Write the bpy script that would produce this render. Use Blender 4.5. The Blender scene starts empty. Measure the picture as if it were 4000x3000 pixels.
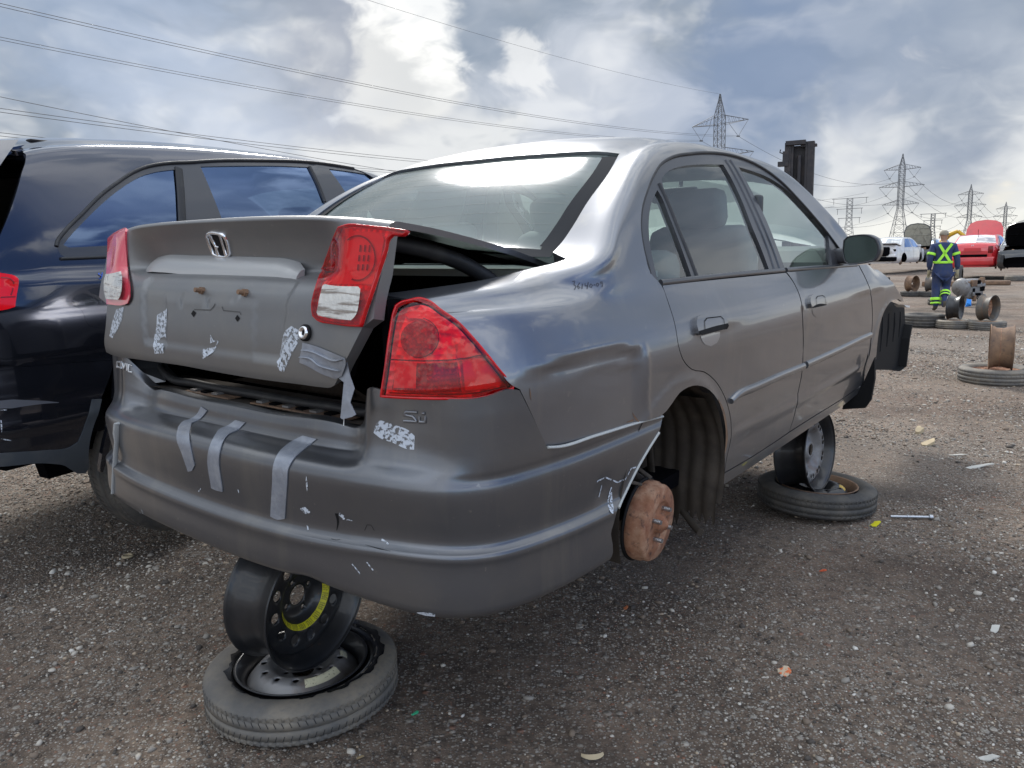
import bpy, bmesh, math, random
import numpy as np
from mathutils import Matrix, Vector
from mathutils.bvhtree import BVHTree
from mathutils.geometry import delaunay_2d_cdt
random.seed(7); rng = np.random.default_rng(7)
rad = math.radians
scene = bpy.context.scene
COL = scene.collection
# ------------------------------------------------------------------ camera
FPX = 3019.23                                     # focal length in pixels of the 4000 px wide photo
CAMH = 1.36
def _cam_rot(pitch, roll):
    pt, r = rad(pitch), rad(roll)
    fwd = np.array([0, math.cos(pt), -math.sin(pt)]); right = np.array([1., 0, 0]); down = np.cross(fwd, right)
    Rz = np.array([[math.cos(r), math.sin(r), 0], [-math.sin(r), math.cos(r), 0], [0, 0, 1]])
    return Rz @ np.array([right, down, fwd])
MW = _cam_rot(9.4, 1.5); CW = np.array([0, 0, CAMH])
cam = bpy.data.cameras.new('camera'); camo = bpy.data.objects.new('camera', cam); COL.objects.link(camo)
cam.sensor_width = 36; cam.lens = 36 * FPX / 4000; cam.clip_start = 0.05; cam.clip_end = 9000
mm = Matrix(((MW[0][0], -MW[1][0], -MW[2][0], 0), (MW[0][1], -MW[1][1], -MW[2][1], 0), (MW[0][2], -MW[1][2], -MW[2][2], CAMH), (0, 0, 0, 1)))
camo.matrix_world = mm; scene.camera = camo
scene.view_settings.view_transform = 'Standard'; scene.view_settings.look = 'None'
scene.view_settings.gamma = 1; scene.view_settings.exposure = 0.36
# ------------------------------------------------------------------ sun, sky
SUN_EL, SUN_AZ = 40.0, -9.0                        # azimuth in degrees clockwise from +Y (straight ahead)
sl = bpy.data.lights.new('sun', 'SUN'); sl.energy = 2.9; sl.angle = rad(15); sl.color = (1, .955, .89)
so = bpy.data.objects.new('sun', sl); COL.objects.link(so)
sd = Vector((math.sin(rad(SUN_AZ)) * math.cos(rad(SUN_EL)), math.cos(rad(SUN_AZ)) * math.cos(rad(SUN_EL)), math.sin(rad(SUN_EL))))
so.rotation_euler = sd.to_track_quat('Z', 'Y').to_euler(); so.location = sd * 40
w = bpy.data.worlds.new('World'); scene.world = w; w.use_nodes = True
def build_sky():
    nt = w.node_tree; N = nt.nodes; L = nt.links; N.clear()
    out = N.new('ShaderNodeOutputWorld'); bg = N.new('ShaderNodeBackground'); L.new(bg.outputs[0], out.inputs[0])
    def node(t, **k):
        n = N.new(t)
        for a, b in k.items(): setattr(n, a, b)
        return n
    def val(x, s):
        if hasattr(x, 'links'): L.new(x, s)
        else: s.default_value = x
    def M(op, a, b=0., c=0., clamp=False):
        n = node('ShaderNodeMath', operation=op, use_clamp=clamp)
        val(a, n.inputs[0]); val(b, n.inputs[1]); val(c, n.inputs[2]); return n.outputs[0]
    def VM(op, a, b=None, s=None):
        n = node('ShaderNodeVectorMath', operation=op); val(a, n.inputs[0])
        if b is not None: val(b, n.inputs[1])
        if s is not None: val(s, n.inputs[3])
        return n.outputs['Value'] if op in ('DOT_PRODUCT', 'LENGTH', 'DISTANCE') else n.outputs[0]
    def mix(f, a, b):
        n = node('ShaderNodeMix', data_type='RGBA'); val(f, n.inputs[0]); val(a, n.inputs[6]); val(b, n.inputs[7]); return n.outputs[2]
    def ss(x, a, b):
        n = node('ShaderNodeMapRange', interpolation_type='SMOOTHSTEP'); val(x, n.inputs[0]); n.inputs[1].default_value = a; n.inputs[2].default_value = b; return n.outputs[0]
    def noise(v, sc, det=6, rough=.55, dist=0.):
        n = node('ShaderNodeTexNoise'); val(v, n.inputs['Vector']); n.inputs['Scale'].default_value = sc; n.inputs['Detail'].default_value = det
        n.inputs['Roughness'].default_value = rough; n.inputs['Distortion'].default_value = dist; return n.outputs[0]
    sky = node('ShaderNodeTexSky', sky_type='NISHITA'); sky.sun_disc = False; sky.sun_elevation = rad(SUN_EL); sky.sun_rotation = rad(SUN_AZ)
    tc = node('ShaderNodeTexCoord').outputs['Generated']
    d = VM('NORMALIZE', tc)
    sp = node('ShaderNodeSeparateXYZ'); L.new(d, sp.inputs[0]); X, Y, Z = sp.outputs
    zc = M('ADD', M('MAXIMUM', Z, 0.0), 0.16)
    cb = node('ShaderNodeCombineXYZ'); L.new(M('DIVIDE', X, zc), cb.inputs[0]); L.new(M('DIVIDE', Y, zc), cb.inputs[1]); P = cb.outputs[0]
    # cumulus billows in direction space over a broken grey deck; each noise is read a second time, shifted
    # towards the sun, so that the sides of a billow facing it come out bright
    dz = node('ShaderNodeMapping'); L.new(d, dz.inputs[0]); dz.inputs['Scale'].default_value = (1, 1, 1.7); dv = dz.outputs[0]
    wn = node('ShaderNodeTexNoise'); L.new(dv, wn.inputs['Vector']); wn.inputs['Scale'].default_value = 5.0; wn.inputs['Detail'].default_value = 3
    wv_ = VM('SCALE', VM('SUBTRACT', wn.outputs['Color'], (.5, .5, .5)), s=.16)
    dw = VM('ADD', dv, wv_)
    def billow(off, sc, seed): return noise(VM('ADD', VM('ADD', dw, tuple(off)), seed), sc, 5, .50, .0)
    big = noise(VM('ADD', P, (3.1, 1.7, 0)), .62, 4, .52, .35)
    sh3 = Vector((sd.x, sd.y, sd.z * 1.7)) * .05
    pu = noise(VM('ADD', dw, (1.3, .4, 2.2)), 2.8, 5, .56, .1)
    c0 = billow((0, 0, 0), 4.0, (7.7, 1.1, .6)); c1 = billow(sh3, 4.0, (7.7, 1.1, .6))
    lit = ss(M('SUBTRACT', c0, c1), -.055, .07)
    pu2 = noise(VM('ADD', dw, (5.3, 2.4, .2)), 7.5, 5, .6, .2)
    th = M('ADD', M('MULTIPLY', big, .55), M('MULTIPLY', pu, .55))
    sh = ss(th, .44, .64)
    base = mix(sh, (.205, .258, .335, 1), (.47, .505, .565, 1))
    dens = ss(c0, .40, .56)
    cl = mix(lit, (.235, .278, .335, 1), (.68, .69, .69, 1))
    base = mix(M('MULTIPLY', dens, .85), base, cl)
    # specific masses by direction
    def blob(px, py, r0, r1, wob=.16):
        q = MW.T @ np.array([(px - 2000) / FPX, (py - 1500) / FPX, 1.]); q = q / np.linalg.norm(q)
        dist = VM('DISTANCE', d, tuple(q))
        dist = M('ADD', dist, M('MULTIPLY', M('SUBTRACT', pu, .5), wob * 2.2))
        dist = M('ADD', dist, M('MULTIPLY', M('SUBTRACT', pu2, .5), wob))
        return M('SUBTRACT', 1.0, ss(dist, r0, r1))
    for (px, py, r0, r1, wb, col, k) in SKYBLOBS:
        base = mix(M('MULTIPLY', blob(px, py, r0, r1, wb), k), base, col)
    # pale yellow glow low over the horizon
    low = M('SUBTRACT', 1.0, ss(Z, .0, .10))
    base = mix(M('MULTIPLY', M('MULTIPLY', low, ss(X, .15, .5)), .55), base, (.86, .84, .74, 1))
    # behind the camera the deck breaks up and blue sky shows
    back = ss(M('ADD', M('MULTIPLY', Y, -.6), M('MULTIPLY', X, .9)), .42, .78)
    gap = M('SUBTRACT', 1.0, ss(M('ADD', M('MULTIPLY', c0, .5), M('MULTIPLY', pu, .5)), .495, .57))
    hole = M('MULTIPLY', back, gap)
    clear = VM('MULTIPLY', sky.outputs[0], (.040, .052, .073))
    cloud_b = mix(back, base, VM('SCALE', base, s=1.05))
    res = mix(hole, cloud_b, clear)
    # sky gain overhead, behind and round the hidden sun, added to light the scene
    sund = VM('DOT_PRODUCT', d, tuple(sd))
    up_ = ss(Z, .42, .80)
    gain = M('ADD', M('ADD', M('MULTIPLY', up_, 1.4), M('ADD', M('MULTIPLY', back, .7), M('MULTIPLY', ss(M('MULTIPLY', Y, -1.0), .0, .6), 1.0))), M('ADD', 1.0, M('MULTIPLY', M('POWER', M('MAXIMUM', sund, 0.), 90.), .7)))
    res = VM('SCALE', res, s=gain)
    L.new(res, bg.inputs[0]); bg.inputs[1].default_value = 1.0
SKYBLOBS = [  # px, py, inner, outer, wobble, colour, strength
    (3050, 270, .06, .20, .22, (.18, .245, .375, 1), .72),
    (3780, 620, .03, .13, .22, (.20, .245, .33, 1), .75),
    (3800, 150, .06, .22, .22, (.28, .33, .41, 1), .55),
    (350, 20, .06, .24, .22, (.22, .30, .44, 1), .62),
    (1300, 260, .02, .12, .20, (.29, .32, .39, 1), .72),
    (2350, 370, .02, .13, .26, (.60, .63, .69, 1), .50),
    (2060, 190, .001, .026, .12, (.90, .89, .86, 1), .5),
    (1500, 290, .002, .05, .18, (.86, .85, .80, 1), .55),
    (1640, -110, .00, .06, .20, (1.05, 1.04, 1.0, 1), .62),
    (3300, 560, .01, .08, .24, (.68, .68, .69, 1), .6),
    (3930, 720, .003, .045, .16, (.90, .83, .68, 1), .75),
    (700, 480, .03, .20, .24, (.56, .62, .73, 1), .45),
]
build_sky()
# ------------------------------------------------------------------ materials
def mat(name, col, rough=.5, metal=0., coat=0., spec=.5, noise=None, bump=0., bscale=40., trans=0., coord='Object', coat_rough=.05, emit=None):
    """noise = (scale, colour2, lo, hi) mixes a second colour through a noise mask; several may be given as a list"""
    m = bpy.data.materials.new(name); m.use_nodes = True; nt = m.node_tree; b = nt.nodes['Principled BSDF']; L = nt.links
    b.inputs['Base Color'].default_value = (*col, 1); b.inputs['Roughness'].default_value = rough; b.inputs['Metallic'].default_value = metal
    b.inputs['Coat Weight'].default_value = coat; b.inputs['Coat Roughness'].default_value = coat_rough; b.inputs['Specular IOR Level'].default_value = spec
    tc = nt.nodes.new('ShaderNodeTexCoord').outputs[coord]
    src = None
    if noise:
        if not isinstance(noise, list): noise = [noise]
        for nz in noise:
            sc, c2, lo, hi = nz[:4]
            n = nt.nodes.new('ShaderNodeTexNoise'); n.inputs['Scale'].default_value = sc; n.inputs['Detail'].default_value = 8; n.inputs['Roughness'].default_value = .6
            L.new(tc, n.inputs['Vector'])
            if len(nz) > 4:
                mp = nt.nodes.new('ShaderNodeMapping'); mp.inputs['Scale'].default_value = nz[4]; L.new(tc, mp.inputs[0]); L.new(mp.outputs[0], n.inputs['Vector'])
            r = nt.nodes.new('ShaderNodeMapRange'); r.inputs[1].default_value = lo; r.inputs[2].default_value = hi; L.new(n.outputs[0], r.inputs[0])
            mx = nt.nodes.new('ShaderNodeMix'); mx.data_type = 'RGBA'; L.new(r.outputs[0], mx.inputs[0])
            if src is None: mx.inputs[6].default_value = (*col, 1)
            else: L.new(src, mx.inputs[6])
            mx.inputs[7].default_value = (*c2, 1); src = mx.outputs[2]
        L.new(src, b.inputs['Base Color'])
    if bump:
        n = nt.nodes.new('ShaderNodeTexNoise'); n.inputs['Scale'].default_value = bscale; n.inputs['Detail'].default_value = 6; L.new(tc, n.inputs['Vector'])
        bp = nt.nodes.new('ShaderNodeBump'); bp.inputs['Strength'].default_value = 1; bp.inputs['Distance'].default_value = bump; L.new(n.outputs[0], bp.inputs['Height']); L.new(bp.outputs[0], b.inputs['Normal'])
    return m
def glassmat(name, tint, ior=1.5, rough=.0, haze=0., boost=1.0, gcol=(.95, .97, 1), hcol=(.55, .56, .55)):
    m = bpy.data.materials.new(name); m.use_nodes = True; nt = m.node_tree; N = nt.nodes; L = nt.links; N.clear()
    o = N.new('ShaderNodeOutputMaterial'); t = N.new('ShaderNodeBsdfTransparent'); t.inputs[0].default_value = (*tint, 1)
    g = N.new('ShaderNodeBsdfGlossy'); g.inputs['Roughness'].default_value = rough; g.inputs[0].default_value = (*gcol, 1)
    f = N.new('ShaderNodeFresnel'); f.inputs[0].default_value = ior
    mu = N.new('ShaderNodeMath'); mu.operation = 'MULTIPLY'; mu.use_clamp = True; mu.inputs[1].default_value = boost; L.new(f.outputs[0], mu.inputs[0])
    d = N.new('ShaderNodeBsdfDiffuse'); d.inputs[0].default_value = (*hcol, 1)
    m0 = N.new('ShaderNodeMixShader'); m0.inputs[0].default_value = haze; L.new(t.outputs[0], m0.inputs[1]); L.new(d.outputs[0], m0.inputs[2])
    m1 = N.new('ShaderNodeMixShader'); L.new(mu.outputs[0], m1.inputs[0]); L.new(m0.outputs[0], m1.inputs[1]); L.new(g.outputs[0], m1.inputs[2]); L.new(m1.outputs[0], o.inputs[0])
    return m
MT = {}
def M_(k): return MT[k]
MT['paint'] = mat('grey_metallic_paint', (.190, .199, .222), .31, .80, .75, noise=[(2.2, (.172, .177, .19), .42, .72), (9, (.27, .265, .25), .56, .95, (1, 1, .10)), (30, (.29, .285, .275), .64, .85)], coat_rough=.04)
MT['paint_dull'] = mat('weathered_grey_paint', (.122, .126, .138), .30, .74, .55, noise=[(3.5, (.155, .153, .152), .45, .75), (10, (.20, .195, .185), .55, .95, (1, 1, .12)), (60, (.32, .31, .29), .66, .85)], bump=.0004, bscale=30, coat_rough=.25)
MT['paint_lid'] = mat('faded_grey_lid_paint', (.165, .168, .175), .40, .5, .25, noise=[(4, (.205, .20, .192), .42, .72), (45, (.29, .28, .26), .66, .85)], bump=.0003, bscale=25, coat_rough=.3)
MT['black'] = mat('matt_black', (.008, .008, .009), .7, spec=.2)
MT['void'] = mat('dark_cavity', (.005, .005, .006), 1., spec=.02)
MT['rubber'] = mat('black_rubber', (.018, .018, .02), .55, noise=(14, (.05, .048, .045), .5, .8))
MT['trim'] = mat('dark_satin_trim', (.038, .040, .048), .36, .0, .4)
MT['tyre'] = mat('dusty_tyre_rubber', (.050, .048, .047), .8, noise=[(7, (.13, .115, .095), .42, .75), (50, (.09, .085, .075), .5, .8)], bump=.001, bscale=120)
MT['tyre_worn'] = mat('worn_grey_tyre_rubber', (.105, .10, .094), .75, noise=[(6, (.22, .19, .15), .38, .66), (60, (.12, .115, .11), .5, .8)], bump=.001, bscale=120)
MT['tyre_wet'] = mat('oily_black_tyre_rubber', (.008, .008, .009), .22, noise=(20, (.02, .02, .02), .5, .7))
MT['steel_black'] = mat('black_painted_steel', (.018, .019, .022), .38, .2, .25, noise=[(5, (.045, .042, .042), .45, .8), (16, (.14, .065, .035), .66, .82)], bump=.0004, bscale=60)
MT['steel_grey'] = mat('scuffed_grey_steel', (.24, .235, .235), .45, .4, noise=[(9, (.09, .07, .055), .5, .75), (4, (.20, .10, .055), .6, .8)])
MT['rust'] = mat('orange_rust', (.26, .115, .062), .85, noise=[(14, (.40, .235, .15), .44, .62), (9, (.20, .075, .04), .52, .66), (45, (.085, .045, .035), .56, .70), (110, (.46, .36, .29), .62, .80)], bump=.0012, bscale=90)
MT['rust_dark'] = mat('brown_rust', (.15, .095, .065), .8, .1, noise=[(7, (.28, .17, .10), .42, .7), (30, (.07, .055, .05), .55, .75)], bump=.001, bscale=70)
MT['rim_grey'] = mat('dirty_grey_wheel_steel', (.10, .095, .09), .55, .3, noise=[(6, (.19, .14, .095), .45, .72), (25, (.055, .05, .05), .55, .8)])
MT['chrome'] = mat('chrome', (.75, .75, .77), .12, 1.0)
MT['stud'] = mat('zinc_stud', (.45, .47, .50), .35, .9, noise=(200, (.2, .2, .2), .5, .7))
MT['white'] = mat('white_plastic', (.7, .7, .68), .4)
MT['mud'] = mat('caked_brown_dirt', (.080, .068, .058), .9, spec=.2, noise=[(6, (.125, .105, .088), .42, .7), (25, (.055, .048, .042), .5, .75)], bump=.004, bscale=22)
MT['int_grey'] = mat('grey_interior_fabric', (.23, .24, .23), .8)
MT['int_light'] = mat('pale_interior_plastic', (.42, .44, .40), .6)
MT['int_dark'] = mat('dark_interior_plastic', (.05, .055, .06), .6)
MT['mud_dark'] = mat('shaded_arch_dirt', (.045, .038, .032), .9, spec=.1, noise=[(7, (.085, .07, .057), .45, .75)], bump=.004, bscale=22)  # darker copy of the dirt, arch shade put into its colour
MT['badge'] = mat('bright_badge_plastic', (.62, .63, .65), .3, .5)
MT['tape'] = mat('grey_duct_tape', (.25, .27, .315), .40, .35, .1, noise=[(25, (.33, .35, .39), .45, .7), (8, (.19, .195, .21), .5, .75)], bump=.0022, bscale=55)
MT['residue'] = None
MT['yellow'] = mat('yellow_label', (.72, .66, .02), .5, noise=(160, (.35, .32, .03), .56, .62))
MT['cream'] = mat('cream_label', (.62, .58, .40), .6, noise=(120, (.25, .22, .14), .58, .64))
MT['ink'] = mat('black_marker_ink', (.03, .03, .04), .6)
MT['inkb'] = mat('blue_marker_ink', (.04, .12, .55), .6)
MT['suv'] = mat('black_suv_paint', (.050, .055, .075), .14, .85, 1.0, coat_rough=.03)
MT['suvclad'] = mat('grey_black_cladding', (.050, .060, .072), .5, noise=(12, (.085, .09, .095), .5, .8))
MT['glass'] = glassmat('green_tinted_car_glass', (.80, .90, .87), 1.5, haze=.04, boost=1.35)
MT['glass_r'] = glassmat('dusty_sunlit_screen_glass', (.76, .86, .83), 1.5, rough=.13, haze=.24, boost=.85, hcol=(.42, .50, .46))  # dusty roughness; pale green haze added to brighten it like sunlit glass
MT['glass_d'] = glassmat('dark_tinted_car_glass', (.10, .13, .16), 1.6, haze=.002, boost=3.4, gcol=(.42, .60, 1.0))  # blue gloss colour paints reflected blue sky onto the dark glass
def redlens(name, col, vert):
    m = bpy.data.materials.new(name); m.use_nodes = True; nt = m.node_tree; b = nt.nodes['Principled BSDF']; L = nt.links; N = nt.nodes
    b.inputs['Roughness'].default_value = .2; b.inputs['Specular IOR Level'].default_value = .3; b.inputs['Coat Weight'].default_value = .45; b.inputs['Coat Roughness'].default_value = .03
    tc = N.new('ShaderNodeTexCoord').outputs['Object']
    mp = N.new('ShaderNodeMapping'); mp.inputs['Scale'].default_value = vert; L.new(tc, mp.inputs[0])
    v = N.new('ShaderNodeTexVoronoi'); v.inputs['Scale'].default_value = 55; v.inputs['Randomness'].default_value = .35; L.new(mp.outputs[0], v.inputs['Vector'])
    n = N.new('ShaderNodeTexNoise'); n.inputs['Scale'].default_value = 9; L.new(tc, n.inputs['Vector'])
    r = N.new('ShaderNodeMapRange'); r.inputs[1].default_value = .35; r.inputs[2].default_value = .7; L.new(n.outputs[0], r.inputs[0])
    mx = N.new('ShaderNodeMix'); mx.data_type = 'RGBA'; mx.inputs[6].default_value = (*col, 1); mx.inputs[7].default_value = (col[0] * .45, col[1] * .3, col[2] * .3, 1); L.new(r.outputs[0], mx.inputs[0])
    L.new(mx.outputs[2], b.inputs['Base Color'])
    bp = N.new('ShaderNodeBump'); bp.inputs['Distance'].default_value = .002; bp.inputs['Strength'].default_value = .6; L.new(v.outputs['Distance'], bp.inputs['Height']); L.new(bp.outputs[0], b.inputs['Normal'])
    return m
MT['red'] = redlens('red_lamp_lens', (.66, .004, .010), (1, 1, 1))
MT['red_hi'] = mat('bright_red_lamp_lens', (.86, .006, .012), .15, 0, .45, spec=.3, coat_rough=.02)
MT['red_dk'] = redlens('dark_red_lamp_cell', (.24, .002, .005), (1, 1, 1))
MT['lens_cover'] = glassmat('red_lens_cover', (.96, .05, .06), 1.45, boost=1.0)
MT['lamp_back'] = mat('faceted_lamp_reflector', (.92, .90, .88), .3, .35)
def facets(m, sc, dist):
    nt = m.node_tree; v = nt.nodes.new('ShaderNodeTexVoronoi'); v.inputs['Scale'].default_value = sc; v.inputs['Randomness'].default_value = .3; tc = nt.nodes.new('ShaderNodeTexCoord'); nt.links.new(tc.outputs['Object'], v.inputs['Vector'])
    bp = nt.nodes.new('ShaderNodeBump'); bp.inputs['Distance'].default_value = dist; nt.links.new(v.outputs['Distance'], bp.inputs['Height']); nt.links.new(bp.outputs[0], nt.nodes['Principled BSDF'].inputs['Normal'])
facets(MT['lamp_back'], 60, .005)
MT['lamp_plain'] = mat('smooth_lamp_reflector', (.85, .80, .78), .35, .1)
MT['lamp_dark'] = mat('dark_lamp_socket', (.50, .46, .44), .4, .2); facets(MT['lamp_dark'], 90, .008)
MT['clearlens'] = mat('ribbed_clear_lens', (.62, .60, .56), .18, .45, .8, noise=[(26, (.24, .20, .17), .50, .60, (.35, .35, 3.2))], bump=.003, bscale=60)
def residue():
    m = bpy.data.materials.new('white_tape_residue'); m.use_nodes = True; nt = m.node_tree; b = nt.nodes['Principled BSDF']; L = nt.links; N = nt.nodes
    b.inputs['Base Color'].default_value = (.50, .54, .60, 1); b.inputs['Roughness'].default_value = .7
    tc = N.new('ShaderNodeTexCoord').outputs['Object']; mp = N.new('ShaderNodeMapping'); mp.inputs['Scale'].default_value = (1, 1, 1); L.new(tc, mp.inputs[0])
    n = N.new('ShaderNodeTexNoise'); n.inputs['Scale'].default_value = 120; n.inputs['Detail'].default_value = 8; n.inputs['Distortion'].default_value = .6; L.new(mp.outputs[0], n.inputs['Vector'])
    r = N.new('ShaderNodeMapRange'); r.inputs[1].default_value = .40; r.inputs[2].default_value = .52; L.new(n.outputs[0], r.inputs[0]); L.new(r.outputs[0], b.inputs['Alpha'])
    return m
MT['residue'] = residue()
# ------------------------------------------------------------------ objects and tags
def tag(o, label=None, cat=None, group=None, kind=None):
    if label: o['label'] = label
    if cat: o['category'] = cat
    if group: o['group'] = group
    if kind: o['kind'] = kind
    return o
def empty(name, M=None, label=None, cat=None, group=None):
    o = bpy.data.objects.new(name, None); COL.objects.link(o); o.empty_display_size = .2
    if M is not None: o.matrix_world = M
    return tag(o, label, cat, group)
def link(name, me, m=None, parent=None, smooth=None):
    o = bpy.data.objects.new(name, me); COL.objects.link(o)
    if m is not None:
        for q in (m if isinstance(m, (list, tuple)) else [m]): me.materials.append(MT[q] if isinstance(q, str) else q)
    if parent is not None: o.parent = parent
    return o
class MB:
    """collects shapes (numpy verts, faces) and links them as one mesh"""
    def __init__(s): s.v = []; s.f = []; s.mi = []; s.sm = []; s.n = 0
    def add(s, v, f, mi=0, smooth=False, M=None):
        v = np.asarray(v, float)
        if M is not None: M = np.array(M); v = v @ M[:3, :3].T + M[:3, 3]
        s.v.append(v); s.f += [tuple(i + s.n for i in q) for q in f]; s.mi += [mi] * len(f); s.sm += [smooth] * len(f); s.n += len(v); return s
    def box(s, c, size, mi=0, M=None, taper=1., R=None):
        x, y, z = np.array(size) / 2.; v = []
        for dz in (-1, 1):
            k = taper if dz > 0 else 1.
            for dx, dy in ((-1, -1), (1, -1), (1, 1), (-1, 1)): v.append((dx * x * k, dy * y * k, dz * z))
        v = np.array(v)
        if R is not None: v = v @ np.array(R)[:3, :3].T
        return s.add(v + np.array(c), [(3, 2, 1, 0), (4, 5, 6, 7), (0, 1, 5, 4), (1, 2, 6, 5), (2, 3, 7, 6), (3, 0, 4, 7)], mi, False, M)
    def rbox(s, c, size, r, mi=0, M=None, R=None, seg=2):
        bm = bmesh.new(); bmesh.ops.create_cube(bm, size=1)
        for v in bm.verts: v.co = Vector((v.co.x * size[0], v.co.y * size[1], v.co.z * size[2]))
        bmesh.ops.bevel(bm, geom=bm.edges[:], offset=r, segments=seg, affect='EDGES', profile=.5)
        bm.verts.index_update(); v = np.array([q.co[:] for q in bm.verts]); f = [tuple(q.index for q in g.verts) for g in bm.faces]; bm.free()
        if R is not None: v = v @ np.array(R)[:3, :3].T
        return s.add(v + np.array(c), f, mi, True, M)
    def lathe(s, prof, n=48, mi=0, M=None, close=False, smooth=True, axis='z', arc=None):
        """prof: (r, h) list revolved round the axis"""
        a0, a1 = arc if arc else (0, 2 * math.pi); full = arc is None
        ang = np.linspace(a0, a1, n, endpoint=not full); P = np.array(prof, float); k = len(P); v = []
        for a in ang:
            c, q = math.cos(a), math.sin(a)
            for r, h in P: v.append((r * c, r * q, h))
        v = np.array(v)
        if axis == 'x': v = v[:, [2, 0, 1]]
        if axis == 'y': v = v[:, [1, 2, 0]]
        f = []
        for i in range(n if full else n - 1):
            j = (i + 1) % n
            for a in range(k if close else k - 1):
                b = (a + 1) % k; f.append((i * k + a, j * k + a, j * k + b, i * k + b))
        return s.add(v, f, mi, smooth, M)
    def cyl(s, a, b, r, n=12, mi=0, r2=None, caps=True, M=None, smooth=True):
        a = Vector(a); b = Vector(b); d = b - a; q = d.to_track_quat('Z', 'Y').to_matrix(); r2 = r if r2 is None else r2; v = []
        for p, rr in ((a, r), (b, r2)):
            for i in range(n):
                t = 2 * math.pi * i / n; v.append(p + q @ Vector((rr * math.cos(t), rr * math.sin(t), 0)))
        v = np.array([tuple(x) for x in v]); f = [(i, (i + 1) % n, n + (i + 1) % n, n + i) for i in range(n)]
        s.add(v, f, mi, smooth, M)
        if caps: s.add(v, [tuple(range(n))[::-1], tuple(range(n, 2 * n))], mi, False, M)
        return s
    def tube(s, pts, r, n=8, mi=0, M=None, flat=1., caps=True):
        pts = [Vector(p) for p in pts]; k = len(pts); v = []; up = Vector((0, 0, 1)); rs = r if hasattr(r, '__len__') else [r] * k
        for i, p in enumerate(pts):
            t = (pts[min(i + 1, k - 1)] - pts[max(i - 1, 0)]).normalized()
            if i == 0:
                a = t.cross(up); a = t.cross(Vector((1, 0, 0))) if a.length < .1 else a; a.normalize()
            else: a = (a - t * a.dot(t)).normalized()
            b = t.cross(a)
            for j in range(n):
                th = 2 * math.pi * j / n; v.append(tuple(p + a * math.cos(th) * rs[i] + b * math.sin(th) * rs[i] * flat))
        f = [(i * n + j, i * n + (j + 1) % n, (i + 1) * n + (j + 1) % n, (i + 1) * n + j) for i in range(k - 1) for j in range(n)]
        s.add(v, f, mi, True, M)
        if caps: s.add(v, [tuple(range(n))[::-1], tuple(range((k - 1) * n, k * n))], mi, False, M)
        return s
    def prism(s, poly, d0, d1, axis=0, mi=0, M=None):
        """polygon in the plane across `axis`, extruded from d0 to d1 along it"""
        n = len(poly); v = []
        for d in (d0, d1):
            for a, b in poly: q = [a, b]; q.insert(axis, d); v.append(q)
        tri = delaunay_2d_cdt([Vector(q) for q in poly], [], [list(range(n))], 1, 1e-6)
        f = [(i, (i + 1) % n, n + (i + 1) % n, n + i) for i in range(n)]
        s.add(v, f, mi, False, M)
        tv = []
        for d in (d0, d1):
            for a, b in tri[0]: q = [a, b]; q.insert(axis, d); tv.append(q)
        m = len(tri[0]); return s.add(tv, [tuple(x) for x in tri[2]] + [tuple(i + m for i in x)[::-1] for x in tri[2]], mi, False, M)
    def build(s, name, m, parent=None, recalc=False):
        me = bpy.data.meshes.new(name); me.from_pydata(np.concatenate(s.v).tolist(), [], s.f)
        me.polygons.foreach_set('material_index', s.mi); me.polygons.foreach_set('use_smooth', s.sm); me.update()
        if recalc:
            bm = bmesh.new(); bm.from_mesh(me); bmesh.ops.recalc_face_normals(bm, faces=bm.faces); bm.to_mesh(me); bm.free()
        return link(name, me, m, parent)
def build_each(mb, name, m, parent=None):
    """one object for every piece that was added"""
    off = 0; out = []; fi = 0
    starts = np.r_[0, np.cumsum([len(q) for q in mb.v])]
    for a in range(len(mb.v)):
        F = [(tuple(i - starts[a] for i in f), mi, sm) for f, mi, sm in zip(mb.f, mb.mi, mb.sm) if starts[a] <= f[0] < starts[a + 1]]
        if not F: continue
        q = MB(); q.v = [mb.v[a]]; q.f = [tuple(int(i) for i in f[0]) for f in F]; q.mi = [f[1] for f in F]; q.sm = [f[2] for f in F]; q.n = len(mb.v[a]); out.append(q.build(name, m, parent))
    return out
def TR(loc=(0, 0, 0), rx=0, ry=0, rz=0, s=1):
    return Matrix.Translation(loc) @ Matrix.Rotation(rad(rz), 4, 'Z') @ Matrix.Rotation(rad(ry), 4, 'Y') @ Matrix.Rotation(rad(rx), 4, 'X') @ Matrix.Scale(s, 4)
def children(o): return [c for c in bpy.data.objects if c.parent == o]
def copy_tree(o, parent=None):
    c = o.copy(); COL.objects.link(c); c.parent = parent
    for ch in children(o): copy_tree(ch, c)
    return c
# ------------------------------------------------------------------ measuring with the camera
def wray(u, v):
    d = MW.T @ np.array([(u - 2000) / FPX, (v - 1500) / FPX, 1.]); return CW, d / np.linalg.norm(d)
def ground(u, v, z=0.):
    o, d = wray(u, v); return o + d * (z - o[2]) / d[2]
def at_depth(u, v, depth):
    d = MW.T @ np.array([(u - 2000) / FPX, (v - 1500) / FPX, 1.]); return CW + d * depth
def ray_in(A, t):
    Ai = np.array(A).T; o = Ai @ (CW - np.array(t))
    return lambda u, v: (o, Ai @ wray(u, v)[1])
def project(X):
    c = (np.asarray(X) - CW) @ MW.T; return np.stack([2000 + FPX * c[..., 0] / c[..., 2], 1500 + FPX * c[..., 1] / c[..., 2]], -1)
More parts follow.
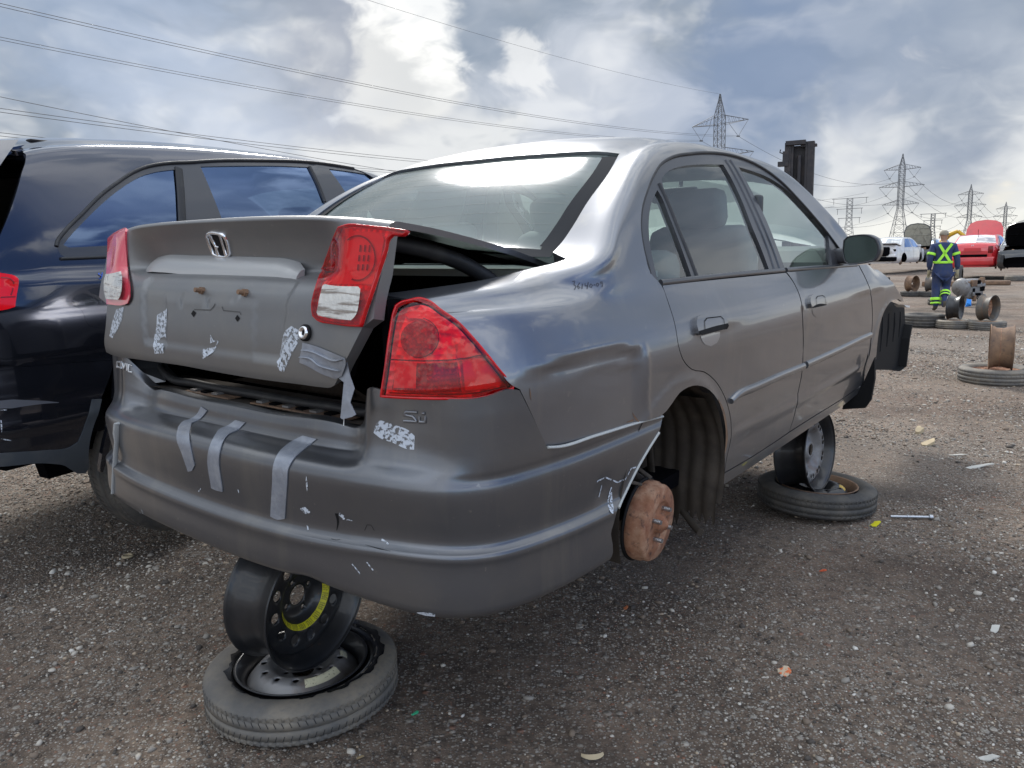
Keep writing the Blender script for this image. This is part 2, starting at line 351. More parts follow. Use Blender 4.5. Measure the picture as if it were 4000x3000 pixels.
# ------------------------------------------------------------------ smooth surfaces and panels cut from them
def spline_op(t, x):
    """matrix that evaluates the natural cubic spline with knots t at x"""
    n = len(t); t = np.asarray(t, float); h = np.diff(t); A = np.zeros((n, n)); Bm = np.zeros((n, n)); A[0, 0] = A[-1, -1] = 1
    for i in range(1, n - 1):
        A[i, i - 1] = h[i - 1]; A[i, i] = 2 * (h[i - 1] + h[i]); A[i, i + 1] = h[i]
        Bm[i, i - 1] = 6 / h[i - 1]; Bm[i, i] = -6 / h[i - 1] - 6 / h[i]; Bm[i, i + 1] = 6 / h[i]
    Mx = np.linalg.solve(A, Bm); x = np.asarray(x, float); k = np.clip(np.searchsorted(t, x) - 1, 0, n - 2); H = h[k]
    a = (t[k + 1] - x) / H; b = (x - t[k]) / H; I = np.eye(n)
    lo = np.clip(x, t[0], t[-1])
    return a[:, None] * I[k] + b[:, None] * I[k + 1] + ((a ** 3 - a) * H * H / 6)[:, None] * Mx[k] + ((b ** 3 - b) * H * H / 6)[:, None] * Mx[k + 1]
def catmull_op(t, x):
    n = len(t); t = np.asarray(t, float); x = np.clip(np.asarray(x, float), t[0], t[-1]); I = np.eye(n); D = np.zeros((n, n))
    for i in range(n):
        a, b = max(i - 1, 0), min(i + 1, n - 1); D[i, b] += 1 / (t[b] - t[a]); D[i, a] -= 1 / (t[b] - t[a])
    k = np.clip(np.searchsorted(t, x) - 1, 0, n - 2); h = (t[k + 1] - t[k])[:, None]; s = ((x - t[k]) / (t[k + 1] - t[k]))[:, None]
    return (2 * s**3 - 3 * s**2 + 1) * I[k] + (s**3 - 2 * s**2 + s) * h * D[k] + (-2 * s**3 + 3 * s**2) * I[k + 1] + (s**3 - s**2) * h * D[k + 1]
def pchip_lin(xs, ys):
    xs = np.array(xs, float); ys = np.array(ys, float)
    def f(x):
        x = np.atleast_1d(np.asarray(x, float)); return spline_op(xs, np.clip(x, xs[0], xs[-1])) @ ys
    return f
def smooth_poly(P, step=25, closed=True, corner=35):
    """densify a traced polyline; rounds gentle bends, keeps sharp corners"""
    P = np.array(P, float); n = len(P); out = []
    def tang(i):
        if not closed and i in (0, n - 1): return None
        a = P[i] - P[i - 1]; b = P[(i + 1) % n] - P[i]; la, lb = np.linalg.norm(a), np.linalg.norm(b)
        if la < 1e-9 or lb < 1e-9: return None
        ang = math.degrees(math.acos(max(-1, min(1, a @ b / la / lb))))
        if ang > corner: return None
        t = a / la / la + b / lb / lb; return t / np.linalg.norm(t)
    T = [tang(i) for i in range(n)]
    for i in range(n if closed else n - 1):
        j = (i + 1) % n; d = P[j] - P[i]; L = np.linalg.norm(d)
        if L < 1e-9: continue
        t0 = T[i] if T[i] is not None else d / L; t1 = T[j] if T[j] is not None else d / L
        m = max(1, int(math.ceil(L / step)))
        for k in range(m):
            s = k / m; out.append((2 * s**3 - 3 * s**2 + 1) * P[i] + (s**3 - 2 * s**2 + s) * L * t0 + (-2 * s**3 + 3 * s**2) * P[j] + (s**3 - s**2) * L * t1)
    if not closed: out.append(P[-1])
    return np.array(out)
def inside(pts, poly):
    x, y = pts[:, 0], pts[:, 1]; r = np.zeros(len(pts), bool); n = len(poly); j = n - 1
    for i in range(n):
        xi, yi = poly[i]; xj, yj = poly[j]
        if yi != yj: r ^= ((yi > y) != (yj > y)) & (x < (xj - xi) * (y - yi) / (yj - yi) + xi)
        j = i
    return r
def seg_dist(pts, poly, closed=True):
    d = np.full(len(pts), 1e9); n = len(poly)
    for i in range(n if closed else n - 1):
        a = poly[i]; b = poly[(i + 1) % n]; ab = b - a; l = ab @ ab
        if l < 1e-14: continue
        t = np.clip(((pts - a) @ ab) / l, 0, 1); d = np.minimum(d, np.linalg.norm(pts - a - t[:, None] * ab, axis=1))
    return d
def inset_poly(P, d):
    """move a closed polygon inwards by d"""
    n = len(P); a = 0.5 * sum(P[i][0] * P[(i + 1) % n][1] - P[(i + 1) % n][0] * P[i][1] for i in range(n)); sg = 1 if a > 0 else -1; out = []
    for i in range(n):
        e0 = P[i] - P[i - 1]; e1 = P[(i + 1) % n] - P[i]; e0 = e0 / max(np.linalg.norm(e0), 1e-9); e1 = e1 / max(np.linalg.norm(e1), 1e-9)
        n0 = np.array([-e0[1], e0[0]]) * sg; n1 = np.array([-e1[1], e1[0]]) * sg; b = n0 + n1; l = np.linalg.norm(b)
        b = n0 if l < .3 else b / l; out.append(P[i] + b * d / max(.5, b @ n0))
    return np.array(out)
class Surf:
    def __init__(s, ctrl, us, vs, ray, disp=None, grid=(170, 120), out=None, vop=None):
        s.vop = vop or spline_op
        s.c = np.array(ctrl, float); s.us = np.array(us, float); s.vs = np.array(vs, float); s.ray = ray; s.disp = disp
        s.gu = np.linspace(us[0], us[-1], grid[0]); s.gv = np.linspace(vs[0], vs[-1], grid[1])
        U, V = np.meshgrid(s.gu, s.gv, indexing='ij'); s.flip = 1.
        P = s.base(np.c_[U.ravel(), V.ravel()]); s.nv = grid[1]
        if out is not None:
            n = s.normal(np.array([[s.us.mean(), s.vs.mean()]]))[0]
            if n @ np.array(out) < 0: s.flip = -1.
        f = [(i * s.nv + j, (i + 1) * s.nv + j, (i + 1) * s.nv + j + 1, i * s.nv + j + 1) for i in range(grid[0] - 1) for j in range(grid[1] - 1)]
        s.bvh = BVHTree.FromPolygons(P.tolist(), f)
    def base(s, q):
        q = np.asarray(q, float); A = spline_op(s.us, q[:, 0]); B_ = s.vop(s.vs, q[:, 1]); return np.einsum('mi,mj,ijk->mk', A, B_, s.c, optimize=True)
    def _n(s, fn, q, e=2e-3):
        q = np.asarray(q, float); du = fn(q + [e, 0]) - fn(q - [e, 0]); dv = fn(q + [0, e]) - fn(q - [0, e]); n = np.cross(du, dv)
        return s.flip * n / np.maximum(np.linalg.norm(n, axis=1), 1e-12)[:, None]
    def bnormal(s, q): return s._n(s.base, q)
    def ev(s, q):
        P = s.base(q)
        if s.disp is not None: P = P + s.bnormal(q) * s.disp(P)[:, None]
        return P
    def normal(s, q): return s._n(s.ev, q)
    def hit(s, u, v):
        o, d = s.ray(u, v); loc, n, i, dist = s.bvh.ray_cast(Vector(o), Vector(d))
        if loc is None: return None
        q = np.array([[s.gu[i // (s.nv - 1)], s.gv[i % (s.nv - 1)]]]) + [[(s.gu[1] - s.gu[0]) / 2, (s.gv[1] - s.gv[0]) / 2]]
        e1 = np.cross(d, [0, 0, 1.]); e1 /= np.linalg.norm(e1); e2 = np.cross(d, e1); E = np.array([e1, e2])
        for _ in range(4):
            r = E @ (s.base(q)[0] - o); h = 1e-4
            J = np.stack([(E @ (s.base(q + [[h, 0]])[0] - o) - r) / h, (E @ (s.base(q + [[0, h]])[0] - o) - r) / h], 1)
            try: st = np.linalg.solve(J, -r)
            except Exception: break
            st = np.clip(st, -.1, .1); q = q + st[None]
        q[:, 0] = np.clip(q[:, 0], s.us[0], s.us[-1]); q[:, 1] = np.clip(q[:, 1], s.vs[0], s.vs[-1])
        return q[0]
    def trace(s, px, step=25, closed=True, corner=35, smooth=True):
        P = smooth_poly(px, step, closed, corner) if smooth else np.array(px, float); out = []; miss = 0
        for u, v in P:
            h = s.hit(u, v)
            if h is None: miss += 1
            else: out.append(h)
        if miss: print('trace: %d of %d points missed the surface' % (miss, len(P)), P[0])
        return np.array(out)
    def panel(s, name, poly, m, parent, holes=(), th=.012, off=0., gap=0., res=.03, mirror=False, traced=False, closed_back=False, keep=False, step=25):
        """cut a panel out of the surface: poly and holes are outlines traced in the photograph, or (u, v) when traced"""
        if not traced: poly = s.trace(poly, step); holes = [s.trace(h, step) for h in holes]
        poly = np.array(poly); 
        if gap: poly = inset_poly(poly, gap)
        def dense(L_):
            out = []
            for i in range(len(L_)):
                a_, b_ = L_[i], L_[(i + 1) % len(L_)]; k_ = max(1, int(math.ceil(np.linalg.norm(b_ - a_) / (res * 1.3)))); out += [a_ + (b_ - a_) * j / k_ for j in range(k_)]
            return np.array(out)
        loops = [dense(poly)] + [dense(np.array(h)) for h in holes]
        x0, y0 = poly.min(0); x1, y1 = poly.max(0); gx, gy = np.arange(x0, x1, res), np.arange(y0, y1, res)
        G = np.stack(np.meshgrid(gx, gy, indexing='ij'), -1).reshape(-1, 2)
        G[:, 0] += (np.round(G[:, 1] / res) % 2) * res * .5
        ok = inside(G, poly)
        for h in loops[1:]: ok &= ~inside(G, h)
        G = G[ok]
        for l in loops:
            if len(G): G = G[seg_dist(G, l) > res * .45]
        verts = []; edges = []
        for l in loops:
            k = len(verts); verts += [Vector(q) for q in l]; edges += [(k + i, k + (i + 1) % len(l)) for i in range(len(l))]
        nb = len(verts); verts += [Vector(q) for q in G]
        r = delaunay_2d_cdt(verts, edges, [], 0, 1e-7); V2 = np.array([q[:] for q in r[0]]); T = [t for t in r[2]]
        c = np.array([V2[list(t)].mean(0) for t in T]); ok = inside(c, poly)
        for h in loops[1:]: ok &= ~inside(c, h)
        T = [tuple(t) for t, k in zip(T, ok) if k]
        P = s.ev(V2); Nn = s.normal(V2); P = P + Nn * off
        # orient triangles along the surface normal
        F = []
        for t in T:
            a, b, c_ = P[t[0]], P[t[1]], P[t[2]]; n = np.cross(b - a, c_ - a)
            F.append(t if n @ Nn[t[0]] > 0 else t[::-1])
        norms = [tuple(Nn[i]) for f in F for i in f]
        allv = P; 
        if th:
            from collections import Counter
            cnt = {}
            for f in F:
                for i in range(len(f)): cnt[(f[i], f[(i + 1) % len(f)])] = 1
            bd = [(a, b) for (a, b) in cnt if (b, a) not in cnt]
            ids = sorted({i for e in bd for i in e}); mp = {i: k for k, i in enumerate(ids)}; base = len(P)
            top = P[ids]; bot = P[ids] - Nn[ids] * th; allv = np.concatenate([P, top, bot]); K = len(ids)
            for a, b in bd:
                q = (base + mp[b], base + mp[a], base + K + mp[a], base + K + mp[b]); F.append(q)
                e = P[b] - P[a]; n = np.cross(e, Nn[a]); n = n / max(np.linalg.norm(n), 1e-9); norms += [tuple(n)] * 4
        me = bpy.data.meshes.new(name); me.from_pydata(allv.tolist(), [], F); me.polygons.foreach_set('use_smooth', [True] * len(F)); me.update()
        me.normals_split_custom_set(norms)
        o = link(name, me, m, parent)
        if mirror:
            mv = allv * [-1, 1, 1]; mf = [f[::-1] for f in F]; mn = []; k = 0
            for f in F:
                seg = norms[k:k + len(f)][::-1]; k += len(f); mn += [(-a, b, c_) for a, b, c_ in seg]
            me2 = bpy.data.meshes.new(name); me2.from_pydata(mv.tolist(), [], mf); me2.polygons.foreach_set('use_smooth', [True] * len(mf)); me2.update(); me2.normals_split_custom_set(mn)
            o2 = link(name, me2, m, parent); return o, o2
        return o
    def ribbon(s, name, px, width, m, parent, off=.0015, h=.0, step=12, closed=False, traced=False, mb=None, mi=0, corner=35):
        """a strip of given width (m) along a traced line; h > 0 makes it a raised half-round moulding"""
        q = np.array(px) if traced else s.trace(px, step, closed, corner)
        if len(q) < 2: print('ribbon off the surface', name, px[0]); return mb
        P = s.ev(q); Nn = s.normal(q); n = len(P); own = mb is None
        mb = mb or MB(); T = np.gradient(P, axis=0); 
        if closed: T = np.roll(P, -1, 0) - np.roll(P, 1, 0)
        T /= np.maximum(np.linalg.norm(T, axis=1), 1e-9)[:, None]; S_ = np.cross(T, Nn)
        W = np.array(width) if hasattr(width, '__len__') else np.full(n, width)
        if len(W) != n: W = np.interp(np.linspace(0, 1, n), np.linspace(0, 1, len(W)), W)
        prof = [(-.5, 0), (.5, 0)] if h == 0 else [(-.5, -.004 / max(h, .004)), (-.46, .45), (-.3, .85), (0, 1), (.3, .85), (.46, .45), (.5, -.004 / max(h, .004))]
        k = len(prof); v = np.concatenate([(P[i] + S_[i] * a * W[i] + Nn[i] * (off + b * h))[None] for i in range(n) for a, b in prof])
        f = [(i * k + j, ((i + 1) % n) * k + j, ((i + 1) % n) * k + j + 1, i * k + j + 1) for i in range(n if closed else n - 1) for j in range(k - 1)]
        mb.add(v, f, mi, True)
        if h and not closed: mb.add(v[:k], [tuple(range(k))], mi); mb.add(v[-k:], [tuple(range(k))[::-1]], mi)
        return mb.build(name, m, parent) if own else mb
# ================================================================== the grey sedan, in its own axes: x right, y forward, z up
CA = [[0.7922642947716856, 0.6101773677644659, 0.0009311809444405537], [-0.6100001032666567, 0.7920691433825834, -0.022942234325554367], [-0.014736391844399552, 0.017608292626153377, 0.9997363586397165]]
CT = [-0.7977254755049242, 1.9269514849735072, 0.3400845616651993]
CM = Matrix([CA[i] + [CT[i]] for i in range(3)] + [[0, 0, 0, 1]])
car = empty('sedan', CM, 'dented grey sedan with taped boot lid, propped on wheel rims in the foreground', 'car')
cray = ray_in(CA, CT)
def R5(*p): return [(2400 + x * .5425, 500 + y * .5425) for x, y in p]      # readings taken from enlarged views of the photograph
def R4(*p): return [(2300 + x * .5425, 1300 + y * .5425) for x, y in p]
def R3(*p): return [(1300 + x * .6027, 800 + y * .6027) for x, y in p]
def R1(*p): return [(350 + x * .6027, 800 + y * .6027) for x, y in p]
def R2(*p): return [(300 + x * .6329, 1500 + y * .6329) for x, y in p]
def R6(*p): return [(x * .6027, 500 + y * .6027) for x, y in p]
def R7(*p): return [(700 + x * .6027, 2000 + y * .6027) for x, y in p]
def OV(*p): return [(x * 1.8083, y * 1.8083) for x, y in p]
Zc = pchip_lin([.1, .4, .6, .72, .85, 1.0, 1.2, 1.35, 1.5, 1.7, 2.0, 2.3, 2.55, 2.75, 2.95, 3.1, 3.35, 3.6, 3.85, 4.1], [.985, 1.01, 1.035, 1.075, 1.17, 1.265, 1.36, 1.40, 1.424, 1.44, 1.44, 1.425, 1.383, 1.31, 1.18, 1.09, 1.01, .975, .945, .88])
Wc = pchip_lin([.1, .2, .3, .45, .65, .9, 1.3, 2.2, 3.2, 3.6, 3.85, 4.1], [.66, .745, .80, .838, .852, .857, .857, .857, .857, .862, .866, .85])
DR = pchip_lin([.1, .6, .8, 1.0, 1.25, 1.5, 2.1, 2.6, 3.0, 3.3, 4.1], [.05, .055, .06, .062, .06, .065, .078, .08, .09, .11, .12])
ys = [.1, .18, .28, .42, .58, .70, .82, .95, 1.1, 1.25, 1.42, 1.62, 1.9, 2.25, 2.6, 2.85, 3.05, 3.25, 3.45, 3.7, 3.95, 4.1]
def tumble(z, W): d = max(0., z - .90); return W - .055 - .30 * d - .32 * d * d
ctrl = []
for y in ys:
    W = float(Wc(y)[0]); zc = float(Zc(y)[0]); dr = float(DR(y)[0]); row = []
    for z, o in ((.19, -.066), (.25, -.046), (.33, -.033), (.43, -.021), (.54, -.011), (.66, -.004), (.765, -.003)): row.append((W + o, y, z))
    ze = zc - dr; zb = min(.895, ze - .03); row.append((W - .024, y, (zb + .765) / 2)); row.append((W - .055, y, zb))
    for f in (.33, .66, 1.): z = zb + (ze - zb) * f; row.append((tumble(z, W) - (0 if ze > 1.0 else .06 * f), y, z))
    xe = row[-1][0]
    for k in (.92, .78, .55, .28, 0.): row.append((xe * k, y, zc - dr * k ** 2.6))
    row.append((-xe * .28, y, row[-2][2])); ctrl.append(row)
vs = [0]
for j in range(1, len(ctrl[0])):
    vs.append(vs[-1] + max(.03, np.mean([np.linalg.norm(np.array(r[j]) - np.array(r[j - 1])) for r in ctrl])))
# crash dents in the rear quarter, measured along the (y, z) of the panel
DL = R3((1165, 1130), (1250, 1065), (1500, 985), (1700, 925), (1840, 905), (1975, 912))
BODY0 = Surf(ctrl, ys, vs, cray, out=(1, 0, 0))
_dl = np.array([BODY0.base(BODY0.trace([p, p], smooth=False)[:1])[0] for p in DL])
DLy, DLz = _dl[:, 1], _dl[:, 2]
def sst(x, a, b): t = np.clip((x - a) / (b - a), 0, 1); return t * t * (3 - 2 * t)
def bodydisp(P):
    y, z = P[:, 1], P[:, 2]; side = P[:, 0] > .5
    zl = np.interp(y, DLy, DLz); b = zl - z
    along = sst(y, DLy[0] - .02, DLy[0] + .14) * (1 - sst(y, DLy[-1] - .02, DLy[-1] + .035)) 
    d = -.012 * sst(b, -.004, .030) * (1 - sst(b, .03, .36)) * along
    d -= .0035 * sst(b, .05, .07) * (1 - sst(b, .07, .14)) * along * sst(y, .40, .62)
    yk = .775 + .10 * (b - .02); d += .0055 * np.exp(-((y - yk) / .014) ** 2) * sst(b, -.01, .03) * (1 - sst(b, .16, .26))
    d -= .006 * np.exp(-((y - .70) / .05) ** 2 - ((z - .50) / .05) ** 2)
    d += .002 * np.exp(-(b / .012) ** 2) * along
    # shoulder line of the doors, sill step and the pressed line low on the doors
    dr_ = sst(y, 1.02, 1.25) * (1 - sst(y, 3.55, 3.7))
    zs = .775 - .012 * (y - 1.2); d -= .0035 * sst(zs - z, -.002, .005) * (1 - sst(zs - z, .05, .30)) * sst(y, 1.0, 1.3)
    zk = .385 - .010 * (y - 1.3); d += .007 * np.exp(-((z - zk) / .016) ** 2) * sst(y, 1.36, 1.6) * (1 - sst(y, 3.1, 3.22))
    # flared lip round the wheel openings
    for yc, zc_, r in ((1.0, .30, .345), (3.62, .31, .345)):
        q = np.hypot(y - yc, z - zc_) - r; d += .006 * np.exp(-(np.maximum(q, 0) / .022) ** 2) * (z > .2)
    return d * side
BODY = Surf(ctrl, ys, vs, cray, disp=bodydisp, out=(1, 0, 0))
# ---- outlines traced on the right-hand side
OPEN_TOP = R5((265, 1050), (215, 860), (195, 690), (205, 570), (240, 450), (290, 330), (340, 255), (420, 205), (560, 178), (700, 172), (830, 186), (950, 222), (1080, 288), (1200, 378), (1330, 510), (1450, 645), (1545, 760), (1625, 870), (1700, 985))
door_r = R5((330, 1120),) + OPEN_TOP[:0]
quarter = R3((540, 622), (600, 640), (700, 690), (800, 752), (900, 855), (1000, 975), (1080, 1075), (1160, 1168),
    (1215, 1196), (1262, 1290), (1330, 1430), (1392, 1570), (1450, 1566), (1700, 1493), (2000, 1400), (2125, 1357))
quarter += R4((590, 500), (640, 430), (700, 390), (770, 376), (830, 392), (890, 440), (940, 510), (975, 600), (993, 700), (990, 800), (965, 930), (925, 1045), (960, 1022))
quarter += R4((975, 1008), (992, 900), (1017, 780), (1023, 660), (1003, 540), (963, 430), (903, 338), (833, 286), (740, 266), (690, 217), (652, 128), (628, 0))
quarter += R5((450, 1505), (430, 1400), (390, 1270), (335, 1128)) 
quarter += OPEN_TOP
rear_door = R5((342, 1128), (470, 1112), (700, 1087), (1000, 1058), (1233, 1036), (1280, 1098), (1330, 1200), (1353, 1300), (1363, 1450), (1360, 1659))
rear_door += R4((1546, 100), (1536, 270), (1496, 480), (1480, 590), (1441, 716), (1300, 812), (1150, 908), (977, 1008)) + R4((994, 900), (1019, 780), (1025, 660), (1005, 540), (965, 430), (905, 338), (835, 285), (742, 266), (692, 217), (654, 128), (630, 0)) + R5((452, 1505), (432, 1400), (392, 1270))
front_door = R5((1237, 1034), (1500, 1008), (1756, 986), (1810, 1090), (1848, 1190), (1860, 1300), (1855, 1450), (1822, 1659)) + R4((2008, 150), (1973, 290), (1966, 378), (1800, 490), (1600, 614), (1443, 714), (1483, 590), (1499, 480), (1539, 270), (1549, 100)) + R5((1363, 1659), (1366, 1450), (1356, 1300), (1333, 1200), (1283, 1098))
fender = R5((1760, 984), (1800, 980), (1860, 1000), (1930, 1045), (1990, 1100), (2040, 1160), (2080, 1225), (2098, 1270), (2050, 1236), (2000, 1245), (1960, 1285), (1920, 1370), (1892, 1500), (1876, 1659)) + R4((2062, 180), (2040, 240), (1975, 380), (1971, 378), (1977, 290), (2012, 150)) + R5((1825, 1659), (1858, 1450), (1863, 1300), (1851, 1190), (1813, 1088))
sill = R4((905, 1052), (977, 1012), (1150, 912), (1300, 816), (1443, 720), (1600, 618), (1800, 494), (1968, 382), (1975, 400), (1900, 470), (1700, 610), (1500, 745), (1300, 880), (1100, 1010), (905, 1135))
def roofpoly():
    """roof skin: from the top of the rear screen forward, centre line to the seam above the doors"""
    c = BODY.trace([(2421, 600), (2421, 600)], smooth=False)[0]; vS = BODY.vs[12]
    q = np.array([(u, vS + (c[1] - vS) * max(0, 1 - (u - c[0]) / .25) ** 2) for u in np.linspace(c[0], 3.22, 46)])
    v1 = BODY.vs[-2]; u0 = q[0][0]; 
    back = [(u0 - .055 * (1 - ((v - q[0][1]) / (v1 - q[0][1]) - 1) ** 2), v) for v in np.linspace(v1, q[0][1], 14)][:-1]
    return q, back
qroof, qback = roofpoly(); V1 = BODY.vs[-2]
nws = int(np.argmin(np.abs(qroof[:, 0] - 2.62)))
roofR = list(qback) + list(qroof[:nws]) + [(qroof[nws - 1][0], V1)]
MT['frit'] = mat('black_screen_border', (.030, .032, .036), .9, spec=.04)
scr_edge = BODY.trace([(2417, 604), (2390, 655), (2288, 800), (2240, 880), (2190, 952), (2160, 985)], 25, closed=False)
qq = BODY.trace(quarter, 25, closed=False)
ve = SHV = BODY.vs[12] + .01
deck = [(u, ve + (.0 if u < .55 else 0)) for u in np.linspace(scr_edge[-1][0] - .02, .15, 14)]
quarter_uv = list(qq) + list(qroof[::-1]) + list(scr_edge) + deck
BODY.panel('quarter_panel', np.array(quarter_uv), 'paint', car, mirror=True, res=.015, th=.03, traced=True)
BODY.panel('roof', roofR, 'paint', car, mirror=True, traced=True, res=.035, th=.02)
dR = BODY.panel('rear_door', rear_door, 'paint', car, mirror=True, res=.022, gap=.0022, th=.03)
dF = BODY.panel('front_door', front_door, 'paint', car, mirror=True, res=.022, gap=.0022, th=.03)
BODY.panel('front_fender', fender, 'paint', car, mirror=True, res=.022, gap=.002, th=.012)
BODY.panel('sill', sill, 'paint', car, mirror=True, res=.025, th=.04)
# ---- side glazing: black surround, frames, panes
surround = [tuple(p) for p in R5((335, 1124), (265, 1050))] + OPEN_TOP[1:] + R5((1760, 985), (1500, 1008), (1233, 1036), (1000, 1058), (700, 1087), (470, 1112))
gQ = R5((322, 440), (283, 520), (262, 640), (263, 780), (285, 920), (326, 1098), (568, 1066), (470, 790), (400, 610), (352, 490))
gR = R5((352, 362), (372, 330), (405, 300), (480, 272), (600, 257), (795, 257), (850, 352), (930, 520), (1000, 700), (1080, 895), (1126, 1020), (870, 1040), (622, 1060), (540, 860), (440, 600), (362, 410))
gF = R5((905, 275), (990, 300), (1120, 352), (1250, 440), (1370, 562), (1460, 655), (1530, 722), (1560, 860), (1578, 986), (1400, 996), (1238, 1008), (1180, 850), (1100, 650), (1000, 450))
hs = [BODY.trace(h, 25) for h in (gQ, gR, gF)]
BODY.panel('window_frame', BODY.trace(surround, 25), 'trim', car, holes=hs, traced=True, off=-.006, th=.022, mirror=True, res=.03)
for h, r in zip(hs, (dR[0], dR[0], dF[0])):
    pass
for h in hs: BODY.panel('side_window', h, 'glass', car, traced=True, off=-.014, th=0, mirror=True, res=.04)
mb = MB()
BODY.ribbon('', OPEN_TOP[:-1], .012, None, None, h=.006, off=-.005, mb=mb)
mb.build('door_seal', 'rubber', car)
mb = MB(); BODY.ribbon('', R5((338, 1112), (470, 1097), (700, 1071), (1000, 1042), (1222, 1023)), .018, None, None, h=.007, off=-.002, mb=mb)
mb.build('belt_strip', 'trim', dR[0])
mb = MB(); BODY.ribbon('', R5((1240, 1020), (1400, 1008), (1600, 996), (1745, 986)), .018, None, None, h=.007, off=-.002, mb=mb); mb.build('belt_strip', 'trim', dF[0])
mb = MB(); BODY.ribbon('', R5((334, 392), (400, 540), (480, 740), (560, 940), (604, 1062)), .024, None, None, h=.006, off=-.008, mb=mb); mb.build('window_divider', 'rubber', dR[0])
mb = MB()
for q in (R5((812, 222), (870, 320), (950, 480), (1040, 680), (1110, 850), (1160, 1010)), R5((846, 222), (905, 320), (985, 480), (1080, 690), (1150, 860), (1200, 1010))):
    BODY.ribbon('', q, .020, None, None, h=.003, off=-.005, mb=mb)
build_each(mb, 'pillar_trim', 'trim', car)
# ---- rear screen, windscreen
def uvstrip(a, b, n): return [tuple(np.array(a) + (np.array(b) - np.array(a)) * i / n) for i in range(n)]
ge = BODY.trace([(2416, 604), (2386, 660), (2284, 805), (2236, 884), (2186, 955), (2146, 996)], 25, closed=False)
ub = ge[-1][0] - .01
scr = list(ge) + [(ub - .05 * ((v - ge[-1][1]) / (V1 - ge[-1][1])) ** .8, v) for v in np.linspace(ge[-1][1], V1, 12)[1:]] + [(u - .006, v) for u, v in qback]
scr = np.array(scr)
BODY.panel('rear_screen', scr, 'glass_r', car, traced=True, off=-.010, th=0, mirror=True, res=.04)
inner = inset_poly(scr, .048); inner = inner[inner[:, 1] < V1 - .045]
inner = np.array(sorted(inner.tolist(), key=lambda q: 0)) 
def band(name, outer, width, m, off):
    a = outer[outer[:, 1] < V1 - 1e-4]
    return a
rim_edge = np.array(list(ge))
innr = rim_edge + np.array([.035, 0]) * 0
b_in = []
for i, q in enumerate(rim_edge):
    b_in.append((min(max(q[0], ub + .05), rim_edge[0][0] - .03), q[1] + .055))
bord = list(rim_edge) + [(ub - .05 * ((v - ge[-1][1]) / (V1 - ge[-1][1])) ** .8, v) for v in np.linspace(ge[-1][1], V1, 12)[1:]]
bord += [(q[0] + .045, q[1]) for q in bord[:len(rim_edge) - 1:-1]] + b_in[::-1]
BODY.panel('screen_border', np.array(bord), 'frit', car, traced=True, off=-.006, th=0, mirror=True, res=.03)
ws = [(qroof[-1][0] + .01, V1), (qroof[-1][0] + .01, qroof[-1][1] + .05)]
ws = [(qroof[nws][0], V1)] + [(u, v + .006) for u, v in qroof[nws:]] + [(qroof[-1][0] + .03, V1)]
for i_ in range(11):
    u_ = .80 + i_ * .042; ve_ = float(np.interp(u_, ge[::-1, 0], ge[::-1, 1])) + .075
    for sg_ in (1, -1):
        hb = BODY.ribbon('', [(u_ - .03 * ((v_ - ve_) / (V1 - ve_)), v_) for v_ in np.linspace(ve_, V1, 14)], .0009, None, None, off=-.0092, mb=MB(), traced=True)
        hb.v = [q * [sg_, 1, 1] for q in hb.v]; hb.build('heater_line', 'int_grey', car)
BODY.panel('windscreen', np.array(ws), 'glass', car, traced=True, off=-.01, th=0, mirror=True, res=.05)
# ------------------------------------------------------------------ rear bumper cover
def wv(base, *a): return [np.array(q, float) for q in a]
PL = [(0, .0), (.22, .003), (.42, .015), (.48, .0225), (.515, .0275), (.55, .034), (.585, .0425), (.62, .052), (.69, .082), (.75, .13), (.793, .195), (.823, .30), (.842, .43), (.853, .64), (.859, .90)]
plan = [(-x, y) for x, y in PL[:0:-1]] + PL
plan = np.array(plan); tl = np.gradient(plan, axis=0); tl /= np.linalg.norm(tl, axis=1)[:, None]; inw = np.c_[-tl[:, 1], tl[:, 0]]
arc = np.r_[0, np.cumsum(np.linalg.norm(np.diff(plan, axis=0), axis=1))]; arc -= arc[len(PL) - 1]
hemf = pchip_lin([-.85, -.7, -.53, -.17, .06, .28, .44, .57, .68, .78, .87, 1.0, 1.3], [.300, .306, .309, .301, .296, .297, .297, .286, .272, .260, .255, .252, .252])
cref = pchip_lin([-1.3, -.6, -.3, 0, .3, .5, .65, .8, .95, 1.3], [.40, .411, .402, .394, .396, .403, .406, .394, .386, .378])
bc = []
for k, (P0, n) in enumerate(zip(plan, inw)):
    ax = abs(P0[0]); s = arc[k]; hem = float(hemf(s)[0]); cr = float(cref(s)[0]); tp = .567 - .012 * max(0, min(1, (ax - .6) / .2))
    c = float(1 - sst(ax, .66, .81)); wg = float(sst(ax, .485, .555)); row = []
    for d, z in ((.045, hem - .012), (.006, hem - .004), (-.006, hem + .008), (-.008, hem + .035), (-.006, cr - .022), (-.008, cr - .006), (-.006, cr + .004), (.012, cr + .016), (.015, cr + .035), (.011, (cr + tp) / 2), (.007, tp - .03), (.009, tp - .010), (.015, tp + .002)):
        row.append((*(P0 + n * d), z))
    a = [(.030, tp + .012), (.055, tp + .020), (.088, tp + .030), (.098, .632), (.103, .646), (.108, .650), (.135, .652)]
    b = [(.024, tp + .012), (.040, tp + .028), (.050, tp + .055), (.055, .665), (.057, .695), (.058, .72), (.060, .755)]
    e = [(.013, tp + .015), (.012, tp + .035), (.012, tp + .06), (.012, .665), (.012, .695), (.013, .72), (.014, .755)]
    for (da, za), (db, zb_), (de, ze_) in zip(a, b, e):
        d1 = db * c + de * (1 - c); z1 = zb_ * c + ze_ * (1 - c); d = da * (1 - wg) + d1 * wg; z = za * (1 - wg) + z1 * wg
        row.append((*(P0 + n * d), z))
    bc.append(row)
bvs = [0]
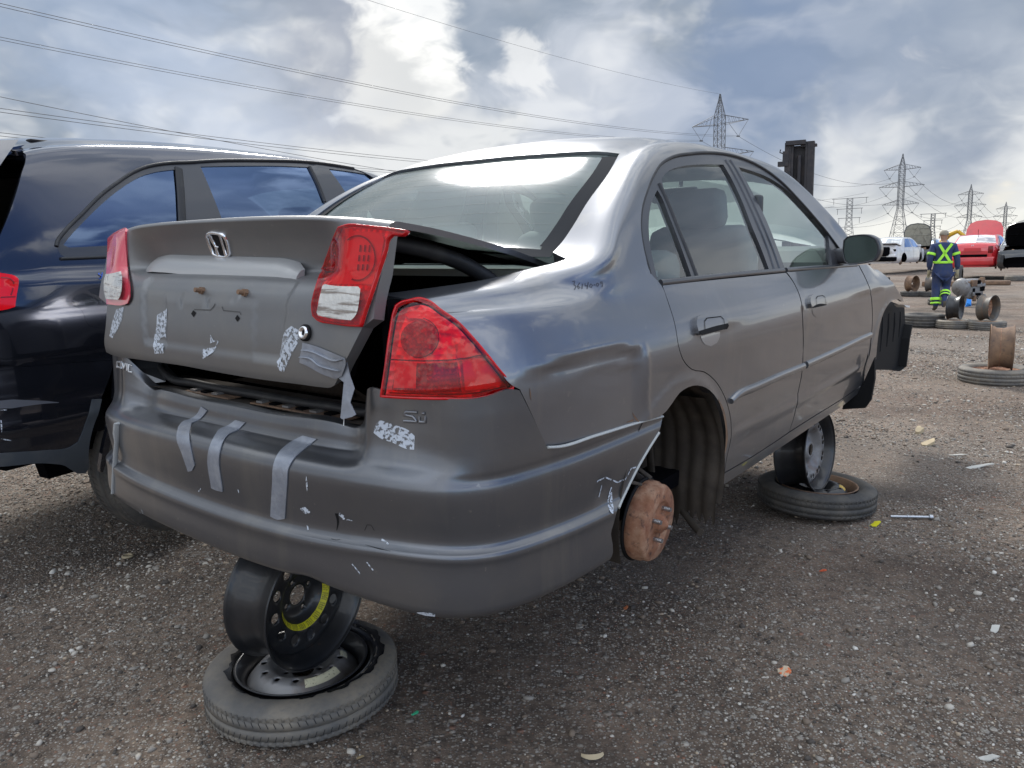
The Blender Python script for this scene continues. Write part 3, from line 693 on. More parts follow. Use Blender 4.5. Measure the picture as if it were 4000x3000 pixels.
for j in range(1, len(bc[0])): bvs.append(bvs[-1] + max(.008, np.mean([np.linalg.norm(np.array(r[j]) - np.array(r[j - 1])) for r in bc])))
def bdisp(P):
    x, y, z = P.T; d = np.zeros(len(P))
    d += -.010 * np.exp(-((x - .385) / .05) ** 2 - ((z - .285) / .025) ** 2)                 # knock at the lower edge over the rim
    d += -.004 * np.exp(-((x + .62) / .02) ** 2) * sst(z, .3, .42) * (1 - sst(z, .5, .58))
    d += .0016 * np.sin(x * 9 + z * 14) * sst(z, .30, .45)
    d += -.006 * np.exp(-((x - .845) / .05) ** 2 - ((y - .58) / .03) ** 2 - ((z - .44) / .03) ** 2)
    return d
BUMP = Surf(bc, arc, bvs, cray, disp=bdisp, grid=(220, 130), out=(0, -1, 0), vop=catmull_op)
s0 = arc[0] + .002; s1 = arc[-1]
vlip = bvs[-1]
up = R3((322, 1246), (480, 1254), (700, 1259), (940, 1256), (1000, 1244), (1163, 1196), (1213, 1202), (1258, 1292), (1326, 1432), (1390, 1574), (1452, 1572), (1700, 1500), (2000, 1408), (2138, 1372))
arche = R4((533, 600), (503, 715), (420, 845), (340, 985), (262, 1140), (215, 1240), (180, 1370), (160, 1450), (172, 1520), (174, 1580))
hemt = OV((1320, 1205), (1260, 1242), (1200, 1273), (1100, 1312), (1010, 1334), (950, 1335), (880, 1325), (800, 1299), (775, 1282), (740, 1272), (700, 1262), (600, 1232), (480, 1190), (380, 1145), (300, 1105))
q_up = BUMP.trace(up, 20, closed=False); q_ar = BUMP.trace(arche, 20, closed=False, corner=60)
left_end = arc[3]
poly = [tuple(q) for q in q_up] + [tuple(q) for q in q_ar] + [(u, bvs[1]) for u in np.linspace(q_ar[-1][0] - .01, left_end, 90)]
wl = -q_up[0][0]
poly += [(left_end, v) for v in np.linspace(bvs[2], bvs[-2], 14)] + [(u, vlip - .004) for u in np.linspace(left_end + .02, q_up[0][0] - .004, 60)]
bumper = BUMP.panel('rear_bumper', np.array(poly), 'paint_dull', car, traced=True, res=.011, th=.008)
# scuffs, cracks and paint chips
mb = MB()
for L_, wd in ((R2((1600, 800), (1610, 850), (1603, 905)), [.009, .006, .001]), (R2((1775, 905), (1790, 870), (1815, 872), (1835, 905)), .0010), (R2((1570, 955), (1600, 962), (1625, 958)), .0010), (R2((1780, 990), (1850, 1010), (1935, 1030)), [.0004, .0016, .0004])):
    BUMP.ribbon('', L_, wd, None, None, off=.0008, mb=mb, mi=0 if wd != 0 else 1)
build_each(mb, 'paint_crack', 'black', bumper)
mb = MB()
for L_, wd in ((R2((1380, 770), (1440, 790)), [.002, .018, .004]), (R2((1415, 570), (1420, 660)), [.001, .007, .002]), (R2((1425, 870), (1430, 900)), .004), (R2((1620, 800), (1645, 822)), .010), (R2((1880, 960), (1925, 985)), .005), (R2((2100, 1410), (2212, 1425)), [.004, .012, .010]), (R2((1700, 1110), (1750, 1170)), .003), (R2((1790, 1100), (1830, 1150)), .003), (R2((1640, 830), (1700, 845)), [.006, .001]), (R2((400, 770), (420, 830)), .003), (R2((1000, 650), (1010, 680)), .004), (R2((750, 665), (765, 645)), .003)):
    BUMP.ribbon('', L_, wd, None, None, off=.0010, mb=mb)
for L_, wd in ((R4((55, 1070), (120, 1040), (200, 1075), (260, 1050), (300, 975), (335, 965)), .004), (R4((75, 1185), (95, 1130), (100, 1100)), .003), (R4((160, 1110), (150, 1200), (165, 1300)), [.004, .022, .010])):
    BUMP.ribbon('', L_, wd, None, None, off=.0010, mb=mb)
build_each(mb, 'paint_scuff', 'residue', bumper)
# joint lip between bumper and quarter panel, pale edge at the wheel opening
mb = MB(); BUMP.ribbon('', R3((1392, 1572), (1452, 1570), (1700, 1498), (2000, 1406), (2136, 1370)), .006, None, None, h=.004, off=.001, mb=mb)
BUMP.ribbon('', R4((502, 718), (420, 845), (345, 975), (270, 1130), (215, 1260)), .007, None, None, h=.003, off=.001, mb=mb)
mb.build('bumper_edge', mat('pale_bare_plastic_edge', (.42, .43, .42), .6), bumper)
# broken corner flap and hanging clip at the left end
CL = [cray(*q) for q in R2((258, 240), (252, 300), (243, 400), (234, 520), (226, 675))]
clp = np.array([o + d * ((.030 - o[1]) / d[1]) for o, d in CL])
mb = MB()
mb.tube(smooth_poly(clp, .03, False, 60), [.015] * 3 + [.008] * (len(smooth_poly(clp, .03, False, 60)) - 3), 8, flat=.35)
mb.build('loose_clip', mat('pale_grey_plastic', (.36, .37, .37), .6), bumper)
mb = MB(); mb.add([(-.66, .10, .33), (-.60, .065, .315), (-.50, .05, .288), (-.44, .045, .278), (-.46, .10, .272), (-.56, .13, .285), (-.66, .17, .30)], [(0, 1, 2, 3, 4, 5, 6)]); mb.build('hanging_flap', 'paint', bumper)
# badges
def strokes(surf, sets, wd, m, name, parent, off=.001, h=0.):
    mb = MB()
    for L_ in sets: surf.ribbon('', L_, wd, None, None, off=off, h=h, mb=mb, corner=30)
    return mb.build(name, m, parent)
strokes(BUMP, [R1((206, 1020), (178, 1018), (176, 1052), (206, 1056)), R1((204, 1020), (205, 1058)), R1((213, 1024), (222, 1062), (236, 1026)), R1((244, 1028), (244, 1074)), R1((277, 1042), (256, 1036), (252, 1080), (277, 1086))], .0060, 'badge', 'badge', bumper, h=.003)
strokes(BUMP, [R3((548, 1345), (475, 1342), (466, 1362), (520, 1372), (545, 1405), (462, 1400)), R3((560, 1372), (562, 1408), (600, 1408), (598, 1372)), R3((582, 1352), (598, 1352))], .007, 'paint', 'badge', bumper, h=.003)
# tape strips folded over the top of the bumper, and old tape residue
def decal(surf, px, m, name, parent, off=.0016, res=.012, th=0.): return surf.panel(name, px, m, parent, off=off, res=res, th=th, step=8)
for px in (R2((775, 140), (812, 165), (770, 215), (712, 245), (700, 300), (705, 360), (732, 500), (715, 535), (690, 540), (655, 430), (622, 330), (628, 270), (660, 235), (700, 222), (745, 190)),
           R2((985, 222), (1045, 238), (1000, 285), (935, 320), (900, 380), (890, 420), (906, 662), (868, 655), (835, 640), (820, 420), (858, 320), (880, 290), (935, 262)),
           R2((1395, 318), (1482, 340), (1420, 390), (1350, 450), (1308, 520), (1300, 620), (1290, 830), (1245, 835), (1203, 815), (1210, 620), (1218, 490), (1250, 420), (1320, 360))):
    decal(BUMP, px, 'tape', 'tape_strip', bumper, off=.003, th=.0025)
decal(BUMP, R2((1875, 222), (1960, 250), (2050, 285), (2088, 320), (2085, 405), (2040, 400), (1950, 360), (1880, 335), (1835, 300), (1850, 250)), 'residue', 'tape_residue', bumper, off=.001)
# ------------------------------------------------------------------ right-hand tail lamp on the body corner
lrows = []
lb = [(.560, .062), (.60, .075), (.65, .098), (.70, .135), (.745, .195), (.783, .285), (.812, .42)]
for z, ins in ((.728, -.004), (.78, .002), (.83, .012), (.88, .028), (.92, .05), (.955, .085), (.975, .12)):
    lrows.append([(x - ins * (.35 + .65 * i / 6), y + ins * (1 - .75 * i / 6), z) for i, (x, y) in enumerate(lb)])
lc = np.array(lrows).transpose(1, 0, 2)
la = np.r_[0, np.cumsum(np.linalg.norm(np.diff(np.array(lb), axis=0), axis=1))]
LAMP = Surf(lc, la, [.728, .78, .83, .88, .92, .955, .985], cray, grid=(80, 60), out=(.5, -1, 0))
lout = R3((500, 622), (560, 610), (620, 626), (700, 685), (800, 755), (900, 858), (1000, 975), (1080, 1075), (1166, 1168), (1163, 1190), (1000, 1238), (940, 1251), (700, 1255), (480, 1250), (315, 1240), (340, 1080), (375, 820), (397, 700), (412, 658), (445, 636))
lamp = LAMP.panel('tail_lamp', lout, 'lens_cover', car, th=.0, off=.004, res=.015)
LAMP.panel('lamp_housing', lout, 'lamp_back', lamp, off=-.020, th=.03, res=.015)
mb = MB(); LAMP.ribbon('', lout, .007, None, None, off=.0, h=.005, closed=True, mb=mb); mb.build('lamp_rim', 'red', lamp)
LAMP.panel('lamp_cell', R3((400, 1020), (600, 1028), (820, 1018), (835, 1100), (850, 1215), (700, 1222), (400, 1212), (360, 1205)), 'lamp_dark', lamp, off=-.017, th=0, res=.015)
LAMP.panel('lamp_cell', R3((395, 1020), (535, 1026), (530, 1195), (375, 1190)), 'lamp_plain', lamp, off=-.014, th=0, res=.015)
LAMP.panel('lamp_cell', R3((850, 1008), (990, 985), (1030, 1030), (1085, 1100), (1120, 1165), (1000, 1195), (870, 1205)), 'lamp_plain', lamp, off=-.013, th=0, res=.015)
circ = [(555 + 132 * math.cos(a), 862 + 128 * math.sin(a)) for a in np.linspace(0, 2 * math.pi, 28, endpoint=False)]
LAMP.panel('lamp_cell', R3(*circ), 'lamp_dark', lamp, off=-.015, th=0, res=.02)
LAMP.panel('lamp_cell', R3((520, 660), (620, 668), (700, 720), (760, 780), (790, 830), (700, 820), (640, 760), (560, 722), (480, 720), (455, 690)), 'lamp_plain', lamp, off=-.013, th=0, res=.02)
LAMP.panel('lamp_cell', R3((820, 900), (860, 855), (930, 925), (970, 975), (900, 985), (815, 990)), 'lamp_plain', lamp, off=-.013, th=0, res=.02)
mb = MB()
LAMP.ribbon('', R3((360, 1002), (600, 1012), (850, 998), (985, 978), (1010, 985), (1140, 1165)), .003, None, None, off=.0018, mb=mb)
LAMP.ribbon('', R3((370, 1218), (700, 1226), (900, 1222), (1140, 1170)), .0025, None, None, off=.0018, mb=mb)
LAMP.ribbon('', R3(*circ[-6:], *circ[:9]), .002, None, None, off=.0018, mb=mb)
mb.build('lens_joint', mat('dark_red_joint', (.10, .004, .006), .3), lamp)
# number scrawled on the quarter panel
strokes(BODY, [R3((1552, 498), (1568, 494), (1562, 518), (1576, 530), (1566, 550)), R3((1600, 506), (1585, 528), (1592, 545), (1602, 535), (1590, 528)), R3((1618, 512), (1614, 545)), R3((1635, 508), (1634, 525), (1650, 525)), R3((1655, 502), (1648, 545)), R3((1668, 515), (1664, 530), (1674, 538), (1682, 522), (1670, 512)), R3((1690, 520), (1700, 519)),
               R3((1712, 508), (1706, 522), (1716, 530), (1724, 514), (1714, 507)), R3((1748, 502), (1735, 500), (1736, 514), (1750, 508), (1744, 532))], .0022, 'ink', 'marker_writing', car)
# rust at the lower lip of the quarter
mb = MB()
for L_, wd in ((R3((1955, 1350), (1970, 1385), (1985, 1405)), [.002, .007, .004]), (R3((1915, 1412), (1960, 1398)), [.002, .006]), (R3((1282, 1190), (1290, 1270)), [.001, .004, .001])): BODY.ribbon('', L_, wd, None, None, off=.0008, mb=mb)
for L_ in (R4((930, 480), (965, 560), (985, 650), (992, 740), (985, 830), (960, 920), (925, 1000), (905, 1050)),): BODY.ribbon('', L_, [.006, .014, .012, .018, .008, .016, .012], None, None, off=.0008, mb=mb)
build_each(mb, 'rust_patch', 'rust_dark', car)
# ------------------------------------------------------------------ door furniture
def handle(px_plate, px_grip, door, key):
    o = BODY.panel('door_handle', px_plate, 'paint', door, off=.012, th=.014, res=.012, step=8)
    return o
handle(R5((568, 1400), (575, 1370), (600, 1355), (720, 1345), (760, 1352), (785, 1385), (795, 1420), (775, 1450), (690, 1468), (600, 1494), (582, 1480)), None, dR[0], 0)
BODY.panel('handle_recess', R5((575, 1470), (600, 1496), (775, 1452), (795, 1425), (790, 1412), (700, 1432), (640, 1450)), 'black', dR[0], off=.0135, th=0, res=.012, step=8)
BODY.panel('handle_cup', R5((622, 1500), (765, 1460), (765, 1500), (745, 1545), (700, 1572), (655, 1560), (632, 1530)), mat('lit_scoop_paint', (.30, .31, .33), .3, .6, 1), dR[0], off=.001, th=0, res=.012, step=8)  # lighter paint stands in for light caught in the scoop
handle(R5((1393, 1230), (1400, 1210), (1420, 1200), (1480, 1195), (1500, 1210), (1508, 1250), (1508, 1275), (1440, 1290), (1412, 1298), (1405, 1290)), None, dF[0], 1)
BODY.panel('handle_recess', R5((1408, 1285), (1415, 1298), (1508, 1278), (1508, 1262), (1440, 1272)), 'black', dF[0], off=.0135, th=0, res=.012, step=8)
BODY.panel('handle_cup', R5((1428, 1302), (1500, 1285), (1498, 1325), (1480, 1358), (1458, 1364), (1438, 1345)), 'paint', dF[0], off=.001, th=0, res=.012, step=8)
strokes(BODY, [R5((625, 1485), (622, 1400), (640, 1378), (740, 1366), (760, 1385), (772, 1445))], .003, 'black', 'handle_gap', dR[0], off=.0132)
strokes(BODY, [R5((1436, 1290), (1430, 1235), (1440, 1218), (1480, 1212), (1495, 1225), (1500, 1275))], .003, 'black', 'handle_gap', dF[0], off=.0132)
mb = MB(); BODY.ribbon('', R4((1020, 492), (1070, 448), (1200, 390), (1380, 310), (1545, 243)), [.020, .030, .031, .031, .031], None, None, h=.012, off=.0, mb=mb); mb.build('side_moulding', 'paint', dR[0])
mb = MB(); BODY.ribbon('', R4((1563, 232), (1700, 170), (1850, 100), (1962, 45), (2028, 16)), .031, None, None, h=.012, off=.0, mb=mb); mb.build('side_moulding', 'paint', dF[0])
# door mirror
def onplane(ray, px, y=None, x=None, z=None):
    out = []
    for u, v in px:
        o, d = ray(u, v); i, val = (1, y) if y is not None else ((0, x) if x is not None else (2, z)); out.append(o + d * (val - o[i]) / d[i])
    return np.array(out)
mpx = smooth_poly(R5((1655, 815), (1680, 790), (1740, 780), (1830, 784), (1872, 806), (1890, 850), (1886, 910), (1862, 948), (1780, 966), (1690, 973), (1662, 955), (1650, 900)), 10)
g = onplane(cray, mpx, y=2.76)
gc = g.mean(0); n = len(g)
mb = MB(); mb.add(g + [0, .006, 0], [tuple(range(n))]); mir = mb.build('mirror_glass', mat('mirror_glass', (.09, .115, .105), .16, .9), None)
hs_ = []
for k, yy in ((1.10, -.006), (1.13, .015), (1.12, .06), (.98, .11), (.70, .15), (.3, .165)): hs_.append(gc + (g - gc) * k * [1, 0, 1] + [(.004 if k > 1 else -.02), yy, 0.0])
hv = np.concatenate([gc + (g - gc) * 1.01] + hs_); R_ = len(hs_) + 1
mb = MB(); mb.add(hv, [(i * n + j, i * n + (j + 1) % n, (i + 1) * n + (j + 1) % n, (i + 1) * n + j) for i in range(R_ - 1) for j in range(n)] + [tuple(range((R_ - 1) * n, R_ * n))], 0, True)
armp = onplane(cray, R5((1600, 905), (1655, 905)), y=2.80)
mb.rbox((.80, 2.83, gc[2] - .03), (.14, .09, .07), .015, 1)
mo = mb.build('door_mirror', ['trim', 'trim'], car, recalc=True); mir.parent = mo
# mud flap, front wheel-arch splash shield, headless front end
fl = onplane(cray, R4((2062, 175), (2062, 330), (2035, 480), (1995, 538), (1830, 548), (1840, 500), (1975, 370)), y=3.27)
mb = MB(); mb.prism([(a, c) for a, b, c in fl], 3.255, 3.285, axis=1); mb.build('mud_flap', 'black', car)
R8 = lambda *p: [(3200 + x * .3918, 850 + y * .3918) for x, y in p]
sh = onplane(cray, R8((760, 830), (850, 870), (905, 900), (912, 1060), (885, 1200), (850, 1480), (790, 1525), (600, 1520), (560, 1390), (640, 1000)), x=.70)
mb = MB(); mb.prism([(b, c) for a, b, c in sh], .40, .665, axis=0)
yl, yh = sh[:, 1].min() + .03, sh[:, 1].max() - .09
for k_ in range(5): yy_ = yl + (yh - yl) * (k_ + .4) / 5; mb.tube([(.662, yy_, .27 + .01 * k_), (.666, yy_ + .01, .42), (.662, yy_, .53 - .01 * k_)], .012, 6, flat=.7)
mb.prism([(b, c) for a, b, c in sh[3:7]] + [(b - .028, c) for a, b, c in sh[3:7][::-1]], .665, .715, axis=0)
mb.build('wheel_arch_liner', 'black', car)
wb = onplane(cray, R8((845, 868), (905, 880), (900, 897), (868, 893)), x=.76); mb = MB(); mb.prism([(b, c) for a, b, c in wb], .70, .76, axis=0); mb.build('bumper_bracket', 'white', car)
mb = MB(); mb.box((.66, 3.62, .20), (.12, .16, .20)); mb.cyl((.72, 3.60, .20), (.74, 3.60, .20), .12, 20); mb.cyl((.6, 3.6, .25), (.5, 3.6, .6), .04); mb.build('front_hub', 'rust_dark', car)
# ------------------------------------------------------------------ rear wheel arch, drum brake, suspension
cy, cz = 1.0, .30
for sx in (1, -1):
    mb = MB()
    pr = []
    aa = np.linspace(-.35, math.pi + .25, 40)
    for j, xx in enumerate((.845, .80, .78, .74, .70, .66, .62, .585)):
        for a in aa:
            r = .352 - .010 * (j % 2) * (1 if a < 1.5 else .3); pr.append((sx * xx, cy + r * math.cos(a), cz + r * math.sin(a)))
    m = len(aa); f = [(j * m + i, j * m + i + 1, (j + 1) * m + i + 1, (j + 1) * m + i) for j in range(7) for i in range(m - 1)]
    mb.add(pr, f, 0, True)
    w_ = [(cy + .352 * math.cos(a), cz + .352 * math.sin(a)) for a in aa]; mb.prism(w_, sx * .56, sx * .585, axis=0)
    if sx == 1:
        xs_ = np.linspace(.575, .835, 34); zs_ = np.linspace(.56, .125, 12); v = []
        for k_, z in enumerate(zs_):
            for i_, x in enumerate(xs_):
                yy_ = 1.0 + math.sqrt(max(.0, .338 ** 2 - max(0, z - .30) ** 2)) - .009 * abs(math.sin((x - .575) * 62)) + .010 * math.sin(z * 17 + x * 9) - (.03 * (.30 - z) / .2 if z < .30 else 0)
                v.append((x, yy_, z + (.022 * math.sin(i_ * 1.9) * (k_ == 11)) - (.04 if .64 < x < .70 and k_ == 11 else 0)))
        mb.add(v, [(a * 34 + b_, a * 34 + b_ + 1, (a + 1) * 34 + b_ + 1, (a + 1) * 34 + b_) for a in range(11) for b_ in range(33)], 0, True)
        mb.tube([(.62, 1.24, .42), (.625, 1.26, .26), (.64, 1.27, .12)], .016, 8, flat=.5); mb.tube([(.70, 1.33, .14), (.76, 1.30, .10), (.80, 1.27, .09)], .014, 6)
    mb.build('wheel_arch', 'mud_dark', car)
mb = MB(); mb.tube([(.2, 1.05, .30), (.45, 1.03, .27), (.70, 1.0, .235)], .022); mb.tube([(.30, 1.25, .30), (.50, 1.15, .33), (.70, 1.06, .30)], [.02, .03, .018]); mb.cyl((.60, 1.02, .2), (.56, 1.05, .62), .03); mb.cyl((.60, 1.02, .32), (.575, 1.05, .52), .055, 14)
mb.tube([(.74, 1.03, .33), (.70, 1.02, .36), (.66, .98, .33), (.64, .9, .28)], .008); mb.tube([(.745, .96, .33), (.70, .92, .35), (.62, .93, .30)], .006); mb.box((.62, 1.02, .22), (.14, .12, .10))
mb.tube([(.60 + .055 * math.cos(a_), 1.02 + .055 * math.sin(a_), .27 + .30 * a_ / 37.7) for a_ in np.linspace(0, 37.7, 90)], .007, 6)
mb.build('suspension_arm', 'mud', car)
dx, dy, dz_ = .774, .993, .208
MD = Matrix.Translation((dx, dy, dz_)) @ Matrix.Rotation(rad(3), 4, 'Z') @ Matrix.Rotation(rad(4), 4, 'Y') @ Matrix.Scale(.95, 4)
mb = MB(); mb.lathe([(0, -.055), (.136, -.055), (.137, -.048), (.128, -.046)], 40, 1, MD, axis='x')
mb.lathe([(.128, -.046), (.130, -.040), (.1295, -.020), (.1245, -.016), (.1245, .004), (.117, .014), (.080, .016), (.074, .018), (.070, .014), (.066, .010), (.030, .010), (.030, .024), (.024, .030), (.018, .030), (.014, .040), (0, .046)], 56, 0, MD, axis='x')
drum = mb.build('brake_drum', ['rust', 'black'], car)
for a in (60, 152, 242, 333):
    mb = MB(); c, s = .051 * math.cos(rad(a)), .051 * math.sin(rad(a)); mb.cyl((.008, c, s), (.040, c, s), .0068, 10, M=MD)
    for k in range(4): mb.lathe([(.0068, .016 + k * .005), (.0078, .0185 + k * .005), (.0068, .021 + k * .005)], 10, 0, MD @ Matrix.Translation((0, c, s)), axis='x')
    mb.build('wheel_stud', 'stud', drum)
# ------------------------------------------------------------------ floor, boot cavity, sill of the boot opening
mb = MB()
mb.box((0, 2.2, .25), (1.40, 2.9, .05)); mb.box((0, .62, .30), (1.1, 1.0, .04)); mb.box((0, 3.9, .45), (1.2, .5, .5)); mb.box((0, 3.3, .58), (1.56, .04, .60))
mb.box((.60, 2.2, .22), (.10, 1.9, .05)); mb.box((-.60, 2.2, .22), (.10, 1.9, .05)); mb.box((0, .35, .40), (1.3, .45, .16))
mb.box((.74, .60, .40), (.10, .12, .30)); mb.box((0, 3.6, .80), (1.3, .7, .03))
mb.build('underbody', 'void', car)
mb = MB(); mb.box((0, .60, .46), (1.12, .90, .02)); mb.box((.57, .55, .70), (.02, .85, .48)); mb.box((-.57, .55, .70), (.02, .85, .48)); mb.box((0, .98, .72), (1.3, .02, .52)); mb.box((0, .215, .56), (1.2, .02, .19)); mb.box((0, .85, .962), (1.2, .30, .012))
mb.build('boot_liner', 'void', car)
mb = MB(); lipz = .652
mb.add([(-.52, .132, lipz), (.52, .132, lipz), (.52, .215, .640), (-.52, .215, .640), (.52, .225, .662), (-.52, .225, .662), (.52, .27, .66), (-.52, .27, .66)], [(0, 1, 2, 3), (3, 2, 4, 5), (5, 4, 6, 7)]); mb.build('boot_sill', 'mud', car)
mb = MB()
pts = [(-.62, .52, .955), (-.60, .34, .93), (-.57, .24, .86), (-.55, .20, .78), (-.525, .19, .71), (-.47, .185, .678), (-.3, .18, .668), (0, .18, .665), (.3, .18, .668), (.47, .185, .678), (.525, .19, .71), (.55, .20, .78), (.57, .24, .86), (.585, .34, .925), (.59, .55, .955)]
sp = smooth_poly(pts, .03, False, 60); mb.tube(sp, .012, 8); mb.tube(sp + [0, .022, -.006], .008, 8); mb.build('boot_seal', 'rubber', car)
mb = MB()
for x0, x1 in ((-.30, -.08), (.02, .40)):
    mb.box(((x0 + x1) / 2, .165, .652), (x1 - x0, .045, .004))
    for k in range(int((x1 - x0) / .055)): mb.box((x0 + .03 + k * .055, .165, .656), (.026, .03, .006), 1 if k % 2 else 2)
mb.build('latch_plate', ['rust_dark', 'void', 'steel_grey'], car)
mb = MB(); mb.prism([(-.02, 0), (.0, .03), (.05, .055), (.12, .05), (.18, .02), (.2, 0)], .30, .305, axis=1, M=TR((.05, 0, .665))); mb.add([(-.3, .30, .66), (-.1, .32, .70), (.1, .34, .715), (.3, .30, .672), (.38, .28, .66), (.1, .36, .64), (-.2, .36, .64)], [(0, 1, 5, 6), (1, 2, 5), (2, 3, 4, 5)]); mb.build('boot_carpet', mat('brown_boot_carpet', (.035, .022, .014), .95, bump=.004, bscale=60), car)
# inner corner pillars of the opening
for sx in (-1, 1):
    mb = MB(); mb.add([(sx * .575, .105, .745), (sx * .535, .12, .70), (sx * .50, .13, .655), (sx * .46, .175, .66), (sx * .50, .19, .70), (sx * .535, .20, .77), (sx * .555, .21, .86), (sx * .585, .14, .93), (sx * .60, .12, .80)], [(0, 1, 4, 5, 8), (1, 2, 3, 4), (8, 5, 6, 7)]); mb.build('boot_pillar', 'paint_dull', car)
# ------------------------------------------------------------------ cabin
mb = MB()
mb.box((0, 1.16, .935), (1.2, .36, .02)); mb.box((0, .85, .968), (1.22, .32, .02)); mb.build('parcel_shelf', 'int_light', car)
mb = MB(); mb.rbox((-.34, 1.42, .76), (.58, .14, .50), .05); mb.rbox((.34, 1.42, .76), (.58, .14, .50), .05); mb.rbox((0, 1.42, .74), (.3, .12, .44), .04); mb.rbox((0, 1.68, .52), (1.2, .5, .16), .05)
for sx in (-1, 1): mb.rbox((sx * .36, 1.36, 1.06), (.30, .09, .14), .04)
mb.build('rear_seat', 'int_grey', car)
for sx in (-1, 1):
    mb = MB(); Rm = Matrix.Rotation(rad(14), 3, 'X'); mb.rbox((sx * .37, 2.26, .80), (.48, .15, .60), .06, R=Rm); mb.rbox((sx * .37, 2.50, .52), (.48, .50, .14), .05); mb.rbox((sx * .37, 2.16, 1.165), (.26, .10, .17), .045, R=Rm)
    for q in (-.06, .06): mb.cyl((sx * .37 + q, 2.19, 1.0), (sx * .37 + q, 2.17, 1.12), .007)
    mb.build('front_seat', 'int_grey', car)
mb = MB(); pr = [(3.28, .97), (3.10, .985), (2.98, .965), (2.90, .91), (2.89, .84), (2.93, .70), (3.0, .5), (3.3, .5)]; mb.prism(pr, -.72, .72, axis=0)
for sx in (-1, 1): mb.rbox((sx * .58, 2.92, .87), (.18, .03, .08), .01, 1)
mb.rbox((0, 2.90, .86), (.36, .03, .14), .01, 1); mb.box((.37, 2.885, .80), (.40, .02, .006), 1)
mb.rbox((0, 2.6, .5), (.2, .8, .24), .03, 1)
mb.build('dashboard', ['int_light', 'int_dark'], car)
mb = MB(); mb.lathe([(.185 + .016 * math.cos(a), .016 * math.sin(a)) for a in np.linspace(0, 2 * math.pi, 8, endpoint=False)], 32, 0, TR((-.37, 2.78, .90), rx=65), close=True); mb.cyl((-.37, 2.80, .90), (-.37, 2.95, .84), .035); mb.box((-.37, 2.785, .90), (.34, .02, .05)); mb.build('steering_wheel', 'int_dark', car)
mb = MB(); mb.rbox((0.02, 2.66, 1.255), (.25, .035, .075), .016); mb.cyl((.02, 2.70, 1.27), (.02, 2.76, 1.33), .01); mb.build('interior_mirror', 'int_dark', car)
mb = MB(); mb.tube([(.69, 2.02, 1.12), (.70, 2.03, 1.0), (.705, 2.0, .7)], .022, flat=.3); mb.rbox((.68, 2.03, 1.16), (.03, .05, .09), .01); mb.build('seat_belt', 'int_dark', car)
for hl in BODY.panel('headliner', np.array([(1.24, V1), (1.27, BODY.vs[12]), (2.66, BODY.vs[12]), (2.66, V1)]), 'int_light', car, traced=True, off=-.03, th=0, mirror=True, res=.08):
    v_ = [v.co[:] for v in hl.data.vertices]; f_ = [tuple(p.vertices)[::-1] for p in hl.data.polygons]; m2 = bpy.data.meshes.new('headliner'); m2.from_pydata(v_, [], f_); m2.update(); m2.materials.append(MT['int_grey']); hl.data = m2
mb = MB()
for sx in (-1, 1):
    mb.box((sx * .755, 2.33, .56), (.02, 1.75, .62)); mb.tube([(sx * .73, 2.1, .88), (sx * .66, 2.02, 1.15), (sx * .56, 1.96, 1.36)], .035, flat=.6)
mb.build('door_lining', 'int_grey', car)
# ------------------------------------------------------------------ boot lid, raised and twisted slightly on its hinges
def rotv(w_): return np.array(Matrix.Rotation(np.linalg.norm(w_), 3, Vector(w_ / np.linalg.norm(w_))))
LR = rotv(np.radians([-10.38938147, .41836932, -1.13218593])); HP = np.array([0, .74, .98]); LT = HP - LR @ HP + np.array([.00156, .06131, -.00768])
LM = Matrix([list(LR[i]) + [LT[i]] for i in range(3)] + [[0, 0, 0, 1]])
A2 = np.array(CA) @ LR; T2 = np.array(CA) @ LT + np.array(CT); lray = ray_in(A2, T2)
xs = [-.68, -.62, -.56, -.50, -.44, -.36, -.2, 0, .2, .36, .44, .50, .56, .62, .68]; lcx = []
for x in xs:
    ax = abs(x); cv = .030 * (ax / .6) ** 2.2 + .05 * max(0, ax - .58); dep = 1 - float(sst(ax, .40, .52)); row = []
    for y, z in ((.052, .610), (.030, .640), (.014, .70), (.008, .77), (.010, .83), (.016 + .026 * dep, .868), (.020 + .066 * dep, .888), (.022 + .058 * dep, .92), (.024 + .034 * dep, .96), (.026 + .008 * dep, .988), (.030 - .008 * dep, 1.004), (.045, 1.014), (.09, 1.018), (.20, 1.022), (.36, 1.022), (.52, 1.018), (.67, 1.008)):
        row.append((x, y + cv * (1 if z < 1.01 or y < .1 else .3), z - .02 * (ax / .62) ** 4 * (1 if z > .95 else 0) - (.004 * math.exp(-((x + .12) / .05) ** 2) if .97 < z < 1.016 else 0)))
    lcx.append(row)
lvs = [0]
for j in range(1, len(lcx[0])): lvs.append(lvs[-1] + max(.008, np.mean([np.linalg.norm(np.array(r[j]) - np.array(r[j - 1])) for r in lcx])))
def ldisp(P):
    x, y, z = P.T; front = (y < .13)
    hw = .335 + (.855 - z) * -.12
    inr = (1 - sst(np.abs(x - .015), hw - .012, hw + .012)) * sst(z, .664, .684) * (1 - sst(z, .85, .858))
    hw2 = .20; in2 = (1 - sst(np.abs(x - .02), hw2 - .006, hw2 + .012)) * sst(z, .672, .684) * (1 - sst(z, .80, .82))
    d = -.010 * inr + .004 * in2
    for cx, cz_, r, a in ((-.105, .802, .012, .003), (.02, .80, .010, .003), (.145, .818, .014, .003)):
        q = np.hypot(x - cx, z - cz_); d = d - a * np.exp(-((q - r) / .004) ** 2)
    d = d + .0022 * np.sin(x * 11) * np.exp(-((z - .96) / .04) ** 2)
    return d * front
LID = Surf(lcx, xs, lvs, lray, disp=ldisp, grid=(170, 140), out=(0, -1, 0), vop=catmull_op)
ltop = lvs[11]
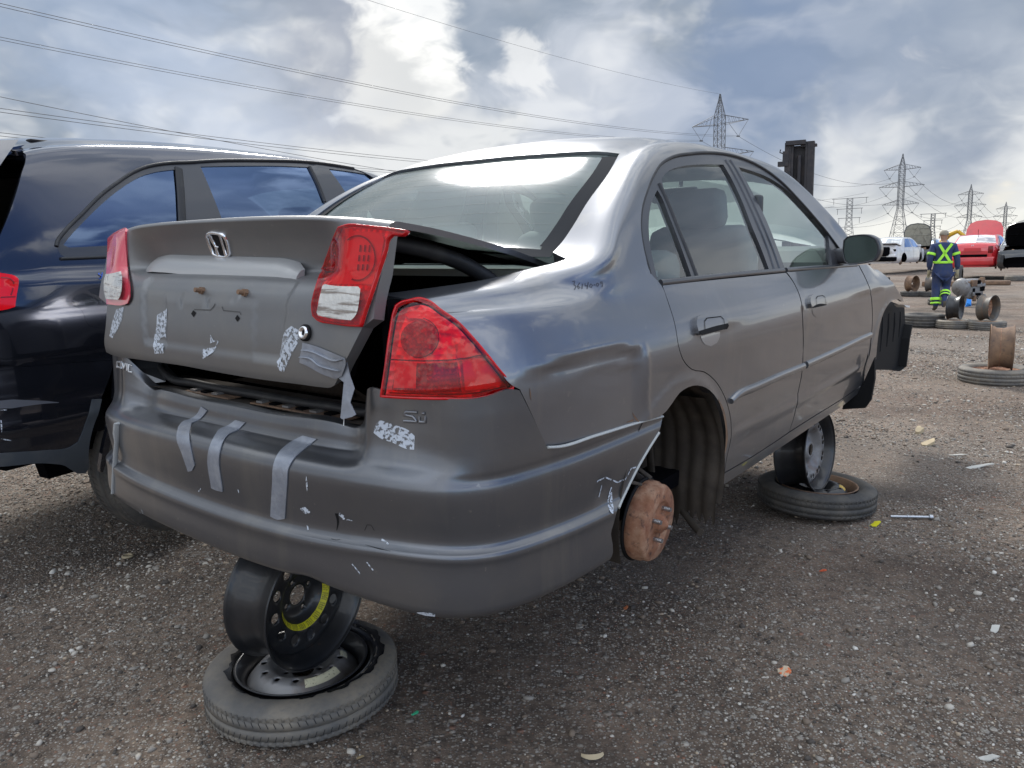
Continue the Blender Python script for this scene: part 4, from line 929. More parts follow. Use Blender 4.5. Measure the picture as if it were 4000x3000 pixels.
lidpx = R1((1768, 797), (1720, 890), (1670, 990), (1640, 1050), (1605, 1135), (1585, 1172), (1560, 1184), (1500, 1182), (1380, 1166), (1100, 1130), (800, 1080), (600, 1042), (300, 1000), (150, 975), (108, 955), (98, 915), (105, 780), (116, 645))
ql = LID.trace(lidpx, 14, closed=False)
xl, xr = -.645, .612
zr = [v for v in np.linspace(lvs[4], ltop, 12)]
polyl = list(ql) + [(xl, v) for v in np.linspace(ql[-1][1] + .02, ltop - .002, 12)] + [(x, ltop) for x in np.linspace(xl + .01, xr - .01, 30)] + [(xr, v) for v in np.linspace(ltop - .002, ql[0][1] + .02, 12)]
lid = LID.panel('boot_lid', np.array(polyl), 'paint_lid', car, traced=True, res=.016, th=.035)
lid.matrix_local = LM
polt = [(x, ltop + .0005) for x in np.linspace(xl + .01, xr - .005, 20)] + [(xr - .01 - .03 * (i / 9) ** 3, v) for i, v in enumerate(np.linspace(ltop + .02, lvs[-1] - .004, 10))] + [(x, lvs[-1] - .001) for x in np.linspace(.55, -.55, 16)] + [(-.60, v) for v in np.linspace(lvs[-1] - .01, ltop + .02, 8)]
LID.panel('boot_lid_top', np.array(polt), 'paint', lid, traced=True, res=.04, th=.014)
mb = MB(); mb.add([(-.55, .10, .99), (.56, .12, .985), (.53, .64, .985), (-.53, .64, .985), (.50, .10, .66), (-.50, .10, .66)], [(0, 1, 2, 3), (0, 1, 4, 5)]); mb.build('boot_lid_inner', 'void', lid)
def lpanel(name, px, m, parent=lid, **k): k.setdefault('th', 0); k.setdefault('res', .015); return LID.panel(name, px, m, parent, step=10, **k)
LRo = R1((1642, 150), (1700, 140), (1800, 148), (1950, 166), (2085, 188), (2060, 205), (1990, 202), (1962, 225), (1940, 300), (1900, 420), (1850, 570), (1800, 720), (1780, 785), (1700, 782), (1600, 768), (1510, 748), (1480, 720), (1472, 670), (1500, 540), (1550, 380), (1600, 240))
lr = lpanel('tail_lamp', LRo, 'lens_cover', th=.010, off=.016)
lpanel('lamp_housing', LRo, 'lamp_back', th=.0, off=.0015)
mb = MB(); LID.ribbon('', LRo, .006, None, None, off=.010, h=.006, closed=True, mb=mb); mb.build('lamp_rim', 'red', lid)
lpanel('lamp_bright_lens', R1((1690, 170), (1900, 185), (1920, 230), (1880, 420), (1850, 520), (1570, 520), (1600, 400)), 'lamp_plain', off=.004)
mb = MB(); LID.ribbon('', R1(*[(1750 + 115 * math.cos(a), 350 + 145 * math.sin(a)) for a in np.linspace(-2.2, 1.9, 24)]), .003, None, None, off=.007, mb=mb)
for x in (1770, 1800, 1830):
    for y0, y1 in ((265, 310), (330, 370), (390, 430)): LID.ribbon('', R1((x - (y0 - 265) * .12, y0), (x - (y1 - 265) * .12, y1)), .004, None, None, off=.007, mb=mb)
mb.build('lens_joint', mat('deep_red_line', (.22, .006, .01), .3), lid)
lpanel('reversing_lens', R1((1560, 538), (1775, 545), (1790, 560), (1785, 610), (1745, 740), (1730, 752), (1620, 742), (1520, 722), (1510, 700), (1525, 620), (1545, 550)), 'clearlens', off=.0172)
LLo = R1((125, 205), (145, 185), (190, 168), (245, 160), (248, 300), (255, 450), (270, 560), (272, 600), (258, 640), (230, 650), (122, 645), (118, 500), (125, 350))
lpanel('tail_lamp', LLo, mat('sunlit_red_lens', (.62, .05, .08), .25, 0, 1), th=.02, off=.006)  # paler red puts sunlight into the lens colour
lpanel('reversing_lens', R1((142, 460), (232, 452), (240, 480), (240, 590), (225, 618), (145, 615), (138, 590), (136, 480)), 'clearlens', off=.0172)
lpanel('lamp_gap', R1((248, 300), (262, 420), (283, 570), (278, 615), (255, 650), (235, 655), (262, 620), (272, 560), (258, 440)), 'black', off=.003)
# chrome emblem: rounded upright frame round a wide H whose right half is dark
def emb(x, z): return (R1((x, z)))[0]
er = [R1(*q) for q in ([(770, 188), (840, 182), (868, 190), (888, 215), (910, 290), (912, 318), (898, 332), (840, 332), (815, 322), (795, 290), (768, 215), (763, 200)],)][0]
mb = MB(); LID.ribbon('', er, .009, None, None, off=.002, h=.006, closed=True, mb=mb, step=6, corner=80)
LID.ribbon('', R1((785, 192), (800, 228), (825, 268), (848, 272)), [.012, .010, .008, .005], None, None, off=.002, h=.006, mb=mb, step=6)
LID.ribbon('', R1((822, 270), (840, 325)), .008, None, None, off=.002, h=.005, mb=mb, step=6); LID.ribbon('', R1((850, 190), (870, 255), (890, 328)), [.010, .006, .009], None, None, off=.002, h=.005, mb=mb, step=6)
mb.build('emblem', 'chrome', lid)
lpanel('emblem_backing', R1((775, 195), (860, 192), (885, 225), (905, 318), (890, 326), (835, 326), (805, 295)), 'black', off=.0012)
# grip moulding over the plate
gm = [(x, z) for x, z in ()]
c0 = LID.trace(R1((400, 415), (470, 395), (700, 398), (950, 410), (1200, 425), (1330, 438), (1388, 462)), 14, closed=False)
P0 = LID.ev(c0); N0 = LID.normal(c0); k = len(P0); wprof = np.interp(np.linspace(0, 1, k), [0, .06, .15, .85, .95, 1], [.012, .026, .033, .036, .030, .016])
prof = [(-.95, -.004), (-.80, .012), (-.35, .026), (.25, .036), (.80, .038), (1.0, .030), (1.02, .010), (.9, -.004)]
v = []
for i in range(k):
    for a, b in prof: v.append(P0[i] + np.array([0, 0, -a * wprof[i]]) + np.array([0, -1, 0]) * b * min(1, wprof[i] / .03))
m = len(prof); mb = MB(); mb.add(v, [(i * m + j, (i + 1) * m + j, (i + 1) * m + j + 1, i * m + j + 1) for i in range(k - 1) for j in range(4)], 0, True)
mb.add(v, [(i * m + j, (i + 1) * m + j, (i + 1) * m + (j + 1) % m, i * m + (j + 1) % m) for i in range(k - 1) for j in range(4, m - 1)], 1, True); mb.add(v[:m], [tuple(range(m))], 0); mb.add(v[-m:], [tuple(range(m))[::-1]], 0)
mb.build('grip_moulding', [mat('light_grey_moulding_paint', (.40, .40, .40), .38, .4, .4), 'black'], lid, recalc=True)
# bolts, slots, lock
def on_lid(px): return LID.ev(LID.trace([px, px], smooth=False)[:1])[0]
for px in (R1((712, 545))[0], R1((992, 558))[0]):
    P = on_lid(px); mb = MB(); mb.cyl(P + [0, .002, 0], P + [0, -.008, 0], .010, 6, smooth=False); mb.cyl(P, P + [0, -.022, 0], .006, 8); mb.build('plate_bolt', 'rust_dark', lid)
mb = MB(); LID.ribbon('', R1((665, 678), (770, 682), (790, 660), (800, 640)), .003, None, None, off=.0008, mb=mb); LID.ribbon('', R1((845, 660), (855, 685), (960, 695), (968, 712)), .003, None, None, off=.0008, mb=mb); mb.build('pressed_line', mat('shadowed_paint_edge', (.09, .09, .09), .5, .4), lid)  # dark ribbons paint the shade along the pressed crease
for px in (R1((660, 682), (678, 700), (662, 728), (645, 705)), R1((945, 712), (962, 735), (945, 758), (930, 735))): lpanel('plate_slot', px, 'black', off=.001)
P = on_lid(R1((1403, 830))[0]); mb = MB(); mb.lathe([(.019, 0), (.0185, .006), (.015, .007)], 24, 1, TR(P, rx=90)); mb.lathe([(.015, .005), (.014, .011), (.010, .012), (.009, .009), (.0, .009)], 24, 0, TR(P, rx=90)); mb.box(P + [0, -.0095, 0], (.002, .002, .010), 1); mb.build('boot_lock', ['chrome', 'black'], lid)
# tape on the lid
lpanel('tape_residue', R1((455, 690), (490, 670), (486, 780), (478, 865), (440, 862), (428, 895), (470, 900), (484, 962), (425, 965), (415, 930), (398, 890), (412, 790), (415, 715)), 'residue', off=.001)
lpanel('tape_residue', R1((1290, 800), (1310, 785), (1370, 820), (1368, 850), (1310, 970), (1260, 1085), (1235, 1075), (1205, 1020), (1215, 960)), 'residue', off=.001)
lpanel('tape_residue', R1((175, 680), (225, 660), (205, 760), (150, 865), (130, 850), (150, 760)), 'residue', off=.001)
lpanel('tape_residue', R1((720, 935), (800, 925), (820, 880), (770, 900), (770, 840), (790, 880), (825, 885), (790, 960), (735, 1000)), 'residue', off=.001)
tp = lpanel('tape_strip', R1((1385, 892), (1470, 915), (1560, 950), (1660, 992), (1665, 1010), (1640, 1110), (1600, 1128), (1500, 1090), (1420, 1045), (1366, 1022), (1372, 970), (1382, 930)), 'tape', off=.003)
c_ = onplane(lray, R1((1655, 990), (1665, 1000), (1690, 1110), (1718, 1190), (1690, 1280), (1728, 1360), (1700, 1375), (1640, 1390), (1628, 1380), (1640, 1250), (1650, 1150), (1618, 1125)), y=.045)
mb = MB(); c_ = c_ + np.stack([np.zeros(len(c_)), .018 * np.sin(np.arange(len(c_)) * 1.7), np.zeros(len(c_))], 1); mb.prism([(a, c) for a, b, c in c_], .044, .0455, axis=1); mb.build('tape_strip', 'tape', lid)
mb = MB(); q = c_[9]; mb.tube([q, q + [.002, 0, -.06]], .001, 5); mb.build('tape_thread', 'white', lid)
mb = MB()
for a in (R1((1385, 940), (1450, 950), (1520, 980), (1600, 1010), (1650, 1000)), R1((1372, 985), (1440, 995), (1500, 1040), (1560, 1060), (1630, 1075))): LID.ribbon('', a, [.002, .006, .004, .007, .002], None, None, off=.0034, h=.005, mb=mb)
mb.build('tape_fold', 'tape', lid)
# hinge arm and lamp wiring under the lid
mb = MB(); mb.tube(smooth_poly([(.50, .16, .97), (.515, .30, .965), (.53, .42, .945), (.545, .52, .90), (.55, .56, .84), (.55, .60, .78)], .03, False, 80), .020, 10); mb.tube([(.45, .12, .955), (.50, .14, .94), (.52, .15, .90)], [.02, .02, .014], 8, 1); mb.build('hinge_arm', ['rubber', 'trim'], lid)
# ================================================================== the black SUV on the left
SA = [[0.88231710455996, 0.4705785245509504, 0.008507598508334314], [-0.4703338072066729, 0.8822382578147717, -0.021018236044743226], [-0.017396459392779288, 0.014543337973344943, 0.9997428942089003]]
ST = [-2.862665999144256, 3.1330382182762535, 0.2228364754599969]
suv = empty('suv', Matrix([SA[i] + [ST[i]] for i in range(3)] + [[0, 0, 0, 1]]), 'glossy black SUV with dark tinted windows, parked left of the grey sedan', 'car')
sray = ray_in(SA, ST)
sZ = pchip_lin([.02, .15, .3, .45, .6, .9, 1.3, 1.8, 2.3, 2.8, 3.2, 3.6, 4.0, 4.4, 4.8], [1.10, 1.25, 1.44, 1.62, 1.69, 1.735, 1.765, 1.778, 1.775, 1.735, 1.62, 1.40, 1.15, 1.08, .9])
sW = pchip_lin([.02, .1, .2, .32, .5, .8, 1.4, 3.6, 4.2, 4.6, 4.8], [.80, .88, .93, .958, .972, .978, .98, .98, .95, .90, .80])
sys_ = [.02, .1, .2, .32, .46, .6, .8, 1.05, 1.35, 1.7, 2.1, 2.5, 2.9, 3.25, 3.6, 3.95, 4.3, 4.6, 4.8]; cs = []
for y in sys_:
    W = float(sW(y)[0]); zc = float(sZ(y)[0]); row = []
    for z, o in ((.27, -.07), (.36, -.035), (.48, -.012), (.62, -.002), (.76, .0), (.92, -.004), (1.04, -.016)): row.append((W + o, y, z))
    zb = min(1.13, zc - .10); ze = zc - .075
    row.append((W - .038, y, max(zb, 1.06) if zc > 1.2 else 1.05))
    tb = lambda z: W - .038 - .26 * max(0, z - 1.13) - .30 * max(0, z - 1.13) ** 2
    z0 = row[-1][2]
    for f in (.33, .66, 1.): z = z0 + (max(ze, z0 + .03) - z0) * f; row.append((tb(z), y, z))
    xe = row[-1][0]
    for k in (.95, .80, .55, .28, 0.): row.append((xe * k, y, zc - .075 * k ** 3))
    row.append((-xe * .28, y, row[-2][2])); cs.append(row)
svs = [0]
for j in range(1, len(cs[0])): svs.append(svs[-1] + max(.03, np.mean([np.linalg.norm(np.array(r[j]) - np.array(r[j - 1])) for r in cs])))
def sdisp(P):
    x, y, z = P.T; sd_ = x > .5
    d = .006 * np.exp(-((z - 1.105) / .014) ** 2) + .005 * sst(.80 - z, -.01, .02) * (1 - sst(.80 - z, .03, .14)) * -1
    d += .006 * np.exp(-((z - .55) / .03) ** 2) * (1 - sst(y, .7, .9))
    d -= .004 * np.exp(-((y - .62) / .05) ** 2 - ((z - .80) / .06) ** 2) 
    return d * sd_
SUVS = Surf(cs, sys_, svs, sray, disp=sdisp, out=(1, 0, 0))
def RA(*p): return [(x * .422, 540 + y * .422) for x, y in p]
def RB(*p): return [(x * .5727, 1200 + y * .5727) for x, y in p]
def RC(*p): return [(600 + x * .4069, 540 + y * .4069) for x, y in p]
SV1 = svs[-2]
ctop = SUVS.trace(RA((530, 985), (560, 1030))[:1] * 2, smooth=False)
win_out = RA((522, 1000), (530, 960), (600, 860), (760, 700), (940, 520), (1100, 400), (1240, 310), (1340, 268), (1480, 238), (1655, 224)) + RC((266, 232), (600, 214), (1100, 214), (1400, 222), (1570, 236), (1800, 268), (2000, 306), (2180, 345))
wo = SUVS.trace(win_out, 20, closed=False)
belt_v = float(np.interp(0, [0], [wo[0][1]])) - .035
uend = 3.45
wend = [(u, v) for u, v in zip(np.linspace(wo[-1][0] + .05, uend, 12), np.linspace(wo[-1][1] - .01, belt_v + .06, 12))]
opening = np.array(list(wo) + wend + [(u, belt_v) for u in np.linspace(uend, wo[0][0] + .03, 26)] + [(wo[0][0] + .006, belt_v + .012)])
tg = SUVS.trace(RA((212, 128), (240, 150), (236, 215), (205, 310), (170, 440), (120, 600), (60, 760), (0, 900), (-60, 1050)), 20, closed=False)
arch = [(1.02 + .43 * math.cos(a), .32 + .43 * math.sin(a)) for a in np.linspace(math.pi + .30, -.30, 30)]
def vz(u, z):
    q = np.c_[np.full(200, u), np.linspace(0, svs[8], 200)]; P = SUVS.base(q); return float(np.interp(z, P[:, 2], q[:, 1]))
archuv = [(y, vz(y, z)) for y, z in arch]
seamv = svs[11]
# body side: one pressing round the glass, cut for doors
door_b = 1.36
glo = vz(.3, .90)
gap = SUVS.trace(RB((-40, 398), (60, 398), (130, 403), (400, 383), (785, 360)), 20, closed=False)
d1 = SUVS.trace(RC((266, 232), (283, 300), (300, 500), (312, 800)), 20, closed=False)
xdo = d1[-1][0]
rq = [tuple(tg[0] + [.004, 0])] + [(u, seamv) for u in np.linspace(tg[0][0] + .05, 3.3, 24)] + [(3.6, belt_v + .03), (3.6, belt_v)] + list(opening[len(wo) + 11:]) 
side = [(u, v) for u, v in tg[::-1]] + [(u, seamv) for u in np.linspace(tg[0][0] + .03, 3.45, 30)] + [(3.6, belt_v + .05), (3.6, belt_v - .004)] + [(u, belt_v - .004) for u in np.linspace(3.5, d1[-1][0] + .05, 20)]
lowq = [(d1[-1][0] + .02, belt_v - .004), (d1[-1][0] + .02, vz(1.4, .80)), (1.47, vz(1.45, .55)), (1.45, vz(1.45, .36))]
side += lowq + archuv[::-1][:] + [(u, v) for u, v in zip(np.linspace(gap[-1][0], gap[0][0], 20), np.interp(np.linspace(gap[-1][0], gap[0][0], 20), gap[:, 0], gap[:, 1]))]
side += [(.045, vz(.045, .90))]
SUVS.panel('body_side', np.array(side), 'suv', suv, holes=[opening], traced=True, mirror=True, res=.03, th=.02)
SUVS.panel('roof', np.array([(tg[0][0] + .004, seamv)] + [(u, seamv) for u in np.linspace(tg[0][0] + .06, 3.1, 20)] + [(3.15, SV1), (tg[0][0] - .06, SV1)]), 'suv', suv, traced=True, mirror=True, res=.05, th=.02)
drs = [(d1[-1][0] + .024, belt_v - .006)] + [(u, belt_v - .006) for u in np.linspace(1.5, 2.36, 14)] + [(2.37, vz(2.3, .9)), (2.37, vz(2.3, .40)), (1.60, vz(1.6, .40)), (1.475, vz(1.5, .55)), (d1[-1][0] + .024, vz(1.4, .80))]
rd = SUVS.panel('rear_door', np.array(drs), 'suv', suv, traced=True, mirror=True, res=.04, th=.02)[0]
SUVS.panel('front_door', np.array([(2.376, belt_v - .006), (3.55, belt_v - .006), (3.60, vz(3.5, .7)), (3.45, vz(3.4, .40)), (2.376, vz(2.4, .40))]), 'suv', suv, traced=True, mirror=True, res=.05, th=.02)
SUVS.panel('front_fender', np.array([(3.56, belt_v + .02), (4.75, vz(4.7, .95)), (4.78, vz(4.7, .5)), (4.3, vz(4.3, .5)), (4.2, vz(4.2, .72)), (3.85, vz(3.85, .72)), (3.62, vz(3.6, .45)), (3.62, vz(3.5, .7))]), 'suv', suv, traced=True, mirror=True, res=.05, th=.02)
gq = SUVS.trace(RA((592, 985), (640, 920), (760, 790), (900, 650), (1060, 510), (1200, 410), (1320, 345), (1440, 310), (1634, 284)) + RC((222, 292), (235, 500), (247, 800)), 20, closed=False)
bv = belt_v + .03
gq = np.array(list(gq) + [(gq[-1][0], bv)] + [(u, bv) for u in np.linspace(gq[-1][0] - .05, gq[0][0] + .02, 10)])
gr = SUVS.trace(RC((455, 268), (800, 262), (1200, 262), (1490, 274), (1560, 420), (1640, 608)), 20, closed=False)
gr = np.array([(gr[0][0], bv)] + list(gr) + [(gr[-1][0] + .02, bv)])
gf = SUVS.trace(RC((1685, 290), (1900, 318), (2110, 352)), 20, closed=False)
gf = np.array(list(gf) + [(2.9, gf[-1][1] - .10), (3.2, bv + .08), (3.3, bv), (gf[0][0] + .18, bv)])
SUVS.panel('window_frame', opening, 'trim', suv, holes=[gq, gr, gf], traced=True, off=-.004, th=.015, mirror=True, res=.04)
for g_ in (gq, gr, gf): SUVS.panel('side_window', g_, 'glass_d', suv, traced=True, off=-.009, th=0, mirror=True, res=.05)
mb = MB(); SUVS.ribbon('', list(wo), .016, None, None, h=.010, off=-.001, mb=mb, traced=True)
SUVS.ribbon('', [(u, belt_v) for u in np.linspace(wo[0][0] + .0, 3.3, 30)], .014, None, None, h=.010, off=-.001, mb=mb, traced=True); mb.build('window_seal', 'rubber', suv)
mb = MB(); SUVS.ribbon('', RC((242, 285), (262, 500), (278, 800)), .040, None, None, h=.004, off=.0, mb=mb); SUVS.ribbon('', RC((1500, 270), (1580, 430), (1648, 608)), .022, None, None, h=.004, off=.0, mb=mb); build_each(mb, 'pillar_trim', 'rubber', suv)
# tailgate, spoiler, lamp, bumper, cladding
rear = []
for z, y0, hw in ((.90, .03, .80), (1.0, .045, .83), (1.10, .08, .83), (1.2, .16, .81), (1.35, .29, .775), (1.5, .41, .735), (1.6, .50, .71), (1.66, .56, .69)):
    rear.append([(hw * k, y0 - .10 * (1 - abs(k) ** 2.6), z) for k in np.linspace(-1, 1, 15)])
rear = np.array(rear); m = rear.shape[1]
mb = MB(); mb.add(rear.reshape(-1, 3), [(i * m + j, i * m + j + 1, (i + 1) * m + j + 1, (i + 1) * m + j) for i in range(2) for j in range(m - 1)], 0, True)
mb.add(rear.reshape(-1, 3), [(i * m + j, i * m + j + 1, (i + 1) * m + j + 1, (i + 1) * m + j) for i in range(2, 7) for j in (0, m - 2)], 0, True)
mb.add(rear.reshape(-1, 3), [(i * m + j, i * m + j + 1, (i + 1) * m + j + 1, (i + 1) * m + j) for i in range(2, 7) for j in range(1, m - 2)], 1, True)
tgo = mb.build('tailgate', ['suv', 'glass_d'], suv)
mb = MB(); sp_ = [(-.64, .38, 1.585), (.64, .38, 1.585), (.66, .60, 1.645), (-.66, .60, 1.645), (-.60, .38, 1.555), (.60, .38, 1.555), (.66, .50, 1.58), (-.66, .50, 1.58)]
mb.add(sp_, [(0, 1, 2, 3), (0, 4, 5, 1), (1, 5, 6, 2), (3, 7, 4, 0), (4, 7, 6, 5)]); mb.build('spoiler', 'suv', tgo)
lp_ = SUVS.trace(RA((-40, 1245), (0, 1250), (70, 1262), (130, 1280), (160, 1310), (164, 1350), (150, 1450), (135, 1562), (60, 1585), (-40, 1600)), 15)
sl_ = SUVS.panel('tail_lamp', lp_, 'red_hi', suv, traced=True, off=.006, th=.02, res=.02)
mb = MB(); SUVS.ribbon('', RA((0, 1475), (60, 1472), (138, 1470)), .004, None, None, off=.007, mb=mb); SUVS.ribbon('', RA((0, 1300), (80, 1310), (115, 1335), (112, 1400), (95, 1455)), .004, None, None, off=.007, mb=mb); mb.build('lens_joint', bpy.data.materials['deep_red_line'], sl_)
bmp = SUVS.trace(RB((-40, 402), (60, 400), (130, 405), (400, 386), (785, 362), (740, 500), (690, 620), (626, 630), (600, 720), (560, 850), (530, 920), (470, 958), (300, 978), (0, 998), (-40, 1000)), 15)
SUVS.panel('rear_bumper', bmp, 'suv', suv, traced=True, th=.02, off=.001, res=.025)
cl = SUVS.trace(RB((-40, 998), (0, 995), (300, 975), (470, 955), (530, 918), (560, 848), (600, 718), (626, 628), (692, 626), (660, 730), (612, 900), (600, 1000), (597, 1105), (580, 1128), (530, 1132), (480, 1105), (440, 1080), (350, 1066), (0, 1086), (-40, 1088)), 15)
SUVS.panel('bumper_cladding', cl, 'suvclad', suv, traced=True, th=.02, off=.004, res=.02)
mb = MB(); SUVS.ribbon('', RB((-20, 665), (60, 660), (200, 652), (320, 648), (400, 650)), [.030, .034, .022, .012, .002], None, None, off=.0025, mb=mb); mb.build('reflector_strip', mat('grey_scratched_strip', (.16, .17, .20), .3, .4), suv)
mb = MB()
for L_ in (RB((5, 895), (75, 908)), RB((0, 700), (45, 700)), RB((0, 770), (5, 772), (8, 850))): SUVS.ribbon('', L_, [.001, .006, .001], None, None, off=.003, mb=mb)
build_each(mb, 'paint_scuff', 'residue', suv)
strokes(SUVS, [RA((892, 1238), (925, 1235), (905, 1262), (935, 1275), (925, 1303), (910, 1300)), RA((945, 1235), (935, 1280), (955, 1300), (965, 1275), (942, 1272)), RA((978, 1235), (985, 1290)), RA((992, 1232), (1000, 1285))], .0038, 'inkb', 'marker_writing', suv)
# dark underbody, wheel arch, cabin, wheel
mb = MB(); mb.box((0, 2.4, .42), (1.5, 4.2, .16)); mb.box((0, .55, .45), (1.5, .7, .2))
for sx in (1, -1): mb.prism([(1.02 + .44 * math.cos(a), .32 + .44 * math.sin(a)) for a in np.linspace(-.3, math.pi + .3, 24)], sx * .45, sx * .52, axis=0)
mb.box((0, 2.0, 1.0), (1.7, .05, .1)); mb.box((0, .62, .75), (1.8, .05, .6)); mb.box((.9, 2.4, .75), (.02, 2.4, .6)); mb.box((-.9, 2.4, .75), (.02, 2.4, .6)); mb.box((0, 3.8, .8), (1.7, .05, .6))
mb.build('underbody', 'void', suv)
mb = MB()
for x, y in ((.42, 1.25), (-.42, 1.25), (.42, 2.45), (-.42, 2.45), (.0, 1.25)): mb.rbox((x, y, 1.0), (.50, .14, .56), .06); mb.rbox((x, y - .03, 1.36), (.27, .10, .18), .04)
mb.build('seats', 'int_dark', suv)
ws_ = [(-.78, 3.9, 1.12), (.78, 3.9, 1.12), (.66, 3.05, 1.62), (-.66, 3.05, 1.62)]
mb = MB(); mb.add(ws_, [(0, 1, 2, 3)]); mb.build('windscreen', 'glass', suv)
def wheel_tyre(MB_, R, Wd, rim_r, M=None, mi=0, tread=True, n=72, gd=.0035, gw=.0022):
    """tyre cross-section revolved about z, with grooves and shoulder blocks"""
    h = Wd / 2; s = R - rim_r
    prof = [(rim_r, -h * .62), (rim_r + .012, -h * .80), (rim_r + s * .35, -h * .98), (rim_r + s * .7, -h * .97), (R - .012, -h * .82), (R - .003, -h * .70)]
    gr_ = []
    for c in (-.24, 0, .24): gr_ += [(R, c * Wd - gw * 1.3), (R - gd, c * Wd - gw), (R - gd, c * Wd + gw), (R, c * Wd + gw * 1.3)]
    prof += gr_ + [(R - .003, h * .70), (R - .012, h * .82), (rim_r + s * .7, h * .97), (rim_r + s * .35, h * .98), (rim_r + .012, h * .80), (rim_r, h * .62)]
    MB_.lathe(prof, n, mi, M)
    if tread:
        for k in range(n):
            a = 2 * math.pi * k / n
            for sg in (-1, 1):
                MB_.box((R - .0066, 0, sg * h * .60), (.014, .011, h * .20), mi, (M if M is not None else Matrix.Identity(4)) @ Matrix.Rotation(a, 4, 'Z') @ Matrix.Rotation(sg * .25, 4, 'X'))
                MB_.box((R - .0007, 0, sg * h * .34), (.0022, .0022, h * .26), mi + 1, (M if M is not None else Matrix.Identity(4)) @ Matrix.Rotation(a + .02, 4, 'Z') @ Matrix.Rotation(sg * .35, 4, 'X'))
    return MB_
MWh = Matrix.Translation((.80, 1.02, .235)) @ Matrix.Rotation(rad(90), 4, 'Y')
mb = MB(); wheel_tyre(mb, .362, .235, .235, MWh); wh = mb.build('rear_wheel', ['tyre', 'rubber'], suv)
mb = MB(); mb.lathe([(.235, -.10), (.22, -.09), (.21, .0), (.225, .09), (.238, .10)], 48, 0, MWh); mb.lathe([(.0, .06), (.05, .06), (.12, .05), (.21, .07)], 48, 0, MWh); mb.build('rim', 'steel_grey', wh)
mb = MB(); mb.rbox((.55, .74, 1.676), (.04, .12, .018), .008); mb.build('roof_antenna', 'black', suv)
# ================================================================== ground: packed dirt and gravel
def gh(x, y):
    """gentle unevenness of the yard"""
    x = np.asarray(x, float); y = np.asarray(y, float)
    return .010 * np.sin(x * 1.7 + y * .6 + 1) + .008 * np.sin(y * 2.3 - x * .9) + .005 * np.sin(x * 5.1 + 2) * np.sin(y * 4.3) - .012
def ground_mat():
    m = bpy.data.materials.new('dirt_and_gravel'); m.use_nodes = True; nt = m.node_tree; N = nt.nodes; L = nt.links; b = N['Principled BSDF']; b.inputs['Roughness'].default_value = .92; b.inputs['Specular IOR Level'].default_value = .25
    tc = N.new('ShaderNodeTexCoord').outputs['Object']
    def noise(sc, det=6, r=.6, v=None):
        n = N.new('ShaderNodeTexNoise'); n.inputs['Scale'].default_value = sc; n.inputs['Detail'].default_value = det; n.inputs['Roughness'].default_value = r; L.new(v or tc, n.inputs['Vector']); return n.outputs[0]
    def rng_(x, a, b_, lo=0., hi=1.):
        r = N.new('ShaderNodeMapRange'); r.inputs[1].default_value = a; r.inputs[2].default_value = b_; r.inputs[3].default_value = lo; r.inputs[4].default_value = hi; L.new(x, r.inputs[0]); return r.outputs[0]
    def mix(f, a, c):
        x = N.new('ShaderNodeMix'); x.data_type = 'RGBA'
        for s, q in ((0, f), (6, a), (7, c)):
            if hasattr(q, 'links'): L.new(q, x.inputs[s])
            else: x.inputs[s].default_value = (*q, 1) if isinstance(q, tuple) and len(q) == 3 else q
        return x.outputs[2]
    def mul(a, c):
        x = N.new('ShaderNodeMath'); x.operation = 'MULTIPLY'
        for s, q in ((0, a), (1, c)):
            if hasattr(q, 'links'): L.new(q, x.inputs[s])
            else: x.inputs[s].default_value = q
        return x.outputs[0]
    dirt = mix(rng_(noise(1.3), .38, .66), (.140, .104, .080), (.25, .19, .145))
    dirt = mix(rng_(noise(26, 8, .7), .42, .68), dirt, (.060, .048, .040))
    # three sizes of embedded stones
    zone = rng_(noise(.55, 5, .62), .36, .60, .45, 1.)
    hgt = None; col = dirt
    for sc, th, seed in ((62, .45, 0), (118, .35, 3), (30, .88, 7)):
        mp = N.new('ShaderNodeMapping'); mp.inputs['Location'].default_value = (seed, seed, 0); L.new(tc, mp.inputs[0])
        v = N.new('ShaderNodeTexVoronoi'); v.inputs['Scale'].default_value = sc; L.new(mp.outputs[0], v.inputs['Vector'])
        sp = N.new('ShaderNodeSeparateColor'); L.new(v.outputs['Color'], sp.inputs[0])
        body = rng_(v.outputs['Distance'], .42, .30); pick = rng_(sp.outputs[0], th, th + .03)
        mask = mul(mul(body, pick), zone)
        stone = mix(sp.outputs[1], (.21, .185, .16), (.50, .46, .40)); stone = mix(rng_(sp.outputs[2], .90, .92), stone, (.30, .15, .10))
        col = mix(mask, col, stone)
        h = mul(mul(rng_(v.outputs['Distance'], .45, .05), pick), .55 / (sc / 40.))
        if hgt is None: hgt = h
        else:
            a = N.new('ShaderNodeMath'); a.operation = 'ADD'; L.new(hgt, a.inputs[0]); L.new(h, a.inputs[1]); hgt = a.outputs[0]
    a = N.new('ShaderNodeMath'); a.operation = 'ADD'; L.new(hgt, a.inputs[0]); L.new(mul(noise(40, 8, .7), .7), a.inputs[1])
    col = mix(mul(rng_(noise(.75, 4), .55, .66), .62), col, (.052, .042, .036))
    # pale worn band and reddish-brown churned band in the distance
    col = mix(mul(rng_(noise(.22, 4), .5, .62), .45), col, (.23, .205, .18))
    col = mix(mul(rng_(noise(.35, 5), .54, .64), .55), col, (.13, .082, .060))
    L.new(col, b.inputs['Base Color'])
    bp = N.new('ShaderNodeBump'); bp.inputs['Strength'].default_value = 1.; bp.inputs['Distance'].default_value = .02; L.new(a.outputs[0], bp.inputs['Height']); L.new(bp.outputs[0], b.inputs['Normal'])
    return m
MT['ground'] = ground_mat()
